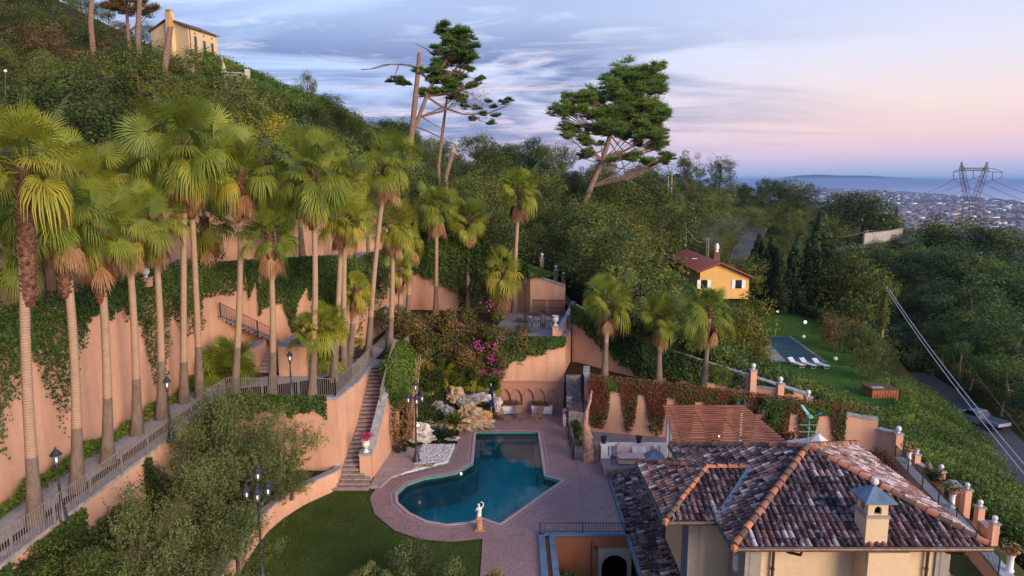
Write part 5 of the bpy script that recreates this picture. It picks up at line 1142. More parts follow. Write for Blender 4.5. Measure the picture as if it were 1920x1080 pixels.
def cypress_proto(seed):
    rng = np.random.default_rng(seed); root = thing('cypress_tree', '', 'cypress'); cl = Cloud(); h = 10.0; cs = []; rd = []
    for i in range(90):
        f = rng.random() ** .8; z = .5 + f * (h - .7); rr = 1.05 * min(1, (1 - f) * 1.9 + .05) * min(1, .55 + f * 2); a = rng.random() * 6.28; q = rr * (.4 + .5 * rng.random()); cs.append((q * math.cos(a), q * math.sin(a), z)); rd.append(.28 + .5 * rr * (1 - .3 * f))
    for c, r in zip(cs, rd):
        n = 60; d = rng.normal(size=(n, 3)); d /= np.linalg.norm(d, axis=1, keepdims=True); P = np.array(c) + d * r * np.array([.55, .55, 1.5]); N = d * np.array([1, 1, .3]); V, F, T = leaf_quads(P, N, .34, .10, rng, .3 + .4 * rng.random() + .15 * rng.normal(size=n)); cl.add(V, F, T)
    link('crown', cl.mesh('crown', 'leaf_cypress'), (0, 0, 0), root); MB().tube([(0, 0, 0), (0, 0, 5)], [.16, .06], 6).build('trunk', 'bark', root); return root
T_CYP = [cypress_proto(3), cypress_proto(4)]
KINDS = {'dark': T_DARK, 'mid': T_MID, 'grey': T_GREY, 'gold': T_GOLD, 'yel': T_YEL, 'rust': T_RUST, 'pine': T_PINE, 'cyp': T_CYP}
HT = {'dark': 7.6, 'mid': 7.0, 'grey': 5.6, 'gold': 6.9, 'yel': 7.0, 'rust': 5.5, 'pine': 8.2, 'cyp': 10.4}
USED = {id(p): [] for L in KINDS.values() for p in L}; TREEPOS = []
def tree(kind, x, y, z, h, label, group=None, wide=1.0):
    p = trng.choice(KINDS[kind]); s = h / HT[kind]; TREEPOS.append((x, y, s * 2.4 * wide))
    return place(p, USED[id(p)], (x, y, z), trng.uniform(0, 6.28), (s * wide, s * wide, s), label, group)
def treepx(kind, u, vbase, vtop, d, label, group=None, wide=1.0, zoff=0.0):
    """a tree whose crown top shows at (u, vtop) and which stands on the terrain at distance d"""
    t = atd(u, vtop, d); z = min(th(t.x, t.y), t.z - 1.5); 
    if vbase is not None: z = atd(u, vbase, d).z
    return tree(kind, t.x, t.y, z, t.z - z, label, group, wide)
for a in [('cyp', 1425, 575, 432, 118, 'slim dark cypress, left of the row', None, 1.3), ('cyp', 1450, 580, 436, 116, 'second slim cypress from the left', None, 1.4), ('cyp', 1497, 600, 442, 112, 'broad dark cypress in the middle of the row', None, 1.7), ('cyp', 1543, 610, 386, 112, 'tallest cypress with a pointed tip', None, 1.5), ('cyp', 1412, 570, 462, 120, 'short dark cypress at the left end of the row', None, 1.3), ('cyp', 1522, 605, 440, 113, 'cypress filling the gap beside the tallest one', None, 1.7), ('cyp', 1470, 590, 470, 112, 'short cypress between the slim pair and the broad one', None, 1.5),
          ('dark', 1120, None, 318, 118, 'dark tree hiding the foot of the broad pine', None, 1.1), ('mid', 1170, None, 322, 122, 'green tree right of the broad pine foot', None, 1.1), ('dark', 1215, None, 318, 126, 'dark tree under the right side of the broad pine', None, 1.1), ('mid', 1080, None, 322, 124, 'green tree left of the broad pine foot', None, 1.1), ('cyp', 1682, None, 384, 230, 'tiny distant cypress against the hazy plain', None, .8), ('dark', 1592, 610, 452, 108, 'big rounded dark tree right of the tallest cypress', None, 1.0), ('mid', 1625, None, 478, 108, 'olive green tree beside the rounded dark tree', None, .8),
          ('gold', 1405, 745, 550, 58, 'big yellow green tree beside the neighbour lawn', None, .72), ('gold', 1372, 745, 590, 56, 'left lobe of yellow green foliage in front of the yellow house', None, .75), ('gold', 1420, 730, 630, 56, 'right lobe of yellow green foliage beside the lawn', None, .55),
          ('yel', 500, None, 176, 62, 'bright yellow conifer standing out on the hill behind the palms', None, .75), ('yel', 452, None, 214, 61, 'lower yellow green conifer behind the tallest palm', None, .7), ('gold', 1100, None, 360, 84, 'tall ivy clad yellow green tree below the big pine', None, .8), ('gold', 1075, None, 440, 74, 'yellow green tree above the iron fence', None, .8),
          ('grey', 1150, None, 425, 82, 'silvery olive tree below the big pine', None, 1.3), ('grey', 1190, None, 440, 84, 'silvery bush right of the big olive', None, 1.1), ('dark', 1245, None, 360, 105, 'dark round tree left of the twin poles', None, 1.1), ('mid', 1010, None, 420, 78, 'green tree behind the orange skirted palm', None, 1.0),
          ('mid', 1355, 728, 675, 45.5, 'small orange leaved tree by the stepped wall', None, .8)]: treepx(*a)
# distant ridge trees
for u, v, d_, k, w, lb in [(1000, 252, 160, 'dark', 1.1, 'dark dome shaped tree on the ridge between the pines'), (1055, 262, 160, 'dark', 1.0, 'second dark dome tree on the ridge left of the big pine'), (750, 215, 145, 'dark', 1.0, 'dark tree on the ridge beside the broken pine'), (575, 132, 148, 'mid', .7, 'spindly tree breaking the skyline above the bright hedge'), (1352, 288, 225, 'dark', .9, 'lone shrubby tree on the terraced ridge'), (1290, 283, 215, 'gold', .9, 'pale leafy tree on the ridge right of the big pine'),
                           (1435, 330, 250, 'mid', 1.2, 'grey green tree on the ridge'), (1465, 335, 245, 'dark', 1.1, 'dark tree left of the largest ridge tree'), (1498, 333, 235, 'dark', 1.5, 'largest round dark tree on the ridge'), (1580, 357, 225, 'dark', 1.2, 'dark tree before the town, left of its neighbour'), (1622, 354, 215, 'dark', 1.4, 'round dark tree standing out before the town'), (1665, 390, 210, 'mid', 1.0, 'low tree by the road bend'),
                           (1765, 400, 200, 'gold', 1.3, 'yellowish tree below the pylon'), (1810, 405, 190, 'dark', 1.7, 'big dark tree at the foot of the pylon'), (1850, 420, 180, 'dark', 1.3, 'dark tree right of the pylon'), (1900, 420, 175, 'dark', 1.2, 'dark tree at the right edge below the plain')]: treepx(k, u, None, v, d_, lb, None, w)
# tall canopy pines filling the slope on the right
CANOPY = []; gp_ = 'canopy pines on the slope right of the power cable'
for u, v, d_, w in [(1700, 490, 150, 1.1), (1735, 455, 145, 1.3), (1790, 450, 135, 1.5), (1845, 460, 125, 1.5), (1895, 490, 115, 1.4), (1760, 520, 120, 1.3), (1815, 530, 108, 1.3), (1865, 560, 100, 1.2), (1910, 590, 92, 1.1), (1720, 545, 118, 1.0), (1775, 600, 100, 1.0), (1830, 620, 92, 1.0), (1890, 660, 86, 1.0), (1940, 520, 110, 1.4), (1700, 600, 108, .9), (1680, 480, 165, 1.0), (1655, 520, 140, 1.0), (1745, 690, 92, .7), (1800, 690, 90, .8)]:
    CANOPY.append((treepx('pine', u, None, v, d_, 'bright topped canopy pine in the wood right of the power cable', gp_, w), 'bright topped canopy pine', (u, v + 20)))
# hillside wood: individual trees scattered on the visible slope
def clear(x, y, m=0.0):
    return not (inpoly(x, y, GARDEN) or inpoly(x, y, LAWN2) or inpoly(x, y, HOUSEPAD) or (y < 40 and x > -30))
def vis_px(x, y, z):
    p = Vector((x, y, z - CAMH)); d = p.y * cp - p.z * sp; v = 540 - FPX * (p.y * sp + p.z * cp) / d; return 960 + FPX * p.x / d, v, d
WROAD = []
cand = []; tries = 0
while tries < 60000 and len(cand) < 1300:
    tries += 1; d_ = 45 + 285 * trng.random() ** 1.2; a = trng.uniform(-.85, .86); x = a * d_; y = d_
    if not clear(x, y): continue
    if x > 22 and y < 92 and x < 62: continue
    if (abs(x - 45.5 - (y - 60) * .4) < 6 and y < 120 and x > 40): continue
    cand.append((x, y))
cand = np.array(cand); cz = terr(cand[:, 0], cand[:, 1]); keep = []; cell = {}
for i, ((x, y), z) in enumerate(zip(cand, cz)):
    u, v, d_ = vis_px(x, y, z + 3)
    if u < -60 or u > 1980 or v > 1100 or v < -60: continue
    s = 3.3 + d_ * .013; ok = True; k = (int(x // 8), int(y // 8))
    for dx in (-1, 0, 1):
        for dy in (-1, 0, 1):
            for (a, b, r_) in cell.get((k[0] + dx, k[1] + dy), []):
                if (a - x) ** 2 + (b - y) ** 2 < (.5 * (s + r_)) ** 2: ok = False
    if any((a - x) ** 2 + (b - y) ** 2 < (r_ * .9 + 1) ** 2 for a, b, r_ in TREEPOS[:70]): ok = False
    if 265 < u < 480 and 40 < v < 175 and d_ < 150 : ok = v > 112 + (u > 400) * 55
    if 1205 < u < 1430 and 425 < v < 660 and d_ < 100: ok = False
    if 1385 < u < 1600 and 430 < v < 640 and d_ < 124: ok = False
    if 1380 < u < 1480 and 430 < v < 500 and d_ > 120: ok = False
    if 1370 < u < 1720 and v > 540 and d_ < 118: ok = False
    if ok: keep.append((x, y, z, u, v, d_)); cell.setdefault(k, []).append((x, y, s))
NAME = {'dark': 'dark green', 'mid': 'mid green', 'grey': 'silvery green', 'gold': 'yellow green', 'rust': 'rust brown', 'pine': 'bright green pine'}
def zone(u, v, d_):
    if u < 420: return 'on the slope behind the left palms' if v > 120 else 'high in the upper left corner'
    if u < 800: return 'on the slope below the hill villa' if d_ > 95 else 'just above the uppermost garden wall'
    if u < 1280: return 'in the hollow under the tall pines' if d_ > 95 else 'above the iron fence'
    if u < 1560: return 'on the terraced hillside above the red roof' if v < 450 else 'behind the cypress row'
    return 'in the wood around the road bend' if v < 480 else 'in the dark wood on the right'
HILL = []; keep.sort(key=lambda k: k[5]); near = keep[:255]; far = keep[255:]
for x, y, z, u, v, d_ in near:
    n_ = mnoise.noise(Vector((x, y, 0)) * .035); q = trng.random() * .7 + n_ * .8 + .15
    if u > 1640 and v > 440: kind = 'pine' if q > .2 else 'dark'
    elif u < 330 and v < 160 and q < .25: kind = 'rust'
    else: kind = 'rust' if q < -.05 else 'dark' if q < .33 else 'mid' if q < .66 else 'grey' if q < .74 else 'gold' if q > .93 else 'mid'
    h = (4.0 + 3.6 * trng.random()) * (1.0 if kind != 'rust' else .8) * (1.15 if d_ > 100 else 1)
    if u < 700 and d_ > 128: h *= .6
    if kind == 'pine': h *= 1.25
    zn = zone(u, v, d_); o = tree(kind, x, y, z - .4, h, NAME[kind] + ' tree ' + zn, NAME[kind] + ' trees ' + zn, trng.uniform(.95, 1.35)); HILL.append((o, NAME[kind], vis_px(x, y, z + h * .7)[:2]))
LM = [('the hill villa', 350, 75), ('the crumbling outbuilding', 440, 145), ('the splintered trunk before the hill villa', 312, 90), ('the first palm crown', 50, 290), ('the tallest palm crown', 345, 240), ('the yellow conifer', 505, 250), ('the thick snapped pine trunk', 780, 200), ('the ivy footed thin trunk', 830, 250), ('the short snapped trunk', 845, 305), ('the broad healthy pine', 1150, 220),
      ('the orange skirted palm', 970, 360), ('the iron fence', 1060, 530), ('the silvery olive', 1150, 460), ('the twin poles', 1257, 345), ('the red roof', 1300, 490), ('the tallest cypress', 1543, 470), ('the white road wall', 1655, 450), ('the pylon', 1822, 370), ('the ivy clad cable pole', 1662, 570), ('the parked truck', 1850, 785), ('the white globe at the left edge', 10, 133), ('the twin palms by the dark ivy', 850, 400), ('the palm behind the bench', 725, 300), ('the lone ridge shrub tree', 1352, 300), ('the bare wooden pole', 1803, 690)]
ORD = ['nearest', 'second nearest', 'third nearest', 'fourth nearest', 'fifth nearest', 'sixth nearest', 'seventh nearest', 'eighth nearest', 'ninth nearest', 'tenth nearest']
def locate(items):
    sets = {}
    for o, nm, (u, v) in items:
        l, lu, lv = min(LM, key=lambda q: (q[1] - u) ** 2 + (q[2] - v) ** 2); dx, dy = u - lu, v - lv; a = math.degrees(math.atan2(-dy, dx)) % 360
        w = ['right of', 'up right of', 'above', 'up left of', 'left of', 'down left of', 'below', 'down right of'][int((a + 22.5) // 45) % 8]; sets.setdefault((nm, w, l), []).append((math.hypot(dx, dy), o))
    for (nm, w, l), L in sets.items():
        L.sort(key=lambda q: q[0])
        for i, (_, o) in enumerate(L):
            t = nm if nm.endswith('pine') else nm + ' tree'; o['label'] = (t + ' ' + w + ' ' + l) if len(L) == 1 else (ORD[min(i, 9)] + ' ' + t + ' ' + w + ' ' + l)
locate(HILL); locate(CANOPY)
# the rest of the wood, further off, reads as one mass
def far_wood(name, items, mat, seed, leaf, label, h0=5.0):
    rng = np.random.default_rng(seed); cl = Cloud()
    for (x, y, z, u, v, d_) in items:
        h = h0 * (.75 + .6 * rng.random()) * (.62 if (u < 700 and d_ > 125) else 1); w = h * (.42 + .15 * rng.random()); cs = crown_centres(rng, 11, w, w, h * .1, h, 1, .3); t0 = .25 + .5 * rng.random()
        clump_leaves(cl, [(x + a, y + b, z - .5 + c) for a, b, c in cs], [h * .24 * (.7 + .6 * rng.random()) for _ in cs], 70, leaf * .74, rng, .5, .14, .85, tints=[t0 + .14 * rng.normal() for _ in cs])
    V, F, T = cl.arrays(); return tag(link(name, npmesh(name, V, F, mat, T), (0, 0, 0)), label, 'wood', kind='stuff')
fr_ = random.Random(9); A_, B_, C_ = [], [], []
for it in far:
    n_ = mnoise.noise(Vector((it[0], it[1], 0)) * .03) + .5 * fr_.random() - .25
    (A_ if n_ < .12 else B_ if n_ < .42 else C_).append(it)
far_wood('far_wood', A_, 'leaf_dark', 1, .55, 'dark green wood covering the upper hillside'); far_wood('far_wood', B_, 'leaf_mid', 2, .52, 'lighter green wood covering the upper hillside')
if C_: far_wood('far_scrub', C_, 'leaf_gold', 3, .5, 'yellowing scrub patches on the upper hillside', 4.0)
print('trees', len(keep), len(near), len(A_), len(B_), len(C_))
# undergrowth between the trees
def terrain_scrub(name, n, region, mat, seed, leaf, label, hmax=.9, kind='stuff', spread=1.0, tv=.18, per=9, cat='undergrowth'):
    rng = np.random.default_rng(seed); P = []
    while len(P) < n:
        p = region(rng)
        if p is not None: P.append(p)
    P = np.array(P); z = terr(P[:, 0], P[:, 1]); base = np.repeat(np.stack([P[:, 0], P[:, 1], z], 1), per, 0); m = len(base)
    base += rng.normal(size=(m, 3)) * np.array([.5, .5, 0]) * spread; base[:, 2] += hmax * rng.random(m); nn = np.array([mnoise.noise(Vector((a, b, 0)) * .22) for a, b in P]); T = np.repeat(.38 + .9 * nn, per) + rng.normal(size=m) * tv
    V, F, T = leaf_quads(base, rng.normal(size=(m, 3)) * .7 + np.array([.15, -.3, .8]), leaf * (.6 + .8 * rng.random(m)), leaf * .6 * (.6 + .8 * rng.random(m)), rng, T)
    return tag(link(name, npmesh(name, V, F, mat, T), (0, 0, 0)), label, cat, kind=kind)
def reg_hill(rng):
    d_ = 45 + 130 * rng.random() ** 1.1; a = -.82 + 1.6 * rng.random(); x, y = a * d_, d_
    if not clear(x, y) or (x > 22 and y < 92): return None
    return x, y
terrain_scrub('undergrowth', 13000, reg_hill, 'leaf_mid', 21, .24, 'low shrubs and brambles between the hillside trees', 1.1, per=15)
SLOPE = [(25.0, 47.5), (27.3, 40), (26.2, 32), (24.8, 24), (26, 15), (34, 30), (40, 45), (44.2, 55), (47.8, 64), (51.2, 73), (53.2, 80), (50, 84), (46, 80), (41, 69), (39.5, 61.5), (31, 60), (25, 62), (22, 52)]
def reg_slope(rng):
    x, y = 22 + 36 * rng.random(), 15 + 70 * rng.random()
    return (x, y) if inpoly(x, y, SLOPE) and not inpoly(x, y, LAWN2) else None
terrain_scrub('bramble_slope', 9000, reg_slope, 'shrub_bright', 22, .19, 'bright green brambles covering the bank between garden wall and road', 1.0, per=18)
terrain_scrub('bramble_dark', 5000, reg_slope, 'leaf_dark', 27, .20, 'darker brambles mixed into the bank between garden wall and road', 1.15, per=16)  # second, darker green leaf colour mixed into the same bank
def reg_ivyslope(rng):
    x, y = 1 + 26 * rng.random(), 49 + 42 * rng.random()
    return (x, y) if inpoly(x, y, [(6.8, 57), (6.6, 50.8), (14.6, 50), (22, 47.4), (27, 60), (28, 84), (22, 92), (14, 80), (8, 66), (4, 63)]) else None
terrain_scrub('ivy_bank', 6500, reg_ivyslope, 'ivy_leaf', 23, .30, 'ivy and low shrubs covering the bank behind the three right palms', .8, per=12)
def reg_ridge(rng):
    u = 405 + 330 * rng.random(); d_ = 135 + 22 * rng.random(); x = (u - 960) / FPX * d_; return (x, d_)
terrain_scrub('bright_hedge', 2600, reg_ridge, 'shrub_bright', 24, .45, 'bright green young pines along the skyline below the hill villa', 3.0, per=16, spread=1.2)
def reg_rightwood(rng):
    d_ = 75 + 150 * rng.random(); a = .45 + .4 * rng.random(); x, y = a * d_, d_
    if abs(x - 45.5 - (y - 60) * .4) < 8 and y < 100: return None
    return (x, y) if x > 50 + (y - 75) * .1 else None
terrain_scrub('wood_floor', 5000, reg_rightwood, 'leaf_cypress', 25, .5, 'undergrowth beneath the wood on the right, coloured dark for its shade', 1.8, per=10)  # leaf colour darkened to stand in for shade under the crowns
# yellow hedge bushes beside the brambles and the hedge above the second lawn
for u, v, d_, h, k, lb in [(1615, 620, 82, 3.2, 'mid', 'bright conical hedge tree at the right edge of the neighbour lawn'), (1635, 665, 76, 3.0, 'mid', 'second hedge tree along the neighbour lawn'), (1580, 600, 88, 3.4, 'rust', 'bare branched shrub with autumn leaves on the neighbour lawn'), (1560, 590, 92, 2.6, 'rust', 'smaller autumn shrub behind the branched one')]:
    p = atd(u, v, d_); tree(k, p.x, p.y, max(-5.4, th(p.x, p.y)), h * 1.6, lb)
# ---------------------------------------------------------------- climbing plants on the walls
def seg_at(pts, s):
    P = [Vector(p) for p in pts]; L = [(b - a).length for a, b in zip(P[:-1], P[1:])]; t = s * sum(L)
    for a, b, l in zip(P[:-1], P[1:], L):
        if t <= l: d = (b - a).normalized(); return a + d * t, d
        t -= l
    return P[-1], (P[-1] - P[-2]).normalized()
def poly_ivy(pts, top, low, right=True, over=.15):
    """leaves between the wall top top(s) and the ragged lower edge low(s)"""
    def f(rng):
        s = rng.random(); p, d = seg_at(pts, s); zt = top(s) + over; zl = low(s, p); z = zl + (zt - zl) * rng.random() ** .85
        if z < zl + .0 or zt < zl: return None
        h = (z - zl) / max(.3, zt - zl)
        if rng.random() > .35 + .9 * h + .5 * vnoise((p.x * 2, p.y * 2, z), 1.5): return None
        nn = (d.y, -d.x, 0) if right else (-d.y, d.x, 0); return (p.x, p.y, z), nn
    return f
# the tall wall: pieces of ivy hanging between the palms, measured along Y
CA = [(-18.95, 14), (-19.0, 38)]
def low_c(s, p):
    y = p.y; n = vnoise((y, 0, 0), .9) + .6 * vnoise((y, 5, 0), 2.2)
    strands = 3.2 * max(0, vnoise((y, 9, 0), .35) + .15) * 2.2; return 11.2 - .25 - 2.4 * max(0, n) - strands * 1.15
ivy('ivy', 'ivy and trailing shrubs hanging down the left half of the tall wall', poly_ivy(CA, lambda s: 11.9, low_c), .125, 'ivy_leaf', 1, 24000, .45)
CB = [(-19.0, 38), (-18.6, 41.2), (-17.4, 44.4)]
ivy('ivy', 'short ivy fringe along the top of the tall wall above the iron stair rail', poly_ivy(CB, lambda s: 11.8, lambda s, p: 9.9 - .8 * max(0, vnoise((p.y, 1, 0), 1.2)) - (2.0 if s < .35 else 0)), .13, 'ivy_leaf', 2, 5600, .4)
CC = [(-17.4, 44.4), (-14.4, 46.4), (-11.0, 47.7)]
ivy('ivy', 'thick curtain of ivy covering the wall behind the short skirted palm', poly_ivy(CC, lambda s: 11.7, lambda s, p: 6.6 + 2.2 * abs(math.sin(s * 8)) - .9 * vnoise((p.x, 2, 0), 1.5) + (2.6 if s < .08 else 0) + (1.2 if .42 < s < .55 else 0)), .14, 'ivy_leaf', 3, 19000, .55)
CD = [(-11.0, 47.7), (-10.4, 53), (-10.3, 62)]
ivy('ivy', 'ivy over the wall corner behind the middle palms', poly_ivy(CD, lambda s: 11.5, lambda s, p: 7.4 + 1.5 * vnoise((p.y, 4, 0), .8)), .18, 'ivy_leaf', 4, 6000, .45)
CE = [(-10.4, 63.1), (-5.5, 62.5), (.4, 60.5), (1.5, 59.1), (4.5, 58.5)]
ivy('ivy', 'dark ivy covering the back wall behind the two twin palms', poly_ivy(CE, lambda s: 12.1 - max(0, s - .3) * 5.0, lambda s, p: (9.0 - s * 7 if s < .35 else 5.0) if s < .62 else 8.2 + (s - .62) * 2), .22, 'ivy_leaf', 5, 15000, .6)
CF = [(4.75, 52.4), (9.4, 48.2), (15.0, 46.9), (20.5, 45.6)]
def low_f(s, p):
    x = p.x
    return (6.0 - (x - 5) * .78 if x < 9.2 else 2.75 - (x - 9.2) * .02) + .35 * vnoise((x, 3, 0), 1.5)
ivy('ivy', 'ivy falling diagonally over the wall behind the three right palms', poly_ivy(CF, lambda s: 7.4 - s * 5.4, low_f), .2, 'ivy_leaf', 6, 13000, .6)
CN = [(-1.3, 49.0), (3.9, 49.0)]
ivy('ivy', 'ivy hanging over the wall under the dining terrace in a slanting edge', poly_ivy(CN, lambda s: 5.5, lambda s, p: 3.35 + 1.75 * s ** 1.0 - .5 * vnoise((p.x, 1, 0), 2)), .2, 'ivy_leaf', 7, 7500, .6)
# red and green creeper on wall G
GA = GT + [(22.7, 40.6)]
def low_g(s, p):
    x = p.x; w = min(1, max(0, math.sin(x * 3.4 + 1.6 * vnoise((x, 0, 0), .6)) + .55 + .5 * vnoise((x, 11, 0), .5))) ** .5; return 3.3 - s * .8 - .3 - 2.75 * w - .3 * vnoise((x, 6, 0), 3)
def dens_g(gr):
    base_ = poly_ivy(GA, lambda s: 3.5 - s * .8, low_g, over=.2)
    def f(rng):
        r_ = base_(rng)
        if r_ is None or r_[0][0] > 21.0: return None
        g = vnoise((r_[0][0], r_[0][2] * .4, 7), .9) + .25 * rng.normal()
        return r_ if (g > .12) == gr else None
    return f
ivy('creeper', 'rust red creeper hanging down the wall behind the white balustrade and pergola', dens_g(False), .12, 'ivy_red', 8, 24000, .3)
ivy('creeper', 'green creeper mixed into the red one on the wall behind the pergola', dens_g(True), .13, 'ivy_leaf', 9, 8500, .35)
# long wall of the walk: planting hanging over from the lower coping and the front corner
ivy('ivy', 'ivy fringe hanging below the front railing above the olive bushes', poly_ivy([(-15.9, 36.95), (-10.3, 36.55)], lambda s: 5.05, lambda s, p: 4.1 - .5 * vnoise((p.x, 0, 0), 1.5) - .5 * (s < .25)), .14, 'ivy_leaf', 10, 3800, .3)
ivy('ivy', 'dark ivy climbing the long wall below the palm walk', poly_ivy([(-16.15, 14), (-16.15, 36.8)], lambda s: 4.75, lambda s, p: .8 + (4.6 if vnoise((p.y, 2, 0), .42) > -.02 else 0)), .12, 'ivy_leaf', 11, 12000, .4)
def hedge_s(x0, x1, y0, y1, z0, z1):
    def f(rng):
        d = rng.normal(size=3); d /= np.linalg.norm(d); p = (x0 + (x1 - x0) * (.5 + .5 * d[0]), y0 + (y1 - y0) * (.5 + .5 * d[1]), z0 + (z1 - z0) * (.5 + .5 * d[2])); return p, tuple(d)
    return f
ivy('ivy_hedge', 'bright green ivy hedge tumbling over the parapet right of the long stairs', hedge_s(-8.3, -6.5, 40.6, 46.6, 2.6, 6.2), .15, 'shrub_bright', 12, 9500, .5, cat='hedge')
ivy('ivy_hedge', 'trailing ivy and dead stems below the bright hedge by the stairs', hedge_s(-7.5, -6.6, 40.2, 43.5, .3, 3.6), .14, 'leaf_rust', 13, 1800, .5, cat='hedge')
mb = MB()
for i in range(16): x = -6.9 + .6 * prng.random(); y = 42 + 2.2 * prng.random(); mb.tube([(x, y, .4), (x + prng.uniform(-.3, .2), y + .3, 2.4), (x + prng.uniform(-.2, .3), y + .6, 4.6 + prng.random())], [.05, .04, .02], 5)
tag(mb.build('vine_stems', 'root_wood'), 'bundle of bare brown vine stems hanging beside the bright ivy hedge', 'vine')
# strip of low shrubs between the tall wall and the walk
def strip_s(rng):
    y = 18 + 22.5 * rng.random(); x = -18.72 + .42 * rng.random() + .0 * y; h = .25 + .6 * max(0, vnoise((y, 3, 0), .8) + .35); z = 5.02 + h * rng.random() ** .7; return (x, y, z), (.6, 0, .6)
ivy('low_shrubs', 'row of low yellow green shrubs along the foot of the tall wall', strip_s, .13, 'shrub_bright', 14, 7000, .25, cat='shrubs')
def terr2_s(rng):
    y = 16 + 29 * rng.random(); x = -18.9 - .9 * rng.random(); z = 10.9 + (1.4 + .5 * vnoise((y, 3, 0), .7)) * rng.random(); return (x, y, z), (.3, 0, .9)
ivy('planter_shrubs', 'line of dark shrubs along the top of the tall wall', terr2_s, .16, 'ivy_leaf', 15, 9000, .25, cat='shrubs')
def topwall_s(rng):
    s = rng.random(); p, d = seg_at([(-22.6, 14), (-23.6, 32), (-24.8, 38.5), (-24.0, 46.4), (-18.4, 55), (-10.4, 63.4), (-5.5, 63.1), (.6, 61)], s); z = 15.4 - 5.2 * max(0, s - .5) * 2 * .8; return (p.x + rng.normal() * .5, p.y + rng.normal() * .5, z - .6 + 1.9 * rng.random()), (0, -.4, .8)
ivy('hanging_shrubs', 'dark shrubs spilling over the uppermost garden wall', topwall_s, .26, 'leaf_dark', 16, 12000, .5, cat='shrubs')
ivy('creeper_shrubs', 'low reddish green shrubs along the top of the creeper wall', (lambda rng: ((lambda s: ((lambda pd: ((pd[0].x, pd[0].y + .3 + .3 * rng.random(), 3.55 - s * .9 + .3 * rng.random()), (0, -.4, .8)))(seg_at(GA, s))))(rng.random()))), .13, 'leaf_rust', 17, 2600, .2, cat='shrubs')
# ---------------------------------------------------------------- olive bushes in the planter
OL = []
for i in range(3):
    rng = np.random.default_rng(200 + i); root = thing('olive_tree', '', 'olive tree'); cs = crown_centres(rng, 34, 1.75, 1.75, .9, 4.6, 1.1, .4); cl = Cloud()
    for c in cs:                                            # upright twigs carrying narrow leaves
        t0 = .2 + .5 * rng.random()
        for k in range(20):
            a = np.array(c) + rng.normal(size=3) * .28; d = np.array([rng.normal() * .5, rng.normal() * .5, .9]) + (np.array(c) - np.array([0, 0, 2.2])) * .25; d /= np.linalg.norm(d); L = .35 + .4 * rng.random(); n = 17
            f = rng.random(n); P = a + d * (f * L)[:, None] + rng.normal(size=(n, 3)) * .055; V, F, T = leaf_quads(P, rng.normal(size=(n, 3)) + np.array([.2, -.5, .5]), .12, .046, rng, t0 + .25 * f + .12 * rng.normal(size=n)); cl.add(V, F, T)
    link('crown', cl.mesh('crown', 'leaf_olive'), (0, 0, 0), root); mb = MB(); limbs(mb, None, 4.2, cs, rng, .13, 12); mb.build('trunk', 'bark', root, smooth=True); OL.append(root)
UO = {id(p): [] for p in OL}
def olive(u, v, y, sc, lab, k=0, top=None):
    """centre of the crown at photo pixel (u,v), standing at distance y in the planter"""
    p = atY(u, v, y); z = .75; q = OL[k]; s = max(.5, (p.z - z) / 2.9) * sc; return place(q, UO[id(q)], (p.x, p.y, z), trng.uniform(0, 6.2), (sc, sc, s), lab, 'olive bushes between the palm walk and the lawn')
olive(520, 835, 33.8, 1.02, 'olive bush at the right end, against the peach wall', 0); olive(440, 815, 33.5, 1.0, 'bright yellow green olive bush in the middle of the planter', 1); olive(470, 880, 31, .95, 'olive bush right behind the triple lantern', 2)
olive(385, 850, 30.5, 1.0, 'dense olive bush left of the bright one', 0); olive(400, 930, 27.8, .95, 'dark olive bush in front of the dense one', 1); olive(340, 985, 24.8, .85, 'olive bush with bare stems beside the wall gap', 2); olive(250, 985, 22.6, .75, 'olive bush near the lower left railing', 0)
olive(440, 985, 25.5, .8, 'olive bush spilling over the curved planter wall', 1); olive(300, 1045, 21.5, .7, 'lowest olive bush at the bottom edge, left of the lamp', 2); olive(545, 900, 33.0, .6, 'small olive branch over the curved wall', 1); olive(420, 1060, 22.6, .65, 'low olive bush at the bottom edge beside the lamp', 0)
# dark evergreen masses along the wall
def shrub(label, x, y, z, rx, ry, rz, mat, seed, n=900, leaf=.12, cat='shrub', name='shrub', group=None):
    rng = np.random.default_rng(seed); cs = crown_centres(rng, 16, rx * .75, ry * .75, rz * .15, rz * 1.75, 1, .3); cl = Cloud(); clump_leaves(cl, cs, [min(rx, ry, rz) * (.35 + .25 * rng.random()) for _ in cs], n // 16, leaf, rng, .55, .15, .9)
    root = thing(name, label, cat, (x, y, z), group); me = cl.mesh('foliage', mat); o = link('foliage', me, (x, y, z), root); mb = MB()
    for c in cs[:6]: mb.tube([(x, y, z), (x + c[0] * .5, y + c[1] * .5, z + c[2] * .6), (x + c[0], y + c[1], z + c[2])], [.05, .035, .012], 5)
    mb.build('stem', 'bark', root); return root
for i, (u, v, y, rx, rz, lb) in enumerate([(60, 1055, 21.0, .9, .9, 'dark green bush at the bottom left corner below the railing'), (130, 1040, 21.8, 1.1, 1.1, 'dark bush beside the wall, second from the left corner'), (225, 960, 25.2, 1.3, 1.4, 'big dark evergreen bush against the wall under the railing'), (275, 900, 28.5, 1.1, 1.3, 'dark evergreen bush higher up along the wall'), (365, 810, 33.5, 1.1, 1.3, 'dark bush in the corner under the railing'), (180, 1060, 20.5, 1.0, .9, 'dark bush at the bottom edge under the railing')]):
    p = atY(u, v, y); shrub(lb, p.x, y, max(.7, p.z - rz * 1.25), rx, rx, rz, 'leaf_dark', 300 + i, 5600, .10)
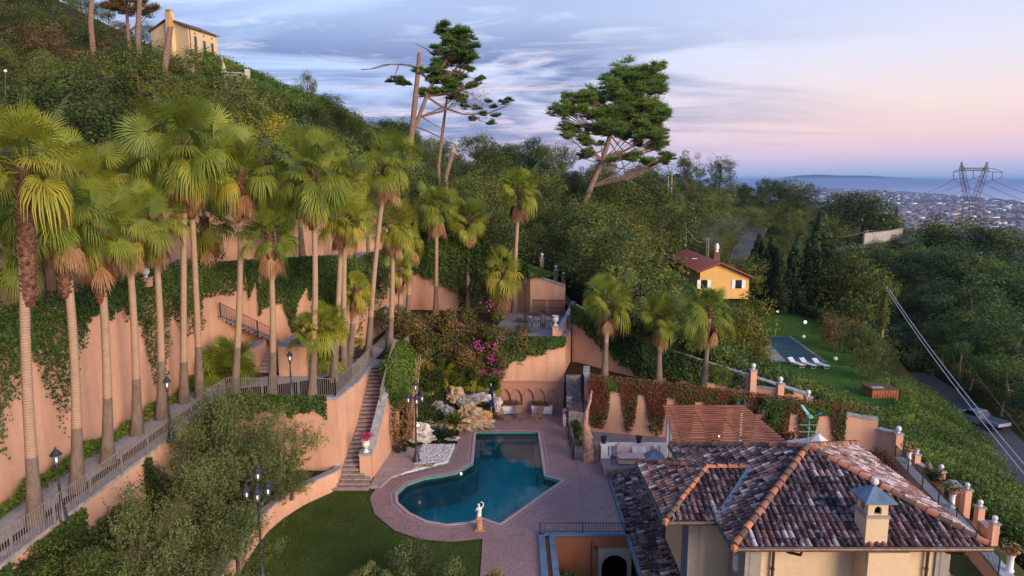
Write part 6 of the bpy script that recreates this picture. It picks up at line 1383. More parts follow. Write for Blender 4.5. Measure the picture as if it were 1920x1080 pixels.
for i, (u, v, y, rx, rz, mt, lb) in enumerate([(770, 1050, 26.5, 1.3, .9, 'leaf_olive', 'top of an olive bush at the bottom edge on the lawn'), (840, 1070, 25.4, .8, .6, 'leaf_olive', 'small olive top at the bottom edge beside the pink path'), (690, 1068, 26.0, .8, .5, 'leaf_olive', 'low olive twigs at the bottom edge of the lawn'), (920, 1085, 25.0, .7, .5, 'leaf_gold', 'pale leafy twigs at the bottom edge over the pink path')]):
    p = atY(u, v, y); shrub(lb, p.x, y, max(-.1, p.z - rz * 1.3), rx, rx, rz, mt, 320 + i, 3600, .085)
shrub('rounded dark bush in the sunken courtyard', 2.75, 29.2, -3, 1.0, .9, 1.15, 'ivy_leaf', 330, 4200, .10)
shrub('leafy shrub between the driftwood trunk and the handrail', 4.35, 43.0, -.1, .5, .9, .9, 'ivy_leaf', 331, 2500, .10)
shrub('red leaved shrub beside the tiled roof at the end of the villa', 20.7, 37.2, -.1, 1.3, 1.8, .9, 'ivy_red', 332, 3600, .12)
shrub('low red creeper mound at the foot of the creeper wall', 17.8, 40.6, -.1, 1.6, .7, .9, 'ivy_red', 334, 2500, .12)
shrub('green bush growing on the creeper wall behind the weathervane', 16.4, 42.0, 1.0, .8, .5, 1.2, 'ivy_leaf', 335, 2600, .12)
shrub('bush with yellow flowers by the upper flower column', 23.9, 36.6, .1, .7, .9, .5, 'leaf_rust', 336, 1400, .1)
# ---------------------------------------------------------------- bougainvillea above the rock garden
rng = np.random.default_rng(77); root = thing('bougainvillea', 'huge sprawling bougainvillea with orange tinged leaves and a few magenta flowers above the rocks', 'bougainvillea', (-3.5, 50, 4)); cs = []; rd = []
for (u, v, d_, n, sx, sy) in [(760, 605, 51, 12, 34, 24), (800, 640, 50, 7, 32, 26), (850, 610, 52, 14, 36, 22), (900, 620, 52, 14, 40, 26), (950, 630, 51.5, 7, 34, 20), (870, 655, 50, 13, 40, 26), (920, 670, 50, 6, 30, 20), (790, 680, 49, 8, 24, 24), (820, 620, 51, 10, 40, 22), (775, 640, 50, 8, 20, 30), (960, 650, 50.5, 8, 34, 20), (985, 615, 52, 4, 22, 14), (735, 590, 52, 4, 16, 12), (880, 690, 49.5, 5, 30, 18)]:
    for k in range(n): p = atd(u + sx * rng.normal() * .6, v + sy * rng.normal() * .6, d_ + rng.normal() * .6); cs.append(tuple(p)); rd.append(.45 + .45 * rng.random())
cl = Cloud(); clump_leaves(cl, cs, rd, 330, .15, rng, .6, .2, .9, tints=[.15 + .75 * rng.random() for _ in cs]); V, F, T = cl.arrays(); o_ = V.mean(0); link('foliage', npmesh('foliage', V - o_, F, 'bougain_leaf', T), o_, root)
cl = Cloud()
for (u, v, s, n) in [(893, 645, 5, 30), (905, 655, 4, 16), (930, 648, 5, 28), (931, 690, 8, 70), (925, 675, 5, 34), (936, 700, 5, 34), (905, 698, 4, 24), (942, 630, 5, 20), (915, 570, 5, 16), (870, 618, 8, 16)]:
    for k in range(n): p = np.array(atd(u + s * rng.normal(), v + s * rng.normal(), 49.0)); cl.add(*leaf_quads(p[None], rng.normal(size=(1, 3)) + np.array([[0, -1, .6]]), .14, .11, rng, rng.random(1)))
V, F, T = cl.arrays(); o_ = V.mean(0); link('flowers', npmesh('flowers', V - o_, F, 'magenta_petal', T), o_, root)
mb = MB()
for i in range(9):
    c = Vector(cs[int(rng.integers(len(cs)))]); b = Vector((-4.5 + 2.5 * rng.random(), 49.2, 4.0)); mb.tube([b, b.lerp(c, .5) + Vector((0, -.2, .7)), c + Vector((0, -.3, .2))], [.06, .04, .015], 5)
mb.build('stems', 'bark', root)
shrub('dark leafy shrub below the bougainvillea', -3.4, 47.6, 1.8, 1.9, 1.0, 1.1, 'leaf_dark', 340, 4200, .14); shrub('dark shrub under the ivy on the left of the niche wall', -1.6, 47.9, 1.6, .9, .7, 1.0, 'leaf_dark', 341, 2600, .15); shrub('green shrub on the rock slope behind the triple lantern', -5.6, 46.2, 2.2, 1.4, 1.1, .9, 'leaf_dark', 342, 3600, .12); shrub('mossy green cover left of the triple lantern', -6.4, 43.4, .3, .8, 1.0, .6, 'ivy_leaf', 343, 2600, .10)
# low plants over the rock garden soil
def rg(rng):
    x, y = -7.4 + 6.2 * rng.random(), 42 + 7.5 * rng.random(); z = bedz(x, y)
    if z < .12: return None
    return (x, y, z + .15 * rng.random()), (0, -.4, .9)
ivy('ground_cover', 'dark ground cover over the rock garden soil', rg, .12, 'leaf_dark', 350, 9000, .12, cat='ground cover', stuff=True)
# ---------------------------------------------------------------- grass on the lawns
def grass(name, poly, z, n, mat, lab, seed, h=.05, w=.012):
    rng = np.random.default_rng(seed); x0, x1 = min(p[0] for p in poly), max(p[0] for p in poly); y0, y1 = max(22, min(p[1] for p in poly)), max(p[1] for p in poly); P = []
    while len(P) < n:
        x, y = x0 + (x1 - x0) * rng.random(), y0 + (y1 - y0) * rng.random()
        if inpoly(x, y, poly): P.append((x, y))
    P = np.array(P); a = rng.random(n) * 6.28; hh = h * (.6 + .8 * rng.random(n)); dx, dy = np.cos(a) * w, np.sin(a) * w; lx, ly = rng.normal(size=(2, n)) * h * .5
    V = np.stack([np.stack([P[:, 0] - dx, P[:, 1] - dy, np.full(n, z)], 1), np.stack([P[:, 0] + dx, P[:, 1] + dy, np.full(n, z)], 1), np.stack([P[:, 0] + lx, P[:, 1] + ly, z + hh], 1)], 1).reshape(-1, 3)
    nn = np.array([mnoise.noise(Vector((a_, b_, 0)) * .8) for a_, b_ in P]); T = np.clip(.4 + .5 * nn + .15 * rng.normal(size=n), 0, 1)
    tag(link(name, npmesh(name, V, np.arange(3 * n).reshape(-1, 3), mat, T), (0, 0, 0)), lab, 'grass', kind='stuff')
foliage('grass_dark', [(.042, .066, .015), (.062, .10, .02), (.09, .13, .03), (.13, .15, .05)], .7, .1); foliage('grass_green', [(.05, .12, .022), (.07, .16, .028), (.11, .2, .045)], .7, .1)
LAWNP = [(-1.4, 20), (-1.4, 30.5), (-2.9, 30.2), (-4.4, 30.4), (-5.9, 31.3), (-7.1, 33.0), (-7.7, 34.8), (-7.7, 35.4), (-9.8, 35.4), (-10.3, 35.2), (-11.2, 34), (-11.8, 32.6), (-12.1, 31.4), (-12.2, 30), (-12.1, 27), (-12.0, 20)]
grass('grass', LAWNP, -.05, 60000, 'grass_dark', 'short dark grass of the lawn beside the pool', 5)
# ---------------------------------------------------------------- the two big pines, broken trunks
def needle_pads(cl, pads, rng, per=150, leaf=.5, asp=.1, flat=.6):
    for c, r, t in pads:
        k = max(5, int(r * 8)); cen = []
        for i in range(k): d = rng.normal(size=3); d /= np.linalg.norm(d); cen.append(np.array(c) + d * r * (.3 + .75 * rng.random()) * np.array([1, 1, flat]))
        for q in cen:
            n = per; d = rng.normal(size=(n, 3)); d[:, 2] = np.abs(d[:, 2]) * .8 + .05 * rng.normal(size=n); d /= np.linalg.norm(d, axis=1, keepdims=True); rr = (.22 + .26 * r * np.abs(rng.normal(size=n)) * .8); P = q + d * rr[:, None] * np.array([1, 1, .8])
            N = np.cross(d, rng.normal(size=(n, 3))); A = d; nrm = N / (np.linalg.norm(N, axis=1, keepdims=True) + 1e-9); B = np.cross(nrm, A); L = leaf * (.6 + .6 * rng.random(n))[:, None]; W = leaf * asp
            V = np.stack([P - A * L / 2 - B * W / 2, P - A * L / 2 + B * W / 2, P + A * L / 2 + B * W / 2, P + A * L / 2 - B * W / 2], 1).reshape(-1, 3); T = np.clip(t + .12 * rng.normal(size=n) + .2 * d[:, 2] - .1, 0, 1); cl.add(V, np.arange(4 * n).reshape(-1, 4), T)
def big_pine(label, d, trunk, pads, bare, seed, r0=.5, per=150, droot=(0, 0), leaf=.5, mat='leaf_pine_bright', zspread=2.0, dead=None):
    """trunk: [(u,v,radius)], pads: [(u,v,r metres)]; depth spread comes from zspread"""
    rng = np.random.default_rng(seed); tp = [atd(u, v, d) for u, v, r in trunk]; base = tp[0].copy(); base.z = min(th(base.x, base.y) - .5, base.z)
    root = thing('pine_tree', label, 'pine tree', base); mb = MB(); P = [base] + tp; rr = [trunk[0][2] * 1.15] + [t[2] for t in trunk]; mb.tube(P, rr, 9); cl = Cloud(); pl = []
    for i, (u, v, r) in enumerate(pads):
        c = atd(u, v, d); f = rng.uniform(-1, 1); c.y += f * zspread; c.x += f * zspread * (u - 960) / FPX; pl.append((tuple(c), r, .3 + .4 * rng.random()))
        j = min(range(len(tp)), key=lambda k: abs((tp[k].z + r * .5) - (c.z - (c - tp[k]).length * .25))); a = tp[j]; m_ = a.lerp(c, .55) + Vector((0, 0, -.25 - .04 * (c - a).length)); mb.tube([a, m_, c + Vector((0, 0, -.1))], [.10 + .012 * (c - a).length, .07, .03], 5)
        for q in range(3): e = c + Vector((rng.normal(), rng.normal(), rng.normal() * .5)) * r * .8; mb.tube([m_.lerp(c, .4), e], [.04, .012], 4)
    for b in bare:
        pts_ = [atd(u, v, d) for u, v in b]; n = len(pts_); k = rng.normal() * .8; pts_ = [p + Vector((0, k * i / n, 0)) for i, p in enumerate(pts_)]; mb.tube(pts_, [.13 * (1 - .85 * i / (n - 1)) + .02 for i in range(n)], 5)
    needle_pads(cl, pl, rng, per, leaf); V, F, T = cl.arrays(); o_ = V.mean(0); link('crown', npmesh('crown', V - o_, F, mat, T), o_, root); mb.build('trunk', 'pine_bark', root, smooth=True)
    if dead:
        cl = Cloud()
        for u, v, s, n in dead:
            P = np.array([tuple(atd(u + s * rng.normal(), v + s * rng.normal(), d + rng.normal() * .8)) for _ in range(n)]); cl.add(*leaf_quads(P, rng.normal(size=(n, 3)), .32, .12, rng, rng.random(n)))
        V, F, T = cl.arrays(); o_ = V.mean(0); link('dead_twigs', npmesh('dead_twigs', V - o_, F, 'palm_dead', T), o_, root)
    return root
rpx = random.Random(3)
def scatter_pads(shapes):
    out = []
    for u, v, su, sv, n, r in shapes:
        for k in range(n): out.append((u + rpx.uniform(-su, su), v + rpx.uniform(-sv, sv), r * rpx.uniform(.7, 1.2)))
    return out
big_pine('broad healthy pine standing alone against the sky, right of centre', 112, [(1082, 420, .55), (1108, 350, .5), (1130, 300, .42), (1145, 250, .36), (1160, 205, .28), (1185, 165, .18)],
         scatter_pads([(1190, 150, 50, 24, 20, 1.9), (1225, 130, 22, 12, 6, 1.3), (1160, 150, 24, 10, 6, 1.3), (1090, 185, 38, 8, 9, 1.3), (1070, 212, 26, 12, 8, 1.4), (1130, 200, 34, 24, 16, 1.7), (1195, 195, 45, 26, 24, 1.9), (1230, 200, 18, 25, 8, 1.4), (1085, 250, 26, 12, 7, 1.4), (1145, 235, 34, 18, 12, 1.5), (1220, 240, 28, 26, 16, 1.6), (1180, 262, 30, 10, 5, 1.1), (1225, 275, 22, 10, 5, 1.2), (1110, 265, 22, 8, 4, 1.1), (1240, 295, 20, 8, 4, 1.0), (1100, 292, 20, 6, 4, 1.0), (1180, 298, 30, 8, 6, 1.1), (1225, 305, 20, 8, 5, 1.1), (1130, 215, 60, 40, 14, 1.2), (1060, 195, 14, 10, 4, 1.0), (1210, 220, 30, 12, 6, 1.4)]),
         [[(1145, 250), (1180, 270), (1215, 300), (1235, 312)], [(1145, 255), (1170, 285), (1190, 312)], [(1135, 280), (1110, 290), (1085, 300), (1072, 298)], [(1130, 300), (1160, 315), (1200, 322)], [(1140, 262), (1165, 300), (1175, 330)], [(1120, 325), (1100, 340), (1098, 362)], [(1125, 310), (1165, 330), (1205, 352)]], 41, .5, 110, zspread=3.5)
big_pine('tall leaning pine with a ragged half bare crown, left of centre', 104, [(768, 262, .36), (785, 220, .32), (800, 180, .28), (815, 150, .24), (838, 110, .18), (855, 70, .1)],
         scatter_pads([(850, 62, 30, 10, 9, 1.3), (868, 80, 16, 16, 7, 1.2), (840, 85, 14, 10, 4, 1.1), (835, 105, 16, 10, 5, 1.1), (870, 115, 18, 14, 6, 1.1), (880, 150, 16, 12, 4, .9), (820, 130, 20, 14, 7, 1.2), (800, 145, 14, 10, 5, 1.1), (835, 155, 24, 20, 12, 1.2), (860, 100, 24, 24, 9, 1.2), (850, 180, 16, 12, 4, .9), (800, 175, 12, 8, 3, .8), (905, 150, 8, 5, 2, .6)]),
         [[(800, 180), (830, 200), (870, 214), (915, 212), (945, 200), (960, 192)], [(805, 150), (770, 122), (735, 120), (705, 128), (677, 131)], [(775, 235), (800, 245), (840, 265), (862, 275)], [(785, 215), (800, 225), (828, 242)], [(812, 150), (850, 165), (885, 175), (905, 195)], [(825, 130), (865, 140), (900, 150)], [(815, 105), (800, 92), (778, 82)]], 42, .36, 110, leaf=.5, zspread=2.0, dead=[(870, 165, 18, 260), (895, 190, 14, 200), (850, 130, 14, 160), (880, 205, 16, 140)])
big_pine('small ball of pine needles hanging from a bare branch left of the broken trunk', 103.5, [(747, 138, .05), (742, 150, .04)], scatter_pads([(746, 155, 14, 7, 7, .85)]), [[(750, 122), (745, 138), (742, 148)]], 43, .05, 110, zspread=.5) if 0 else None
# the same pine carries the low right limb and the hanging ball
rngp = np.random.default_rng(44)
def extra(label, d, pads, bare, name='pine_branch'):
    root = thing(name, label, 'pine branch', atd(*pads[0][:2], d)); cl = Cloud(); pl = [(tuple(atd(u, v, d) + Vector((0, rngp.normal() * .5, 0))), r, .3 + .4 * rngp.random()) for u, v, r in pads]; needle_pads(cl, pl, rngp, 90, .48); V, F, T = cl.arrays(); o_ = V.mean(0); link('needles', npmesh('needles', V - o_, F, 'leaf_pine', T), o_, root)
    mb = MB()
    for b in bare: mb.tube([atd(u, v, d) for u, v in b], [.10 * (1 - .8 * i / (len(b) - 1)) + .02 for i in range(len(b))], 5)
    mb.build('branch', 'pine_bark', root)
extra('long bare limb with a round tuft of needles hanging left of the broken trunk', 103, [(740, 150, .8), (752, 157, .8), (746, 148, .7), (764, 158, .6), (732, 152, .5)], [[(783, 127), (755, 120), (720, 121), (695, 129), (677, 130)], [(748, 121), (742, 138), (744, 150)]])
extra('low sweeping limb with sparse tufts on the right of the leaning pine', 104, [(925, 200, .7), (945, 195, .7), (955, 188, .5), (905, 215, .7), (885, 225, .7), (930, 218, .6), (920, 232, .6), (870, 200, .6), (895, 205, .6), (915, 190, .5)], [[(802, 183), (830, 203), (870, 215), (915, 212), (945, 200), (960, 191)], [(885, 214), (900, 226), (925, 234)]])
def snag(label, d, pts, wood=None, base_down=True, name='broken_trunk'):
    tp = [atd(u, v, d) for u, v, r in pts]; b = tp[0].copy(); b.z = min(b.z, th(b.x, b.y) - .3); root = thing(name, label, 'dead tree', b); MB().tube([b] + tp, [pts[0][2] * 1.1] + [p[2] for p in pts], 9).build('trunk', 'pine_bark', root, smooth=True)
    if wood: t = tp[-1]; r = pts[-1][2]; MB().add([(t.x - r, t.y - r, t.z - .1), (t.x + r, t.y - r, t.z - .1), (t.x + r, t.y + r, t.z - .1), (t.x - r, t.y + r, t.z - .1), (t.x + r * .5, t.y, t.z + wood)], [(0, 1, 4), (1, 2, 4), (2, 3, 4), (3, 0, 4)]).build('splinter', 'broken_wood', root)
    return root
snag('thick bare pine trunk with its top snapped off, left of the leaning pine', 102, [(765, 300, .50), (772, 250, .46), (778, 190, .40), (784, 130, .33), (786, 98, .27)], .4)
snag('thin bare trunk wrapped in ivy at its foot, right of the leaning pine', 108, [(822, 310, .3), (828, 262, .26), (834, 215, .22), (838, 185, .15)], None)
snag('short snapped trunk with fresh orange wood at its tip', 100, [(836, 332, .34), (843, 305, .32), (850, 285, .28)], .9)
snag('tall snapped trunk with splintered tip in front of the hill villa', 112, [(308, 132, .55), (314, 90, .5), (320, 50, .42)], 2.2)
for u0, u1, v0, v1, d_, lb in [(170, 173, 45, -30, 110, 'thin pine trunk leaving the top edge near the left corner'), (258, 264, 68, -30, 112, 'bare pine trunk leaving the top edge left of the hill villa')]: snag(lb, d_, [(u0, v0, .42), ((u0 + u1) / 2, (v0 + v1) / 2, .38), (u1, v1, .34)])
rng = np.random.default_rng(6)
big_pine('dark tree crown at the top edge left of the hill villa', 122, [(240, 60, .3), (238, 20, .25), (236, -20, .15)], scatter_pads([(235, 5, 42, 18, 12, 1.6), (265, 15, 20, 14, 6, 1.2), (215, -20, 30, 12, 6, 1.4)]), [], 46, .3, 90, mat='leaf_rust')
# ---------------------------------------------------------------- rocks and agaves by the pool
def rock(u, v, z, r, mat, lab, seed, sq=(1, 1, .8)):
    rng = random.Random(seed); p = at(u, v, z); p.z = z; mb = MB(); n = 26; m = 18; off = Vector((rng.random() * 9, rng.random() * 9, seed * 1.7)); vs = []
    for i in range(m + 1):
        for k in range(n):
            a = math.pi * i / m; w = 2 * math.pi * k / n; d = Vector((math.sin(a) * math.cos(w), math.sin(a) * math.sin(w), math.cos(a))); f = .86 + .45 * mnoise.noise(d * 1.3 + off) + .30 * mnoise.noise(d * 3 + off) + .16 * mnoise.noise(d * 7 + off) + .08 * mnoise.noise(d * 15 + off); d2 = Vector((round(d.x * 2.5) / 2.5, round(d.y * 2.5) / 2.5, round(d.z * 2.5) / 2.5)).normalized() if True else d
            q = (d * .62 + d2 * .38) * r * f; vs.append((p.x + q.x * sq[0], p.y + q.y * sq[1], p.z + q.z * sq[2]))
    fs = [(i * n + k, (i + 1) * n + k, (i + 1) * n + (k + 1) % n, i * n + (k + 1) % n) for i in range(m) for k in range(n)]; mb.add(vs, fs); o = mb.build('boulder', mat); return tag(o, lab, 'rock', 'boulders of the rock garden')
RK = [(785, 815, .45, .95, 'rock_pale', 'big pale white boulder behind the triple lantern', (1.15, .8, .8)), (853, 742, 2.0, .72, 'rock_ochre', 'orange boulder at the top of the rock pile', (1, .8, .9)), (868, 752, 1.7, .6, 'rock_grey', 'grey boulder right of the orange one', (1.1, .8, .9)), (887, 748, 1.8, .55, 'rock_grey', 'dark grey rock under the spiky shrub', (1.5, .9, .7)),
      (907, 745, 1.8, .45, 'rock_pale', 'pale rock above the navy parasol', (1.4, .9, .8)), (882, 778, .9, .8, 'rock_ochre', 'large ochre rock face in the middle of the pile', (1.3, .8, 1)), (903, 781, .6, .55, 'rock_red', 'reddish rock behind the parasol pole', (1.2, .8, 1.1)), (931, 758, 1.1, .5, 'rock_pale', 'cream boulder right of the parasol', (.8, .8, 1.2)),
      (867, 795, .5, .7, 'rock_ochre', 'low ochre rock behind the gold edged agave', (1.2, .8, .8)), (895, 797, .35, .62, 'rock_ochre', 'low brown rock at the deck edge', (1.6, .7, .7)), (881, 804, .15, .5, 'rock_grey', 'flat grey slab at the corner of the pool', (1.5, .6, .4)), (838, 770, 1.2, .5, 'rock_grey', 'small grey rock left of the pile', (1, .8, .8)), (822, 760, 1.5, .45, 'rock_grey', 'grey stone among the dark ground cover', (1, .8, .8)),
      (826, 800, .5, .5, 'rock_ochre', 'brown stones between white boulder and agaves', (1.6, .7, .6)), (848, 822, .12, .4, 'rock_pale', 'flat white stone in front of the green agave', (1.4, .6, .35)), (805, 745, 1.8, .4, 'rock_pale', 'pale stone behind the lantern heads', (1, .8, .8)), (918, 745, 1.7, .5, 'rock_grey', 'dark stone left of the brick panel', (1.1, .8, .9)), (845, 790, .7, .45, 'rock_red', 'reddish stone between the two agaves', (1.1, .8, .7)),
      (800, 792, .7, .35, 'rock_ochre', 'small ochre stone above the white boulder', (1.5, .8, .6))]
for i, (u, v, z, r, mt, lb, sq) in enumerate(RK): rock(u, v, z, r, mt, lb, 500 + i, sq)
def agave(u, v, z, r, mat, lab, seed, n=26):
    rng = np.random.default_rng(seed); b = at(u, v, z); cl = Cloud()
    for i in range(n):
        az = i * 2.4 + rng.normal() * .15; el = R(18 + 60 * (i / n)); h = np.array([math.cos(az), math.sin(az), 0]); s = np.array([-h[1], h[0], 0]); L = r * (.8 + .3 * rng.random()); V = []; k = 7
        for j in range(k):
            f = j / (k - 1); c = h * L * f * math.cos(el) + np.array([0, 0, L * f * math.sin(el) - .32 * L * f ** 2.2 * (1.3 - i / n)]); w = L * .115 * (1 - f) ** .55 * (.65 + 1.1 * f) + .004; V += [c - s * w, c - np.array([0, 0, w * .35]), c + s * w]
        F = []; T = []
        for j in range(k - 1): F += [(3 * j, 3 * j + 1, 3 * j + 4, 3 * j + 3), (3 * j + 1, 3 * j + 2, 3 * j + 5, 3 * j + 4)]; t = rng.random() * .4; T += [t + (.5 if i < n * .6 and rng.random() > .4 else 0), t]
        cl.add(np.array(V), np.array(F), np.clip(np.array(T), 0, 1))
    o = link('agave', cl.mesh('agave', mat), b); return tag(o, lab, 'agave')
agave(852, 795, .75, 1.35, 'agave_gold', 'gold edged agave in front of the rocks', 1); agave(830, 822, .1, 1.2, 'agave_leaf', 'green agave with one yellow leaf by the pebbles', 2); agave(848, 765, 1.2, .6, 'agave_leaf', 'small agave on the rock pile', 3, 18)
q_ = atd(1750, 905, 38.5); o = agave(960, 900, 0, 1.3, 'agave_leaf', 'big dark agave behind the iron rail right of the villa', 4, 16); o.location = (q_.x, q_.y, .2)
q_ = Vector((4.5, 42.2, 0)); o = agave(960, 900, 0, .6, 'agave_gold', 'spiky green plant left of the driftwood trunk', 5, 16); o.location = q_
# ---------------------------------------------------------------- lanterns
def lantern(mb, glass, bulb, x, y, z, s=1.0):
    mb.lathe([(.05 * s, 0), (.10 * s, .03 * s), (.11 * s, .05 * s)], (x, y, z), 8); glass.lathe([(.10 * s, .05 * s), (.17 * s, .46 * s)], (x, y, z), 6)
    for k in range(6): w = 2 * math.pi * (k + .5) / 6; mb.tube([(x + .105 * s * math.cos(w), y + .105 * s * math.sin(w), z + .05 * s), (x + .175 * s * math.cos(w), y + .175 * s * math.sin(w), z + .47 * s)], .011 * s, 4)
    mb.lathe([(.235 * s, .45 * s), (.24 * s, .48 * s), (.14 * s, .58 * s), (.13 * s, .62 * s), (.07 * s, .67 * s), (.045 * s, .70 * s), (.05 * s, .74 * s), (.01 * s, .82 * s)], (x, y, z), 10)
    bulb.lathe([(.02 * s, .14 * s), (.035 * s, .2 * s), (.03 * s, .3 * s), (.008 * s, .34 * s)], (x, y, z), 7)
def lamp_post(b, h, lab, arms=0, s=.8, group=None, lit=True):
    root = thing('lamp_post', lab, 'street lamp', b, group); x, y, z = b; p = MB(); k = 1.45 if arms else 1.0
    p.lathe([(.20 * k, 0), (.20 * k, .08), (.15 * k, .14), (.12 * k, .45), (.08 * k, .55), (.09 * k, .62), (.05 * k, .75), (.042 * k, 1.3), (.055 * k, 1.34), (.038 * k, 1.4), (.030 * k, h - .15), (.06 * k, h - .1), (.04, h)], (x, y, z), 12); p.build('post', 'lamp_iron', root, smooth=True)
    spots = [(0, 0, h)] if not arms else [(.02, .1, h + .42)] + [(.42 * math.cos(a), .42 * math.sin(a), h - .28) for a in [R(200), R(20), R(290)][:arms - 1]]
    for i, (dx, dy, dz) in enumerate(spots):
        m_, g_, b_ = MB(), MB(), MB(); lantern(m_, g_, b_, x + dx, y + dy, z + dz, s)
        if arms: m_.tube([(x, y, z + h - .5), (x + dx * .6, y + dy * .6, z + dz - .28), (x + dx, y + dy, z + dz + .02)], .02, 6)
        hd = m_.build('lantern', 'lamp_iron', root); g_.build('glass', 'lantern_glass', hd)
        if lit: b_.build('bulb', 'bulb', hd)
    return root
def lp(u, vb, z, vt, lab, **k):
    b = at(u, vb, z); p = b - Vector((0, 0, CAMH)); t = atY(u, vt, b.y); return lamp_post(tuple(b), t.z - z - (.8 if not k.get('arms') else 1.0), lab, **k)
LG = 'black lamp posts with glass lanterns'
lp(118, 975, 5, 832, 'single black lantern post beside the nearest palm trunk', group=LG, s=.85); lp(322, 828, 5, 698, 'single black lantern post farther along the palm walk', group=LG, s=.8); lp(547, 742, 5, 652, 'single black lantern post behind the front railing', group=LG)
b = at(90, 582, 10.8); lamp_post((b.x, b.y, 10.8), 3.3, 'black lamp post on the middle terrace behind the first palm', group=LG)
b = at(398, 560, 10.8); lamp_post((-19.6, 42.0, 10.0), 1.6, 'small lit lantern above the ivy between palm trunks', group=LG)
b = at(974, 655, 5); lamp_post((1.1, 55.0, 5.45), 3.2, 'slender lamp post behind the bougainvillea', group=LG, lit=False); b = at(726, 680, 5); lamp_post((-8.6, 45.6, 5.0), 3.0, 'thin post at the head of the long stairs', group=LG, lit=False)
b = at(781, 866, .05); lamp_post(tuple(b), 4.0, 'tall triple lantern lamp post standing in white pebbles by the pool', arms=4, s=.95, group='lamp posts with several lanterns')
b = at(493, 1093, -.05); lamp_post(tuple(b), 4.15, 'tall triple lantern lamp post at the edge of the dark lawn', arms=4, s=.9, group='lamp posts with several lanterns')
p_ = at(781, 818, 1.6); MB().sphere((-5.68, 39.5, 2.35), .09, 10).build('globe_lamp', 'globe_bright'); tag(bpy.data.objects['globe_lamp'], 'small round white lamp halfway up the pebble bed lamp post', 'lamp')
# wooden planter edge at the foot of the lamp
for i in range(3):
    o = MB().box((-5.35 + .08 * i, 38.55 + .17 * i, .09), (1.3 - .06 * i, .14, .1), R(14)).build('timber', 'rock_ochre'); tag(o, ['front', 'middle', 'rear'][i] + ' of the three short yellow timber sleepers by the pebble bed', 'timber', 'timber sleepers by the pebble bed')
# ---------------------------------------------------------------- pool side furniture
t = thing('parasol', 'closed navy blue parasol on a white round base', 'parasol', at(921, 790, 0)); x, y, _ = at(921, 790, 0)
MB().lathe([(.28, 0), (.3, .04), (.26, .09), (.06, .12), (.045, .3)], (x, y, 0), 16).build('base', 'white_paint', t, smooth=True); MB().tube([(x, y, .1), (x, y, 2.75)], .025, 8).build('pole', 'white_paint', t)
mb = MB(); n = 16; prof = [(.20, 1.12), (.19, 1.2), (.15, 1.8), (.11, 2.3), (.035, 2.62)]; vs = []
for r, z in prof:
    for k in range(n): w = 2 * math.pi * k / n; q = r * (1 + (.22 if k % 2 else -.12)); vs.append((x + q * math.cos(w), y + q * math.sin(w), z + (.05 if k % 2 and z < 1.15 else 0)))
mb.add(vs, [(i * n + k, i * n + (k + 1) % n, (i + 1) * n + (k + 1) % n, (i + 1) * n + k) for i in range(4) for k in range(n)]); mb.build('canopy', 'navy_cloth', t); MB().sphere((x, y, 2.76), .04, 8).build('finial', 'white_paint', t)
def deck_chair(x, y, z, rz, lab, mat='teak', used=[]):
    root = thing('deck_chair', lab, 'deck chair', (0, 0, 0), 'folding deck chairs below the brick niches')
    for s in (-1, 1):
        MB().tube([(s * .27, -.55, 0), (s * .27, -.5, .36)], .018, 5).build('leg', mat, root); MB().tube([(s * .27, .25, 0), (s * .27, .2, .36)], .018, 5).build('leg', mat, root)
        MB().tube([(s * .27, -.6, .37), (s * .27, .3, .34), (s * .27, .62, .78)], .02, 5).build('side_rail', mat, root); MB().tube([(s * .3, -.2, .52), (s * .3, .42, .54)], .02, 5).build('armrest', mat, root)
    MB().add([(-.26, -.6, .38), (.26, -.6, .38), (.26, .3, .33), (-.26, .3, .33), (-.26, -.6, .36), (.26, -.6, .36), (.26, .3, .31), (-.26, .3, .31)], [(0, 1, 2, 3), (7, 6, 5, 4), (0, 4, 5, 1)]).build('seat', mat, root)
    MB().add([(-.26, .3, .34), (.26, .3, .34), (.26, .64, .8), (-.26, .64, .8), (-.26, .32, .32), (.26, .32, .32), (.26, .66, .78), (-.26, .66, .78)], [(0, 1, 2, 3), (7, 6, 5, 4), (3, 2, 6, 7)]).build('backrest', mat, root)
    root.location = (x, y, z); root.rotation_euler = (0, 0, rz); return root
for u, v, rz, lb in [(944, 788, R(35), 'left deck chair facing the parasol'), (975, 785, R(5), 'middle deck chair in front of the white planters'), (1007, 786, R(-30), 'right deck chair turned towards the handrail')]: p = at(u, v, 0); deck_chair(p.x, p.y, .0, rz, lb)
def planter(x0, x1, y, lab, seed, fl):
    root = thing('flower_box', lab, 'planter', ((x0 + x1) / 2, y, 0)); m_ = MB(); m_.box(((x0 + x1) / 2, y, .30), (x1 - x0, .45, .5)); m_.build('box', 'white_paint', root)
    for x in (x0 + .1, x1 - .1): MB().box((x, y, .03), (.12, .4, .06)).build('foot', 'white_paint', root)
    MB().box(((x0 + x1) / 2, y, .57), (x1 - x0 + .06, .5, .05)).build('rim', 'white_paint', root)
    rng = np.random.default_rng(seed); cl = Cloud(); cs = [(x0 + (x1 - x0) * rng.random(), y + rng.normal() * .1, .68 + .16 * rng.random()) for _ in range(12)]; clump_leaves(cl, cs, [.2] * 12, 70, .09, rng); V, F, T = cl.arrays(); o_ = V.mean(0); link('foliage', npmesh('foliage', V - o_, F, 'leaf_rust', T), o_, root)
    cl = Cloud(); clump_leaves(cl, [(x0 + (x1 - x0) * rng.random(), y - .15 + rng.normal() * .05, .62 + .2 * rng.random()) for _ in range(8)], [.12] * 8, 22, .07, rng); V, F, T = cl.arrays(); o_ = V.mean(0); link('flowers', npmesh('flowers', V - o_, F, fl, T), o_, root)
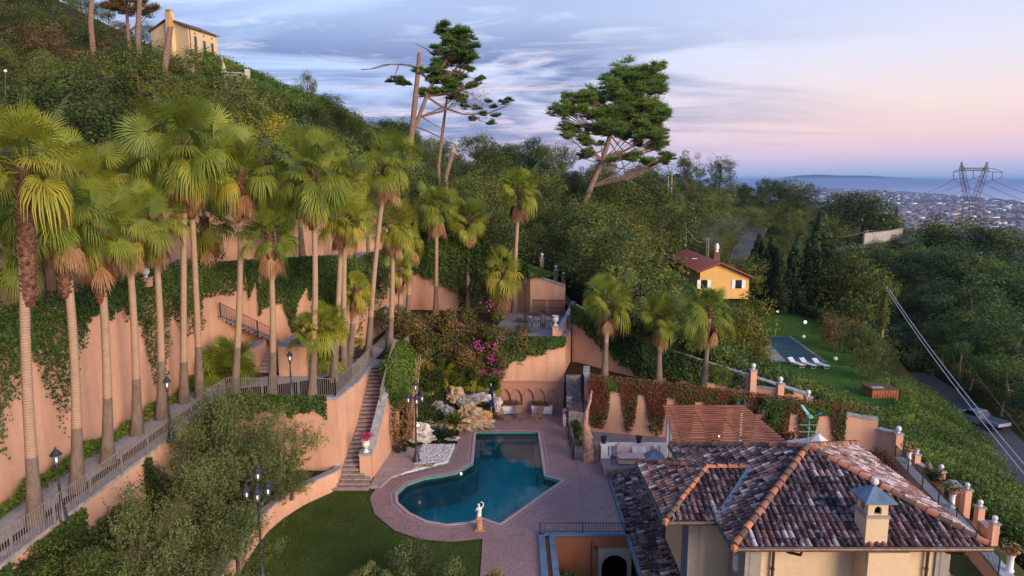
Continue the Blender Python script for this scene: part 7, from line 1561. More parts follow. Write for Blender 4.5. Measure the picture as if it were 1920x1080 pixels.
planter(-.75, .55, 48.35, 'left white flower box under the brick niches', 1, 'red_petal'); planter(1.45, 2.95, 48.3, 'right white flower box under the brick niches, with pink flowers', 2, 'magenta_petal')
def urn(x, y, z, s, lab, mat='white_stone', fl=None, group=None):
    root = thing('urn', lab, 'urn', (x, y, z), group); MB().lathe([(.17 * s, 0), (.17 * s, .05 * s), (.10 * s, .10 * s), (.06 * s, .18 * s), (.10 * s, .24 * s), (.20 * s, .36 * s), (.22 * s, .48 * s), (.17 * s, .58 * s), (.25 * s, .66 * s), (.25 * s, .69 * s), (.18 * s, .68 * s)], (x, y, z), 16).build('vase', mat, root, smooth=True)
    if fl:
        rng = np.random.default_rng(int(abs(x) * 7)); cl = Cloud(); cs = [(x + .2 * s * rng.normal() * .7, y + .2 * s * rng.normal() * .7, z + (.82 + .14 * rng.random()) * s) for _ in range(14)]; clump_leaves(cl, cs, [.16 * s] * 14, 60, .07, rng); V, F, T = cl.arrays(); o_ = V.mean(0); link('flowers', npmesh('flowers', V - o_, F, fl, T), o_, root)
    return root
urn(-8.28, 36.8, 1.785, 1.05, 'carved white urn full of crimson flowers on the stair pedestal', fl='red_petal'); urn(4.05, 46.6, 1.15, .95, 'cream stone urn beside the concrete steps', 'rock_pale')
block('pedestal', 3.0, 3.45, 49.35, 49.8, 5.45, 6.35, 'peach pedestal carrying a white urn on the dining terrace corner', cat='pedestal'); urn(3.22, 49.57, 6.35, 1.1, 'white urn on the peach pedestal of the dining terrace')
o = pot(-7.15, 40.75, .12, .24, .5, 'black_pot', 'dark green pot at the foot of the ivy by the stairs'); o = pot(-6.75, 40.9, .12, .16, .4, 'black_pot', 'smaller dark pot beside the dark green one')
# ---------------------------------------------------------------- statue with raised arm
bx, by, _ = at(899, 993, 0); st_ = thing('statue', 'white marble statue with an arm raised over its head and a terracotta draped base', 'statue', (bx, by, 0))
def skin(name, verts, edges, radii, mat, parent, origin, levels=2):
    me = bpy.data.meshes.new(name); me.from_pydata(verts, edges, []); me.materials.append(M[mat]); o = link(name, me, origin, parent); sm = o.modifiers.new('skin', 'SKIN'); sm.use_smooth_shade = True; sv = me.skin_vertices[0].data
    for i, r in enumerate(radii): sv[i].radius = (r, r) if not hasattr(r, '__len__') else r
    sv[0].use_root = True; ss = o.modifiers.new('sub', 'SUBSURF'); ss.levels = ss.render_levels = levels; return o
SV = [(0, 0, .72), (.0, 0, .84), (.02, 0, .97), (.0, 0, 1.10), (-.01, 0, 1.19), (-.02, -.01, 1.235), (-.035, -.015, 1.31), (-.03, -.01, 1.38),
      (.10, 0, 1.14), (.21, .01, 1.27), (.18, .0, 1.42), (.06, -.01, 1.45), (-.12, 0, 1.12), (-.17, -.05, 1.0), (-.11, -.12, 1.10), (-.10, -.13, 1.2), (-.03, 0, .62)]
SE = [(0, 1), (1, 2), (2, 3), (3, 4), (4, 5), (5, 6), (6, 7), (3, 8), (8, 9), (9, 10), (10, 11), (3, 12), (12, 13), (13, 14), (14, 15), (0, 16)]
SR = [(.125, .10), (.11, .085), (.09, .07), (.115, .085), (.045, .045), (.045, .045), (.068, .075), (.055, .06), .045, .035, .027, .022, .045, .035, .027, .022, (.13, .11)]
skin('body', SV, SE, SR, 'marble', st_, (bx, by, 0)); mb = MB(); n = 14; vs = []; prof = [(.19, 0), (.185, .06), (.15, .12), (.145, .3), (.135, .5), (.15, .66), (.14, .72)]
for i, (r, z) in enumerate(prof):
    for k in range(n): w = 2 * math.pi * k / n; q = r * (1 + .13 * math.sin(3 * w + z * 6) + .07 * math.sin(7 * w - z * 4)); vs.append((bx + q * math.cos(w), by + q * math.sin(w), z))
mb.add(vs, [(i * n + k, i * n + (k + 1) % n, (i + 1) * n + (k + 1) % n, (i + 1) * n + k) for i in range(6) for k in range(n)] + [tuple(range(6 * n, 7 * n))]); mb.build('draped_base', 'terra_ped', st_, smooth=True)
MB().box((bx + .02, by, .04), (.46, .4, .08)).build('plinth', 'terra_ped', st_)
# underwater lamp in the pool wall
o = MB().sphere((-3.0, 38.05, -.09), .07, 8).build('pool_lamp', 'globe_bright'); tag(o, 'small lit lamp in the pool wall at the inner corner', 'lamp')
# driftwood trunk
b = at(1107, 864, 0); root = thing('driftwood', 'twisted bare reddish tree trunk set up as a sculpture beside the deck', 'tree trunk', b); mb = MB()
mb.tube([b + Vector(q) for q in [(0, 0, 0), (-.1, 0, .7), (-.22, .05, 1.5), (-.36, .1, 2.3), (-.25, .2, 3.1), (-.05, .3, 3.8), (.05, .35, 4.4)]], [.42, .40, .34, .2, .12, .1, .03], 9)
mb.tube([b + Vector(q) for q in [(.3, 0, 0), (.35, 0, .6), (.2, 0, 1.2), (-.1, .05, 1.7)]], [.26, .2, .14, .1], 7); mb.tube([b + Vector(q) for q in [(-.3, -.1, 0), (-.32, -.1, .5), (-.2, 0, 1.3)]], [.2, .2, .15], 7)
for i in range(7): a = prng.uniform(0, 6.28); mb.tube([b + Vector((.3 * math.cos(a), .25 * math.sin(a), 0)), b + Vector((.22 * math.cos(a), .2 * math.sin(a), .9)), b + Vector((-.15 + .12 * math.cos(a), .1 * math.sin(a), 1.7))], [.10, .11, .06], 5)
mb.build('trunk', 'root_wood', root, smooth=True)
# ---------------------------------------------------------------- dining terrace
def fence_panel(x0, x1, y, z, lab):
    root = thing('wooden_screen', lab, 'screen', ((x0 + x1) / 2, y, z)); m_ = MB()
    for i in range(int((x1 - x0) / .09)): m_.box((x0 + .045 + .09 * i, y, z + .75), (.06, .03, 1.4))
    m_.build('slats', 'wood_dark', root); f = MB(); f.box(((x0 + x1) / 2, y - .02, z + 1.42), (x1 - x0, .05, .08)); f.build('top_rail', 'wood_dark', root); MB().box(((x0 + x1) / 2, y - .02, z + .75), (x1 - x0, .05, .06)).build('middle_rail', 'wood_dark', root); return root
fence_panel(1.75, 3.0, 57.6, 5.45, 'left dark wooden screen behind the dining table'); fence_panel(3.05, 4.5, 57.5, 5.45, 'right dark wooden screen behind the dining table')
tb = thing('dining_table', 'round dark garden table with a potted plant on the dining terrace', 'table', (2.45, 53.6, 5.45)); MB().lathe([(.62, .70), (.64, .72), (.62, .74)], (2.45, 53.6, 5.45), 20).build('table_top', 'iron_grey', tb)
for k in range(4): w = k * math.pi / 2 + .4; MB().tube([(2.45 + .45 * math.cos(w), 53.6 + .45 * math.sin(w), 5.45), (2.45 + .35 * math.cos(w), 53.6 + .35 * math.sin(w), 6.15)], .02, 5).build('leg', 'iron', tb)
pp = thing('potted_plant', 'terracotta pot with red leaves on the garden table', 'potted plant', (2.45, 53.6, 6.19)); MB().lathe([(.10, 0), (.15, .2), (.17, .2), (.17, .24), (.1, .22)], (2.45, 53.6, 6.19), 10).build('pot', 'terracotta', pp); rng = np.random.default_rng(3); cl = Cloud(); clump_leaves(cl, [(2.45, 53.6, 6.62), (2.3, 53.6, 6.5), (2.6, 53.6, 6.55)], [.22] * 3, 90, .1, rng); V, F, T = cl.arrays(); o_ = V.mean(0); link('foliage', npmesh('foliage', V - o_, F, 'ivy_red', T), o_, pp)
def g_chair():
    root = thing('garden_chair', '', 'chair', (0, 0, 0)); m_ = MB(); m_.lathe([(.22, .43), (.23, .45), (.22, .47)], (0, 0, 0), 12); m_.build('seat', 'iron_grey', root)
    for a in (45, 135, 225, 315): w = R(a); MB().tube([(.2 * math.cos(w), .2 * math.sin(w), .44), (.24 * math.cos(w), .24 * math.sin(w), 0)], .022, 5).build('leg', 'white_stone', root)
    b_ = MB(); b_.tube([(.23 * math.cos(w), .23 * math.sin(w), .86 - .12 * abs(math.cos(w))) for w in [math.pi * k / 8 for k in range(9)]], .02, 5); b_.build('back_rail', 'white_stone', root)
    s_ = MB()
    for k in range(1, 8): w = math.pi * k / 8; s_.tube([(.2 * math.cos(w), .2 * math.sin(w), .46), (.23 * math.cos(w), .23 * math.sin(w), .84 - .12 * abs(math.cos(w)))], .012, 4)
    s_.build('back_bars', 'iron_grey', root); return root
gc, gu = g_chair(), []
for x, y, a, lb in [(1.6, 53.4, 80, 'leftmost garden chair at the dining table'), (1.95, 52.75, 150, 'garden chair at the front left of the dining table'), (2.85, 52.7, 200, 'garden chair at the front right of the dining table'), (3.3, 53.3, 270, 'rightmost garden chair near the white urn'), (2.4, 54.6, 0, 'garden chair behind the dining table')]: place(gc, gu, (x, y, 5.45), R(a), 1, lb, 'chairs round the dining table')
tag(MB().box((.6, 55.2, 5.6), (.5, .4, .3)).build('storage_box', 'wood_dark'), 'small dark box at the left of the dining terrace', 'box')
# bench on the walk
bn = thing('bench', 'iron garden bench on the walk left of the long stairs', 'bench', (0, 0, 0)); MB().box((0, 0, .43), (1.4, .42, .05)).build('seat', 'iron', bn); m_ = MB()
for i in range(12): m_.box((-.66 + .12 * i, .2, .68), (.04, .03, .45))
m_.box((0, .2, .9), (1.4, .04, .05)); m_.build('backrest', 'iron', bn)
for x in (-.62, .62):
    for y in (-.18, .2): MB().box((x, y, .21), (.05, .05, .42)).build('leg', 'iron', bn)
    MB().tube([(x, -.2, .6), (x, .2, .62)], .02, 5).build('armrest', 'iron', bn)
bn.location = (-10.35, 44.6, 5.0); bn.rotation_euler = (0, 0, R(72))
# ---------------------------------------------------------------- flower columns on the right parapet
for i, (u, v, y, fl, lb) in enumerate([(1703, 866, 37.2, 'pale_petal', 'highest flower bowl on a white column, far end of the right parapet'), (1784, 950, 31.9, 'pale_petal', 'middle flower bowl on a white column beside the iron rail'), (1893, 1065, 26.3, 'pale_petal', 'nearest flower bowl on a white column at the lower right')]):
    p = atY(u, v, y); root = thing('flower_column', lb, 'planter', (p.x, y, .9), 'flower bowls on white columns'); z1 = .9 + .72
    MB().lathe([(.17, 0), (.17, .06), (.13, .10), (.12, .62), (.16, .68), (.16, .72)], (p.x, y, .9), 14).build('column', 'white_paint', root, smooth=True); MB().lathe([(.12, 0), (.2, .06), (.28, .18), (.31, .2), (.31, .24), (.2, .22)], (p.x, y, z1), 16).build('bowl', 'terracotta', root, smooth=True)
    rng = np.random.default_rng(60 + i); cl = Cloud(); cs = [(p.x + rng.normal() * .2, y + rng.normal() * .2, z1 + .28 + .12 * rng.random()) for _ in range(18)]; clump_leaves(cl, cs, [.15] * 18, 40, .075, rng); V, F, T = cl.arrays(); o_ = V.mean(0); link('foliage', npmesh('foliage', V - o_, F, 'leaf_rust' if i != 1 else 'leaf_mid', T), o_, root)
    cl = Cloud(); clump_leaves(cl, cs, [.2] * 18, 9, .07, rng); V, F, T = cl.arrays(); o_ = V.mean(0); link('flowers', npmesh('flowers', V - o_, F, fl, T), o_, root)
for u, v, d_, lb in [(1382, 762, 44, 'left small lantern lamp on top of the creeper wall'), (1360, 768, 44, 'grey lamp head among red leaves above the pergola'), (1395, 765, 44, 'right small lamp behind the pergola')]:
    p = atd(u, v, d_); m_, g_, b_ = MB(), MB(), MB(); lantern(m_, g_, b_, p.x, p.y, p.z - .3, 1.0); m_.tube([(p.x, p.y, p.z - .9), (p.x, p.y, p.z - .28)], .03, 6); root = thing('garden_lamp', lb, 'lamp', (p.x, p.y, p.z - .9)); hd = m_.build('lantern', 'lamp_iron', root); g_.build('glass', 'lantern_glass', hd)
# ---------------------------------------------------------------- the neighbour garden
fill('neighbour_lawn', LAWN2, [], lambda x, y: -5.0, 'lawn_green', skirt=-7)
grass('grass', LAWN2, -5.0, 40000, 'grass_green', 'green grass of the neighbour lawn below the stepped wall', 6, .09, .03)
fill('neighbour_pool_edge', [(31.2, 81.0), (38.6, 81.2), (39.8, 95.3), (33.0, 95.3)], [], -4.97, 'pilaster'); fill('neighbour_pool', [(31.6, 81.3), (38.2, 81.5), (39.4, 95), (33.4, 95)], [], -4.955, 'pool_cover')
tag(MB().add([(31.5, 81.3, -4.93), (33.6, 81.3, -4.93), (35.0, 90, -4.93), (33.0, 90, -4.93)], [(0, 1, 2, 3)]).add([(31.5, 81.3, -4.951), (33.6, 81.3, -4.951), (35.0, 90, -4.951), (33.0, 90, -4.951)], [(3, 2, 1, 0)]).build('pool_cover', 'concrete'), 'pale folded cover on the left side of the neighbour pool', 'pool cover')
def sunbed():
    root = thing('sunbed', '', 'sunbed', (0, 0, 0)); MB().box((0, -.3, .33), (.66, 1.35, .06)).build('seat', 'white_paint', root); MB().add([(-.33, .36, .33), (.33, .36, .33), (.33, .9, .72), (-.33, .9, .72), (-.33, .4, .28), (.33, .4, .28), (.33, .94, .67), (-.33, .94, .67)], [(0, 1, 2, 3), (7, 6, 5, 4), (3, 2, 6, 7), (0, 4, 5, 1)]).build('backrest', 'white_paint', root)
    for y in (-.85, .35): MB().tube([(-.3, y, .32), (-.3, y, .02), (.3, y, .02), (.3, y, .32)], .03, 5).build('leg_frame', 'white_paint', root)
    return root
sb, su = sunbed(), []
for u, v, lb in [(1492, 686, 'left white sunbed on the neighbour lawn'), (1514, 687, 'middle white sunbed on the neighbour lawn'), (1538, 688, 'right sunbed with grey seat on the neighbour lawn')]: p = at(u, v, -5); place(sb, su, (p.x, p.y, -4.99), R(22), 1.15, lb, 'sunbeds beside the neighbour pool')
for u, v, mt, lb in [(1510, 603, 'globe_bright', 'brightly lit globe lamp on the far lawn'), (1507, 630, 'globe_light', 'white globe lamp in the middle of the far lawn'), (1567, 671, 'globe_light', 'white globe lamp beside the bare shrub'), (1459, 583, 'globe_bright', 'lit globe lamp at the left end of the far lawn')]:
    p = at(u, v, -4.7); tag(MB().sphere((p.x, p.y, -4.78), .24, 12).build('globe_lamp', mt, None, smooth=True), lb, 'lamp', 'globe lamps on the neighbour lawn')
p = at(1650, 745, -5.2); wb = thing('wooden_bin', 'square red brown timber compost bin at the edge of the bramble bank', 'compost bin', (p.x, p.y, -6)); m_ = MB()
for k in range(10): m_.box((p.x - 1.2 + .27 * k, p.y - .9, -5.1), (.22, .05, 1.9))
m_.build('front_boards', 'orange_wood', wb); m_ = MB()
for k in range(8): m_.box((p.x - 1.3, p.y - .8 + .27 * k, -5.1), (.05, .22, 1.9))
m_.build('side_boards', 'orange_wood', wb); MB().box((p.x, p.y + .2, -4.12), (2.8, 2.4, .08)).build('lid', 'wood_dark', wb); MB().box((p.x - .5, p.y - .2, -4.05), (1.2, .6, .05)).build('sheet', 'concrete', wb)
tag(MB().box((32.6, 62.2, -4.6), (4.4, .5, .7), R(-2)).build('low_kerb', 'concrete'), 'grey concrete edge at the near end of the neighbour lawn', 'kerb')
HB = [(38.6, 104), (46.3, 117.5), (44.6, 117.5)]
hedge = [(44.4, 117.3), (48.3, 116.8), (49.2, 104.5), (46.6, 92)]
def hg(rng):
    p, d = seg_at(hedge, rng.random()); return (p.x + rng.normal() * .4, p.y + rng.normal() * .4, -5 + 1.7 * rng.random()), (-.3, -.6, .5)
ivy('hedge', 'dark clipped hedge round the far end of the neighbour lawn', hg, .28, 'leaf_dark', 70, 7000, .3, cat='hedge')
def hg2(rng):
    p, d = seg_at([(29.8, 61.2), (36.5, 61.6), (40.2, 66)], rng.random()); return (p.x + rng.normal() * .3, p.y + rng.normal() * .3, -5 + .9 * rng.random()), (-.3, -.6, .5)
ivy('hedge', 'low clipped hedge along the near end of the neighbour lawn', hg2, .2, 'shrub_bright', 71, 3500, .2, cat='hedge')
# ---------------------------------------------------------------- roads, truck, poles and cables
ribbon('road', ROADA, 5.2, -12.0, 'asphalt'); ribbon('far_road', ROADB, 5.5, .05, 'asphalt')
zc = [th(x, y) + .5 for x, y in ROADC]; ribbon('lane', ROADC, 5, zc, 'asphalt')
wp = [at(u, v, 0) for u, v in [(1620, 458.5), (1648, 455.5), (1672, 451.5), (1692, 446.5)]]; wall_run('road_wall', [(p.x, p.y) for p in wp], .5, 'pale retaining wall curving along the distant road bend', -1, 3.0, 'concrete', 'concrete', cat='wall')
def truck():
    root = thing('pickup_truck', 'white flatbed truck parked on the road at the far right', 'truck', (0, 0, 0)); B = MB()
    # body runs along -Y (front) to +Y (rear)
    def shell(mb, prof, x0, x1): n = len(prof); mb.add([(x0, y, z) for y, z in prof] + [(x1, y, z) for y, z in prof], [tuple(range(n)), tuple(range(2 * n - 1, n - 1, -1))] + [(i, n + i, n + (i + 1) % n, (i + 1) % n) for i in range(n)])
    shell(B, [(-2.55, .45), (-2.6, .85), (-2.45, 1.12), (-1.55, 1.22), (-.95, 1.82), (.15, 1.9), (.3, 1.85), (.42, 1.1), (.42, .45)], -.85, .85); B.build('cab', 'truck_white', root)
    G = MB(); shell(G, [(-1.42, 1.24), (-.92, 1.76), (.1, 1.8), (.2, 1.25)], -.862, -.855); G.build('side_window', 'glass_dark', root); G = MB(); shell(G, [(-1.42, 1.24), (-.92, 1.76), (.1, 1.8), (.2, 1.25)], .855, .862); G.build('side_window', 'glass_dark', root)
    MB().add([(-.75, -1.55, 1.26), (.75, -1.55, 1.26), (.7, -1.0, 1.80), (-.7, -1.0, 1.80)], [(0, 1, 2, 3)]).build('windscreen', 'glass_dark', root); MB().box((0, -2.6, .5), (1.75, .16, .22)).build('bumper', 'truck_bed', root)
    for s in (-.6, .6): MB().sphere((s, -2.55, .82), .12, 10, (1, .4, 1)).build('headlight', 'white_paint', root)
    bd_ = MB(); bd_.box((0, 1.75, .92), (2.0, 2.55, .1)); bd_.build('flatbed', 'truck_bed', root)
    for x in (-1.0, 1.0): MB().box((x, 1.75, 1.12), (.05, 2.55, .32)).build('side_panel', 'truck_white', root)
    MB().box((0, 3.02, 1.12), (2.0, .05, .32)).build('tailgate', 'truck_white', root); MB().box((0, .55, 1.35), (1.8, .06, .8)).build('headboard', 'truck_bed', root); MB().box((0, 1.5, .62), (.8, 3.0, .16)).build('chassis', 'rubber', root)
    for y in (-1.75, 1.9):
        for s in (-1, 1): w = MB().tube([(s * .78, y, .36), (s * .92, y, .36)], .36, 16).build('wheel', 'rubber', root); MB().tube([(s * .90, y, .36), (s * .935, y, .36)], .19, 12).build('rim', 'truck_bed', w)
    return root
tk = truck(); tk.location = (55.9, 78.2, -12.0); tk.rotation_euler = (0, 0, R(18 + 180)); tk.rotation_euler[2] = math.atan2(-(-1.5), 4.5) + math.pi
def pole(u, v0, v1, d_, lab, mat='dead_wood', r=.11, cross=False):
    t = atd(u, v0, d_); b = atY(u, v1, t.y); b.x = t.x; z0 = min(b.z, th(t.x, t.y)) if v1 is None else b.z - .6; root = thing('utility_pole', lab, 'utility pole', (t.x, t.y, z0)); MB().tube([(t.x, t.y, z0), (t.x, t.y, t.z)], [r * 1.2, r], 7).build('pole', mat, root)
    if cross: MB().box((t.x, t.y, t.z - .3), (1.4, .1, .1)).build('crossarm', mat, root)
    return t
pa = pole(1662, 537, 625, 92, 'wooden pole wrapped in yellow ivy carrying the two thick cables', 'dead_wood', .14)
def pv(rng):
    z = pa.z - .3 - 5.6 * rng.random(); f = (pa.z - z) / 6; a = rng.random() * 6.28; r_ = .18 + (.55 if .55 < f < .85 else .1 if f < .5 else .3) * rng.random() + (.9 * rng.random() if f < .12 else 0); return (pa.x + r_ * math.cos(a), pa.y + r_ * math.sin(a), z), (math.cos(a), math.sin(a), .2)
ivy('pole_ivy', 'yellow green ivy climbing the cable pole', pv, .22, 'leaf_gold', 80, 1500, .1)
def cable(a, b, sag, r, lab, mat='cable', group=None, n=24):
    pts_ = [a.lerp(b, i / n) - Vector((0, 0, sag * 4 * (i / n) * (1 - i / n))) for i in range(n + 1)]; o = MB().tube(pts_, r, 5).build('power_cable', mat, None, smooth=True); return tag(o, lab, 'cable', group)
e1 = atd(1921, 866, 40) ; a1 = pa + Vector((.1, 0, -.4)); dirv = e1 - a1; e1b = a1 + dirv * 1.35
cable(a1, e1b, .9, .034, 'lower of the two thick pale cables crossing the lower right', group='pair of pale cables from the ivy pole'); e2 = atd(1921, 851, 40); cable(a1 + Vector((.25, 0, .1)), a1 + (e2 - a1) * 1.35, .9, .034, 'upper of the two thick pale cables crossing the lower right', group='pair of pale cables from the ivy pole')
p1 = pole(1803, 662, 725, 92, 'bare wooden pole in the dark wood above the truck', 'dead_wood', .12); cable(p1, atd(2000, 905, 60), .5, .02, 'thin dark cable running down behind the truck', 'iron_grey')
p2 = pole(1254, 312, 385, 150, 'left pole of the twin poles on the hillside below the big pine', 'concrete', .12); p3 = pole(1260, 325, 388, 148, 'right pole of the twin poles on the hillside below the big pine', 'concrete', .1)
p4 = pole(1287, 422, 456, 120, 'thin pole above the red roof', 'concrete', .09); p5 = pole(1329, 448, 475, 118, 'short thin pole beside the smoking chimney', 'concrete', .08); cable(p4, p5, 1.6, .03, 'slack wire from the thin pole to the red roof', 'cable')
p6 = pole(1627, 432, 458, 195, 'white pole at the left end of the road bend', 'concrete', .14); p7 = pole(1717, 423, 447, 200, 'white pole at the right end of the road bend', 'concrete', .14); cable(p6, p7, .8, .05, 'wire spanning the distant road bend', 'iron_grey'); cable(p6, atd(1560, 445, 190), .5, .05, 'wire running left from the road bend pole', 'iron_grey')
# ---------------------------------------------------------------- pylon
PD = 285.0; py = thing('electricity_pylon', 'tall lattice electricity pylon standing against the hazy plain', 'pylon', atd(1822, 470, PD)); L = MB()
def PT_(u, v, dy=0): p = atd(u, v, PD); p.y += dy; return p
def lat(ua, va, ub, vb, wa, wb, da, db, n, r=.095):
    """four legged tapering lattice between two levels; w half widths in px, d half depths in m"""
    for i in range(n):
        f0, f1 = i / n, (i + 1) / n; q = []
        for f in (f0, f1):
            u, v, w, d_ = ua + (ub - ua) * f, va + (vb - va) * f, wa + (wb - wa) * f, da + (db - da) * f; q.append([PT_(u - w, v, -d_), PT_(u + w, v, -d_), PT_(u + w, v, d_), PT_(u - w, v, d_)])
        for k in range(4): L.tube([q[0][k], q[1][k]], r, 4, cap=False); L.tube([q[0][k], q[1][(k + 1) % 4]], r * .6, 4, cap=False); L.tube([q[0][(k + 1) % 4], q[1][k]], r * .6, 4, cap=False); L.tube([q[1][k], q[1][(k + 1) % 4]], r * .5, 4, cap=False)
lat(1819, 470, 1821, 376, 13.5, 9.5, 3, 2.2, 6); lat(1815, 376, 1804, 322, 3.5, 3.5, 1.2, 1.0, 6, .09); lat(1827, 376, 1847, 322, 3.5, 3.5, 1.2, 1.0, 6, .09); L.build('tower', 'steel_rust', py); L = MB()
lat(1804, 322, 1803, 304, 3.5, .4, 1, .1, 3, .1); lat(1847, 322, 1851, 304, 3.5, .4, 1, .1, 3, .1)
top = [(1787, 323), (1803, 315), (1847, 315), (1866, 317), (1879, 322)]; bot = [(1787, 323), (1803, 320), (1847, 320), (1866, 323), (1879, 323)]
for a, b in zip(top[:-1], top[1:]): L.tube([PT_(*a), PT_(*b)], .12, 4)
for a, b in zip(bot[:-1], bot[1:]): L.tube([PT_(*a), PT_(*b)], .12, 4)
for i in range(16): u = 1804 + 2.75 * i; L.tube([PT_(u, 315), PT_(u + 2.7, 320)], .07, 4); L.tube([PT_(u + 2.7, 315), PT_(u, 320)], .07, 4)
L.tube([PT_(1879, 322), PT_(1878, 334)], .12, 4); L.build('crossarm', 'steel_rust', py)
ends = []
for ua, ub, v0, v1 in [(1788, 1788, 323, 337), (1825, 1825, 320, 334), (1861, 1861, 323, 338)]: MB().tube([PT_(ua, v0), PT_(ub, v1)], .14, 5).build('insulator', 'steel_rust', py); ends.append(PT_(ub, v1)); 
for (u, v), (u2, v2) in [((1788, 337), (1804, 334)), ((1825, 334), (1846, 329)), ((1861, 338), (1878, 334))]: MB().tube([PT_(u, v), PT_(u2, v2)], .1, 4).build('jumper', 'steel_rust', py)
far_ = [atd(1700, 356, 900), atd(1715, 357, 900), atd(1740, 356, 900)]
for i, (a, b) in enumerate(zip(ends, far_)): cable(a, b, 6, .09, ['left', 'middle', 'right'][i] + ' high voltage line running from the pylon down to the plain', 'steel_rust', 'high voltage lines on the pylon')
for i, (u, v) in enumerate([(2020, 410), (2060, 410), (2110, 400)]): cable(ends[i], atd(u, v, 200), 2, .07, ['left', 'middle', 'right'][i] + ' high voltage line leaving the pylon towards the right edge', 'steel_rust', 'high voltage lines leaving right')
# ---------------------------------------------------------------- houses on the hill
def quadwall(mb, a, b, z0, z1): mb.quad((a.x, a.y, z0), (b.x, b.y, z0), (b.x, b.y, z1), (a.x, a.y, z1))
c0, cl_, cr_ = atd(356, 108, 138), atd(286, 100, 142), atd(409, 108, 146.5); hv = thing('hill_villa', 'pale ochre house with brown roof high on the upper left skyline', 'house', (c0.x, c0.y, 38)); bk_ = cl_ + (cr_ - c0); zb, ze, zr = 38.0, 47.35, 49.3; mid1 = (c0 + cl_) / 2; mid2 = (cr_ + bk_) / 2
w_ = MB(); quadwall(w_, c0, cl_, zb, ze); quadwall(w_, c0, cr_, zb, ze); quadwall(w_, cl_, bk_, zb, ze); quadwall(w_, cr_, bk_, zb, ze)
w_.add([(c0.x, c0.y, ze), (cl_.x, cl_.y, ze), (mid1.x, mid1.y, zr)], [(0, 1, 2)]); w_.add([(cr_.x, cr_.y, ze), (bk_.x, bk_.y, ze), (mid2.x, mid2.y, zr)], [(0, 1, 2)]); w_.build('wall', 'cream_stucco', hv)
along = (cr_ - c0).normalized(); across = (cl_ - c0).normalized(); rf = MB()
def P3(p, z): return Vector((p.x, p.y, z))
e = .5
for (o0, o1, s) in ((c0, cr_, -1), (cl_, bk_, 1)):
    a = P3(o0 - along * e + across * s * e, ze - .12); b = P3(o1 + along * e + across * s * e, ze - .12); c = P3(mid2 + along * e, zr + .12); d = P3(mid1 - along * e, zr + .12); up = Vector((0, 0, .18)); rf.add([a, b, c, d, a + up, b + up, c + up, d + up], [(0, 1, 2, 3), (7, 6, 5, 4), (0, 4, 5, 1), (1, 5, 6, 2), (3, 2, 6, 7), (0, 3, 7, 4)])
rf.build('roof', 'leaf_base', hv)
na = Vector((along.y, -along.x, 0)); na = na if na.dot(across) < 0 else -na
for f, z0, z1, w in ((.22, 42.8, 46.0, .42), (.52, 42.6, 45.6, .42), (.80, 43.0, 45.6, .42)):
    p = c0.lerp(cr_, f); fr = MB(); q0, q1 = p - along * w + na * .06, p + along * w + na * .06; fr.add([P3(q0, z0), P3(q1, z0), P3(q1, z1), P3(q0, z1)], [(0, 1, 2, 3)]); wd = fr.build('window', 'glass_dark', hv); q0, q1 = p - along * .2 + na * .07, p + along * .2 + na * .07; MB().add([P3(q0, 46.4), P3(q1, 46.4), P3(q1, 46.7), P3(q0, 46.7)], [(0, 1, 2, 3)]).build('vent', 'glass_dark', hv)
    for s in (-1, 1): g0 = p + along * (s * w) + na * .08; MB().tube([P3(g0, z0), P3(g0, z1)], .06, 4).build('frame', 'pilaster', wd)
MB().tube([P3(c0 + along * .4 + na * .12, 41), P3(c0 + along * .4 + na * .12, ze)], .09, 5).build('downpipe', 'leaf_base', hv)
chp = c0.lerp(cl_, .42); nb_ = Vector((across.y, -across.x, 0)); nb_ = nb_ if nb_.dot(along) < 0 else -nb_; chp = chp + nb_ * .4; cc = MB().box((chp.x, chp.y, 46), (1.5, .9, 9.0), math.atan2(across.y, across.x)).build('chimney', 'cream_stucco', hv); MB().box((chp.x, chp.y, 50.8), (1.1, .8, .5), math.atan2(across.y, across.x)).build('chimney_cap', 'terracotta', cc)
MB().box(tuple(P3(c0.lerp(cr_, .5) + na * .5, 41.6)), (2.6, 1.0, .2), math.atan2(along.y, along.x)).build('balcony', 'cream_stucco', hv)
r0 = atd(422, 160, 132); ru = thing('ruined_outbuilding', 'small crumbling stone outbuilding with two openings on the slope below the hill villa', 'outbuilding', (r0.x, r0.y, 34)); ra, rb = atd(420, 150, 132), atd(447, 154, 133); zt = atd(430, 137, 132).z; wb_ = MB(); wb_.prism([(ra.x, ra.y), (rb.x, rb.y), (rb.x - .5, rb.y + 3), (ra.x - .5, ra.y + 3)], 33, zt); wb_.build('wall', 'rock_pale', ru)
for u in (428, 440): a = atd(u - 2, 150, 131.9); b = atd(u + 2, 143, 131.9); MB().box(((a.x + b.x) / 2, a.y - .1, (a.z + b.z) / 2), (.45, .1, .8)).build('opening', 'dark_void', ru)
MB().prism([(ra.x - .4, ra.y - .4), (rb.x + .6, rb.y - .4), (rb.x, rb.y + 3.3), (ra.x - .9, ra.y + 3.3)], zt, [zt + .2, zt + .2, zt + .6, zt + .6]).build('roof', 'concrete', ru)
a, b = atd(415, 106, 134), atd(420, 132, 134); tag(MB().tube([(b.x, b.y, b.z - 2), (b.x, b.y, b.z), (a.x, a.y, a.z)], [.5, .45, .12], 5).build('stone_buttress', 'rock_pale'), 'slanting pale stone buttress right of the hill villa', 'wall')
a = atd(464, 140, 136); tag(MB().box((a.x, a.y, a.z - 1.5), (.8, .8, 5)).build('stone_post', 'rock_pale'), 'pale stone post on the skyline slope right of the outbuilding', 'post')
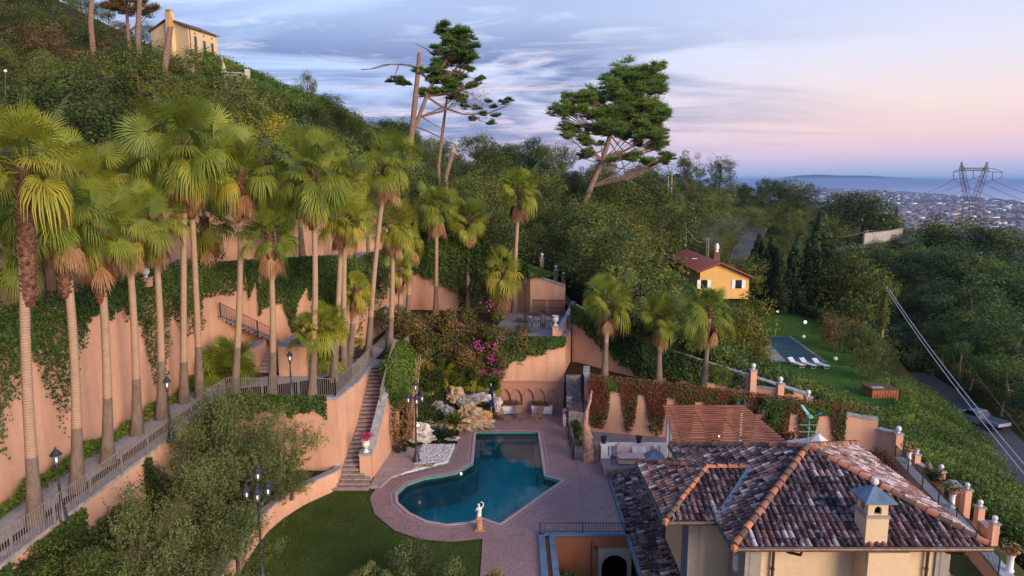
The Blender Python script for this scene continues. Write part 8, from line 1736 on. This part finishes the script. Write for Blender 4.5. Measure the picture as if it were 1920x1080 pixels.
o = MB().sphere(tuple(atd(10, 133, 60)), .14, 8).build('globe_lamp', 'white_paint'); tag(o, 'small white globe lamp at the far left edge among the trees', 'lamp'); tag(MB().tube([tuple(atd(10, 133, 60)), tuple(atd(10, 190, 60))], .04, 5).build('lamp_pole', 'iron'), 'thin pole under the white globe lamp at the far left edge', 'pole')
# yellow house
yh = thing('yellow_house', 'yellow house with a rust red corrugated roof and smoking chimney', 'house', (30, 96, .4)); wl_ = MB(); x0, x1, xr, y0, y1, zb = 26.7, 33.7, 29.4, 96.0, 114.0, .3; zl, zr_, zR = 4.35, 3.6, 5.45
for y in (y0, y1): wl_.add([(x0, y, zb), (x1, y, zb), (x1, y, zr_), (xr, y, zR - .1), (x0, y, zl)], [(0, 1, 2, 3, 4)])
wl_.quad((x0, y0, zb), (x0, y1, zb), (x0, y1, zl), (x0, y0, zl)); wl_.quad((x1, y0, zb), (x1, y1, zb), (x1, y1, zr_), (x1, y0, zr_)); wl_.build('wall', 'yellow_stucco', yh); m = NT('red_roof'); wv = m.n('ShaderNodeTexWave', bands_direction='Y'); m.l(m.pos(), wv.inputs['Vector']); wv.inputs['Scale'].default_value = .55; m.col(m.ramp(wv.outputs[0], [(0, (.40, .075, .045)), (1, (.62, .13, .08))])); m.set(.6, .3)
rf = MB(); o_ = .6
def slab(a, b, c, d, t=.14): up = Vector((0, 0, t)); a, b, c, d = map(Vector, (a, b, c, d)); rf.add([a, b, c, d, a + up, b + up, c + up, d + up], [(3, 2, 1, 0), (4, 5, 6, 7), (0, 1, 5, 4), (1, 2, 6, 5), (2, 3, 7, 6), (3, 0, 4, 7)])
slab((x0 - o_, y0 - o_, zl - .22), (xr, y0 - o_, zR), (xr, y1 + o_, zR), (x0 - o_, y1 + o_, zl - .22)); slab((xr, y0 - o_, zR), (x1 + o_, y0 - o_, zr_ - .28), (x1 + o_, y1 + o_, zr_ - .28), (xr, y1 + o_, zR)); rf.build('roof', 'red_roof', yh)
MB().tube([(x0 - o_, y0 - o_, zl - .26), (xr, y0 - o_, zR - .04), (x1 + o_, y0 - o_, zr_ - .32)], .09, 4).build('verge_board', 'wood_dark', yh)
for x, z in ((27.3, 1.9), (32.2, 1.9)):
    w = MB().box((x, y0 - .03, z + .5), (.9, .06, 1.2)).build('window', 'glass_dark', yh)
    for s in (-1, 1): MB().box((x + s * .72, y0 - .05, z + .5), (.5, .06, 1.25)).build('shutter', 'white_paint', w)
chm = MB().box((31.0, 103, 5.6), (.9, .7, 1.4)).build('chimney', 'wood_dark', yh); MB().lathe([(.3, 0), (.22, .3), (.35, .5), (.3, 1.0), (.12, 1.3)], (31.0, 103, 6.3), 10).build('chimney_pot', 'white_stone', chm); MB().box((28.2, 104, 5.15), (1.2, .3, .1)).build('skylight', 'white_paint', yh)
MB().tube([(30.3, 106, 5.4), (30.3, 106, 8.4)], .04, 4).tube([(29.7, 106, 8.0), (30.9, 106, 8.0)], .03, 4).build('antenna', 'steel_white', yh)
# smoke
m = NT('smoke_air'); vp = m.n('ShaderNodeVolumePrincipled'); nzv = m.noise(.12, 4, .6, dist=1.0); vp.inputs['Color'].default_value = (.55, .72, 1, 1); m.l(m.math('MULTIPLY', m.math('SUBTRACT', nzv, .47, clamp=True), .13), vp.inputs['Density']); m.l(vp.outputs[0], m.out.inputs['Volume']); m.t.nodes.remove(m.p)
sm = MB().sphere((34.5, 108, 8.6), 1, 20, (4.6, 6, 3.2)).build('smoke', 'smoke_air', None, smooth=True); tag(sm, 'thin bluish smoke drifting from the chimney of the yellow house', 'smoke', kind='stuff')
# ---------------------------------------------------------------- haze
m = NT('haze_air'); vp = m.n('ShaderNodeVolumePrincipled'); vp.inputs['Color'].default_value = (.36, .56, 1.0, 1); vp.inputs['Density'].default_value = .00005; vp.inputs['Anisotropy'].default_value = .2; m.l(vp.outputs[0], m.out.inputs['Volume']); m.t.nodes.remove(m.p)
o = MB().box((0, 35000, (PLAIN - 5 + 95) / 2), (150000, 75000, 95 - PLAIN + 5)).build('haze', 'haze_air'); tag(o, kind='stuff', label='pale blue evening haze lying over the plain and the sea', cat='haze')
